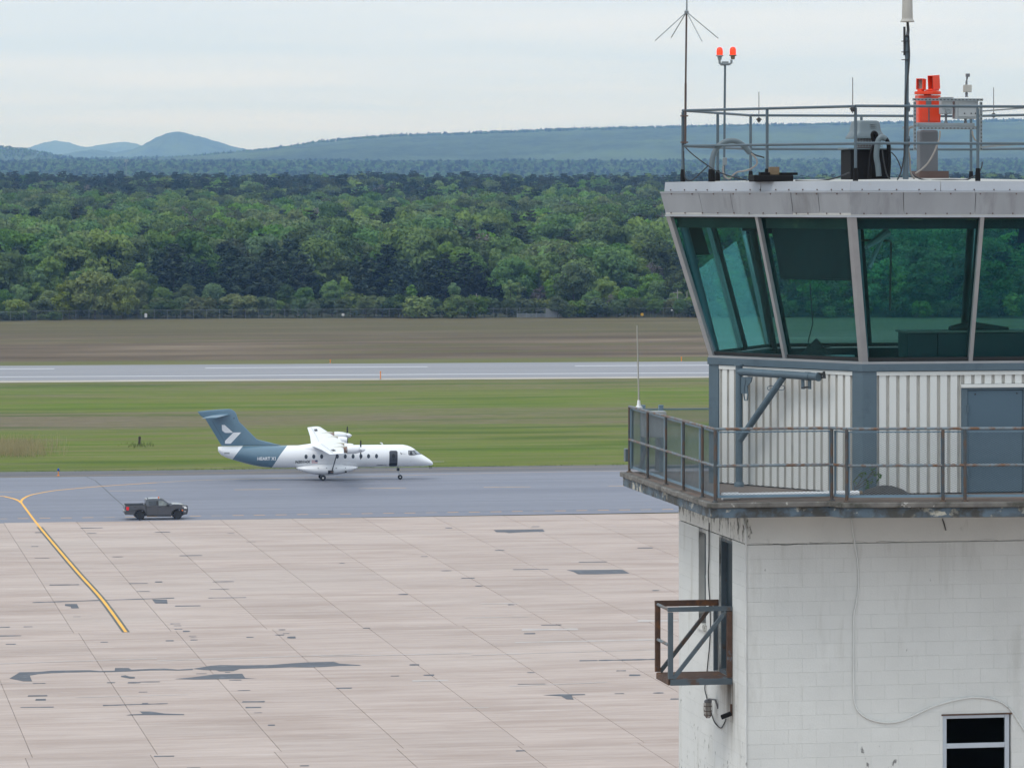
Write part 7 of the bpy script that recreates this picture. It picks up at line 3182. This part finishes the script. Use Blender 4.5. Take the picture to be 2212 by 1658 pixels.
# centre section fairing
m = MB()
rings = []
for x, w_, zt_ in ((-10.6, .10, 3.30), (-10.0, .45, 3.36), (-9.2, .78, 3.46), (-8.4, .92, 3.58), (-7.2, .95, 3.70), (-6.2, .90, 3.76), (-5.5, .72, 3.68), (-5.1, .45, 3.50), (-4.8, .15, 3.34)):
    rings.append([Vector((x, w_ * math.cos(t_), 2.9 + (zt_ - 2.9) * max(0, math.sin(t_)) ** .8)) for t_ in np.linspace(0, math.pi, 15)])
m.loft(rings)
m.build('wing_fairing', m_acw, plane, smooth=40)
# belly sponson
m = MB()
rings = []
x0, x1 = pz(905, 0)[0], pz(1415, 0)[0]
for s in np.linspace(0, 1, 25):
    q = math.sin(math.pi * s) ** .55 if 0 < s < 1 else .02
    q = max(q, .03)
    x = x0 + (x1 - x0) * s
    zt_, zb2_ = 1.28 + .34 * q, 1.22 - .74 * q ** 1.1
    zc_, hh_, ww = (zt_ + zb2_) / 2, (zt_ - zb2_) / 2, .75 + .82 * q
    rings.append([Vector((x, ww * np.sign(math.cos(t_)) * abs(math.cos(t_)) ** .75, zc_ + hh_ * np.sign(math.sin(t_)) * abs(math.sin(t_)) ** .85)) for t_ in np.linspace(0, 2 * math.pi, 33)[:-1]])
m.loft(rings)
spn = m.build('belly_fairing', m_acw, plane, smooth=50)
ORG[spn.name] = Vector()
zsp = lambda x, y: pz((1140 + x / 5.527 - 700) * 2.212, (1580 + y / 5.527 - 1480) * 2.212)
m = MB()
for x, y in ((268, 932), (443, 932), (640, 935), (833, 933)):
    c = zsp(x, y)
    m.lathe([(.040, -.03), (.038, .06)], (c[0], -1.52, c[1] + .02), (0, -1, 0), n=8)
c = zsp(842, 1022)
m.lathe([(.09, -.05), (.085, .13)], (c[0], -1.32, c[1] + .04), (0, -1, 0), n=10)
m.build('port', m_acbk, spn)
(x0, z0), (x1, z1_) = zsp(472, 1045), zsp(582, 985)
m = MB()
m.box(x0, x1, -1.585, -1.3, z0, z1_ + .03)
m.build('strut_recess', m_acbk, spn)
a, b = zsp(550, 1000), zsp(640, 700)
st = MB()
st.tube([(a[0], -1.60, a[1]), (b[0], -1.75, b[1] + .10), (b[0] + .05, -1.9, b[1] + .9)], [.055, .05, .045], 10)
st.build('strut', m_acdk, plane, smooth=50)
st = MB()
st.tube([(a[0] - .12, -1.60, a[1] - .06), (a[0] + .12, -1.60, a[1] - .06)], .06, 8)
st.build('strut_joint', m_motor, plane)


def wheel(parent, x, y, r, w_, name='wheel'):
    wp = part(name, parent)
    m = MB()
    m.lathe([(r * .58, -w_ / 2), (r * .86, -w_ / 2), (r * .97, -w_ * .32), (r, 0), (r * .97, w_ * .32), (r * .86, w_ / 2), (r * .58, w_ / 2)], (x, y, r), (0, 1, 0), n=28)
    m.build('tyre', m_tyre, wp, smooth=40)
    for s_ in (-1, 1):
        m = MB()
        m.lathe([(r * .60, 0), (r * .58, .02), (r * .36, .012), (r * .28, .03), (r * .12, .05), (.005, .055)], (x, y + s_ * (w_ / 2 - .02), r), (0, s_, 0), n=20)
        m.build('rim', m_rim, wp, smooth=40)
    return wp


gl_ = part('landing_gear', plane)
for sd in (-1, 1):
    wheel(plane, -7.58, sd * 1.22, .275, .22, 'main_wheel')
    m = MB()
    m.tube([(-7.45, sd * 1.0, .75), (-7.52, sd * 1.02, .35), (-7.58, sd * 1.05, .275)], [.07, .06, .05], 8)
    m.tube([(-7.10, sd * .98, .62), (-7.40, sd * 1.0, .36)], .05, 8)
    m.box(-7.40, -7.18, sd * 1.0 - .06, sd * 1.0 + .06, .42, .70)
    m.build('main_leg', m_metal, gl_, smooth=40)
for sd in (-1, 1):
    wheel(plane, .0, sd * .12, .225, .13, 'nose_wheel')
m = MB()
m.tube([(-.16, 0, 1.25), (-.12, 0, .85), (-.02, 0, .26)], [.05, .05, .04], 8)
m.tube([(-.02, -.14, .225), (-.02, .14, .225)], .03, 8)
m.tube([(-.20, 0, 1.22), (-.13, 0, .62)], .03, 6)
m.build('nose_leg', m_metal, gl_, smooth=40)
m = MB()
c0, c1_ = c7(745, 1000), c7(815, 925)
m.box(c0[0], c1_[0], -.09, .09, c0[1], c1_[1])
m.build('scissor_link', m_acbk, gl_, bevel=.02)
# probes and aerials
m = MB()
a, b = c7(1665, 770), c7(1960, 770)
m.tube([(a[0] - .1, 0, a[1]), (b[0], 0, b[1])], [.022, .012], 6)
m.tube([(b[0] + .02, 0, b[1] - .06), (b[0] + .02, 0, b[1] + .08)], .008, 5)
m.build('nose_boom', m_metal, plane)
m = MB()
P = [c7(*p) for p in [(405, 330), (360, 330), (345, 285), (305, 276), (305, 264), (362, 264), (378, 290)]]
m.prism([(x, -.02, z) for x, z in P], (0, .04, 0))
m.build('blade_aerial', m_acw, plane)
m = MB()
for x in (1595, 1635):
    a = c7(x, 870)
    m.tube([(a[0], -.12, a[1]), (a[0] + .03, -.12, a[1] - .28)], .03, 6)
m.build('pitot_probe', m_acbk, plane)
m = MB()
a, b = c7(1492, 630), c7(1500, 590)
m.tube([(a[0], -.1, a[1] - .03), (b[0], -.1, b[1])], .018, 5)
m.build('wiper_stub', m_acbk, plane)

# ================================================================== PICK-UP TRUCK
TX, TY = G(302.7, 1122.3)
TYAW = rad(10.6)
off = Vector((math.sin(TYAW), -math.cos(TYAW), 0)) * .80
truck = thing('pickup_truck', 'dark grey crew cab pickup truck with an amber beacon on its roof', 'truck', (TX - off.x, TY - off.y, .006), TYAW)
ORG[truck.name] = Vector()
tz = lambda x, y: ((x - 630) / 319., (792 - y) / 324.)
m_trk = paint('grey_metallic_paint', (0.066, 0.073, 0.086), 0.28, .35, var=.03, coat=.7)
m_trim = paint('black_trim', (0.016, 0.017, 0.018), .55, var=.1)
m_tgl = paint('tinted_glass', (0.018, 0.024, 0.030), .06, var=.05, coat=.6)
m_tgf = paint('front_glass', (0.15, 0.17, 0.165), .06, var=.45, scale=5, coat=.6)
m_head = paint('headlamp', (0.72, 0.74, 0.76), .15, var=.1)
m_amber = paint('amber_lens', (0.75, 0.16, 0.03), .25)
arc = lambda cx_, cy_, r, a0, a1, n=10: [(cx_ + r * math.cos(rad(a)), cy_ - r * math.sin(rad(a))) for a in np.linspace(a0, a1, n)]
HWB = .915
prof = [(232, 520), (228, 560), (340, 650), (462, 655)] + arc(630, 660, 158, 175, 5) + [(800, 672), (1470, 676)] + arc(1640, 655, 158, 172, 8) + \
       [(1800, 655), (1880, 640), (1900, 600), (1902, 520), (1893, 455), (1875, 425), (1800, 398), (1690, 378), (1560, 372), (1490, 378), (1440, 404), (780, 408), (776, 520)]
m = MB()
m.prism([(tz(*p)[0], -HWB, tz(*p)[1]) for p in prof], (0, 2 * HWB, 0))
body = m.build('body', m_trk, truck, bevel=.045)
m = MB()
for sd in (-1, 1):
    y0, y1 = sorted((sd * HWB, sd * (HWB - .07)))
    m.prism([(tz(*p)[0], y0, tz(*p)[1]) for p in [(222, 402), (230, 520), (774, 520), (772, 396)]], (0, y1 - y0, 0))
m.build('bed_side', m_trk, truck, bevel=.02)
m = MB()
p0, p1 = tz(222, 520), tz(245, 400)
m.box(p0[0] - .02, p1[0] - .02, -HWB + .08, HWB - .08, p0[1], p1[1])
tg_ = m.build('tailgate', m_trk, truck, bevel=.02)
m = MB()
p0, p1 = tz(245, 518), tz(770, 518)
m.box(p0[0], p1[0], -HWB + .075, HWB - .075, p0[1], p0[1] + .02)
m.box(p1[0] - .04, p1[0], -HWB + .075, HWB - .075, p0[1] + .021, tz(0, 400)[1])
m.build('bed_liner', m_trim, truck)
for sd in (-1, 1):
    m = MB()
    a, b = tz(250, 388), tz(772, 385)
    m.bar((a[0], sd * (HWB - .035), a[1]), (b[0], sd * (HWB - .035), b[1]), (0, 0, 1), .06, .085)
    m.build('bed_rail', m_trim, truck, bevel=.01)
gh = [(784, 406), (790, 262), (800, 232), (830, 219), (1000, 213), (1190, 216), (1265, 240), (1345, 300), (1475, 392), (1470, 406)]
zb0, zr0 = tz(0, 406)[1], tz(0, 213)[1]
hwz = lambda z: .855 - .175 * (z - zb0) / (zr0 - zb0)
m = MB()
R0 = [Vector((tz(*p)[0], -hwz(tz(*p)[1]), tz(*p)[1] - .01)) for p in gh]
R1 = [Vector((p.x, -p.y, p.z)) for p in R0]
m.loft([R0, R1])
cab = m.build('cab', m_trk, truck, bevel=.03)
for sd in (-1, 1):
    for nm, P, mt in (('rear_window', [(858, 284), (1058, 278), (1062, 402), (890, 400), (862, 372)], m_tgl), ('front_window', [(1132, 280), (1255, 282), (1330, 340), (1388, 398), (1385, 408), (1132, 406)], m_tgf),
                      ('window_pillar', [(1064, 278), (1128, 279), (1128, 405), (1066, 402)], m_trim)):
        Q_ = [Vector((tz(*p)[0], sd * (hwz(tz(*p)[1]) + .014), tz(*p)[1])) for p in P]
        m = MB()
        m.prism(Q_, (0, -sd * .03, 0))
        m.build(nm, mt, cab if False else truck)
    # lines of the doors
    m = MB()
    for x, y0, y1 in ((812, 412, 655), (1108, 410, 650), (1455, 410, 640)):
        a, b = tz(x, y0), tz(x, y1)
        m.bar((a[0], sd * (HWB + .001), a[1]), (b[0], sd * (HWB + .001), b[1]), (1, 0, 0), .012, .004)
    a, b = tz(820, 655), tz(1460, 655)
    m.bar((a[0], sd * (HWB + .001), a[1]), (b[0], sd * (HWB + .001), b[1]), (0, 0, 1), .012, .004)
    m.build('door_seam', m_trim, truck)
    m = MB()
    a, b = tz(793, 400), tz(806, 640)
    m.bar((a[0], sd * (HWB - .01), a[1]), (b[0], sd * (HWB - .01), b[1]), (1, 0, 0), .035, .03)
    m.build('cab_gap', m_trim, truck)
    for x in (880, 1150):
        a = tz(x, 448)
        m = MB()
        m.bar((a[0] - .11, sd * (HWB + .02), a[1]), (a[0] + .11, sd * (HWB + .02), a[1]), (0, 0, 1), .045, .035)
        m.build('door_handle', m_trim, truck, bevel=.01)
    a = tz(1378, 400)
    m = MB()
    m.box(a[0] - .12, a[0] + .12, *sorted((sd * .90, sd * 1.10)), a[1] - .09, a[1] + .09)
    m.build('mirror', m_trim, truck, bevel=.04)
    for cx_, cy_, a0, a1 in ((630, 655, 196, -14), (1640, 652, 192, -8)):
        P = arc(cx_, cy_, 152, a0, a1, 16)
        m = MB()
        m.tube([(tz(*p)[0], sd * (HWB + .005), tz(*p)[1]) for p in P], .058, 8)
        m.build('fender_flare', m_trim, truck, smooth=50)
    m = MB()
    a, b = tz(815, 690), tz(1470, 694)
    m.bar((a[0], sd * .86, a[1]), (b[0], sd * .86, b[1]), (0, 0, 1), .09, .14)
    m.build('rocker', m_trim, truck, bevel=.02)
    m = MB()
    m.prism([(tz(*p)[0], sd * (HWB - .02), tz(*p)[1]) for p in [(246, 430), (330, 432), (322, 500), (315, 528), (258, 522)]], (0, sd * .035, 0))
    m.build('tail_lamp', m_tail, truck, bevel=.008)
    m = MB()
    m.prism([(tz(*p)[0], sd * (HWB - .02), tz(*p)[1]) for p in [(1770, 432), (1865, 436), (1893, 470), (1893, 500), (1815, 496), (1820, 460), (1775, 446)]], (0, sd * .03, 0))
    m.build('headlight', m_head, truck, bevel=.008)
    a = tz(1770, 545)
    m = MB()
    m.box(a[0] - .06, a[0] + .06, *sorted((sd * (HWB - .02), sd * (HWB + .066))), a[1] - .06, a[1] + .06)
    m.build('side_marker', m_amber, truck, bevel=.02)
    a = tz(1842, 578)
    m = MB()
    m.box(a[0] - .05, a[0] + .06, *sorted((sd * (HWB - .05), sd * (HWB + .012))), a[1] - .02, a[1] + .03)
    m.build('fog_lamp', m_head, truck, bevel=.008)
    for cx_ in (630, 1640):
        xw = tz(cx_, 0)[0]
        wp = part('wheel', truck)
        r = .395
        m = MB()
        m.lathe([(r * .58, -.13), (r * .88, -.135), (r * .985, -.09), (r, 0), (r * .985, .09), (r * .88, .135), (r * .58, .13)], (xw, sd * .80, r), (0, 1, 0), n=30)
        m.build('tyre', m_tyre, wp, smooth=40)
        m = MB()
        m.lathe([(r * .60, .10), (r * .57, .11), (r * .52, .06), (r * .15, .07), (.005, .08)], (xw, sd * .80, r), (0, sd, 0), n=24)
        for q in range(6):
            a = rad(60 * q + 15)
            m.bar((xw + .05 * math.cos(a), sd * .895, r + .05 * math.sin(a)), (xw + r * .55 * math.cos(a), sd * .90, r + r * .55 * math.sin(a)), (math.sin(a), 0, -math.cos(a)), .05, .03)
        m.build('rim', paint('dark_rim', (.05, .052, .06), .4, .5), wp, smooth=40)
m = MB()                                         # windscreen and rear glass
a, b = tz(1462, 388), tz(1275, 248)
m.add([(a[0] + .012, -.74, a[1] + .01), (a[0] + .012, .74, a[1] + .01), (b[0] + .02, .62, b[1] + .012), (b[0] + .02, -.62, b[1] + .012)], [(0, 1, 2, 3)])
m.build('windscreen', m_tgl, truck)
m = MB()
a, b = tz(786, 385), tz(791, 262)
m.add([(a[0] - .012, -.70, a[1]), (a[0] - .012, .70, a[1]), (b[0] - .014, .60, b[1]), (b[0] - .014, -.60, b[1])], [(0, 1, 2, 3)])
m.build('rear_glass', m_tgl, truck)
for nm, P, dy, mt in (('rear_bumper', [(195, 545), (235, 545), (335, 578), (345, 640), (235, 645), (205, 618)], .90, m_trk), ('front_bumper', [(1800, 560), (1905, 520), (1912, 620), (1895, 655), (1790, 668)], .90, m_trim)):
    m = MB()
    m.prism([(tz(*p)[0], -dy, tz(*p)[1]) for p in P], (0, 2 * dy, 0))
    m.build(nm, mt, truck, bevel=.02)
a0 = tz(1888, 430)
m = MB()
m.box(a0[0] - .03, a0[0] + .045, -.62, .62, tz(0, 540)[1], tz(0, 430)[1])
m.build('grille', m_trim, truck, bevel=.015)
m = MB()
P = [tz(*p) for p in ((1900, 640), (1915, 560), (1905, 440))]
for y in (-.5, .5):
    m.tube([(p[0] + .04, y, p[1]) for p in P], .03, 6)
m.tube([(P[2][0] + .04, -.5, P[2][1]), (P[2][0] + .04, .5, P[2][1])], .03, 6)
m.build('bull_bar', m_trim, truck, smooth=50)
m = MB()
m.prism([(tz(*p)[0], -.03, tz(*p)[1]) for p in [(828, 220), (835, 203), (850, 202), (872, 218)]], (0, .06, 0))
m.build('roof_aerial', m_trim, truck)
a = tz(1155, 218)
m = MB()
m.lathe([(.055, -.01), (.058, .03), (.052, .08), (.035, .115), (.005, .125)], (a[0], 0, a[1]), n=14)
m.build('roof_beacon', m_amber, truck, smooth=50)
m = MB()
m.prism([(tz(*p)[0], -.55, tz(*p)[1]) for p in [(1455, 385), (1490, 372), (1525, 380), (1480, 392)]], (0, 1.1, 0))
m.build('cowl', m_trim, truck)
m = MB()
m.box(tz(480, 0)[0], tz(1800, 0)[0], -.6, .6, .30, .52)
m.tube([(0, -.7, .39), (0, .7, .39)], .08, 8)
m.tube([(3.166, -.7, .39), (3.166, .7, .39)], .06, 8)
m.build('chassis', m_trim, truck)
a = tz(490, 445)
m = MB()
m.box(a[0] - .10, a[0] + .10, -HWB - .006, -HWB + .01, a[1] - .025, a[1] + .025)
m.build('bed_badge', m_trim, truck)
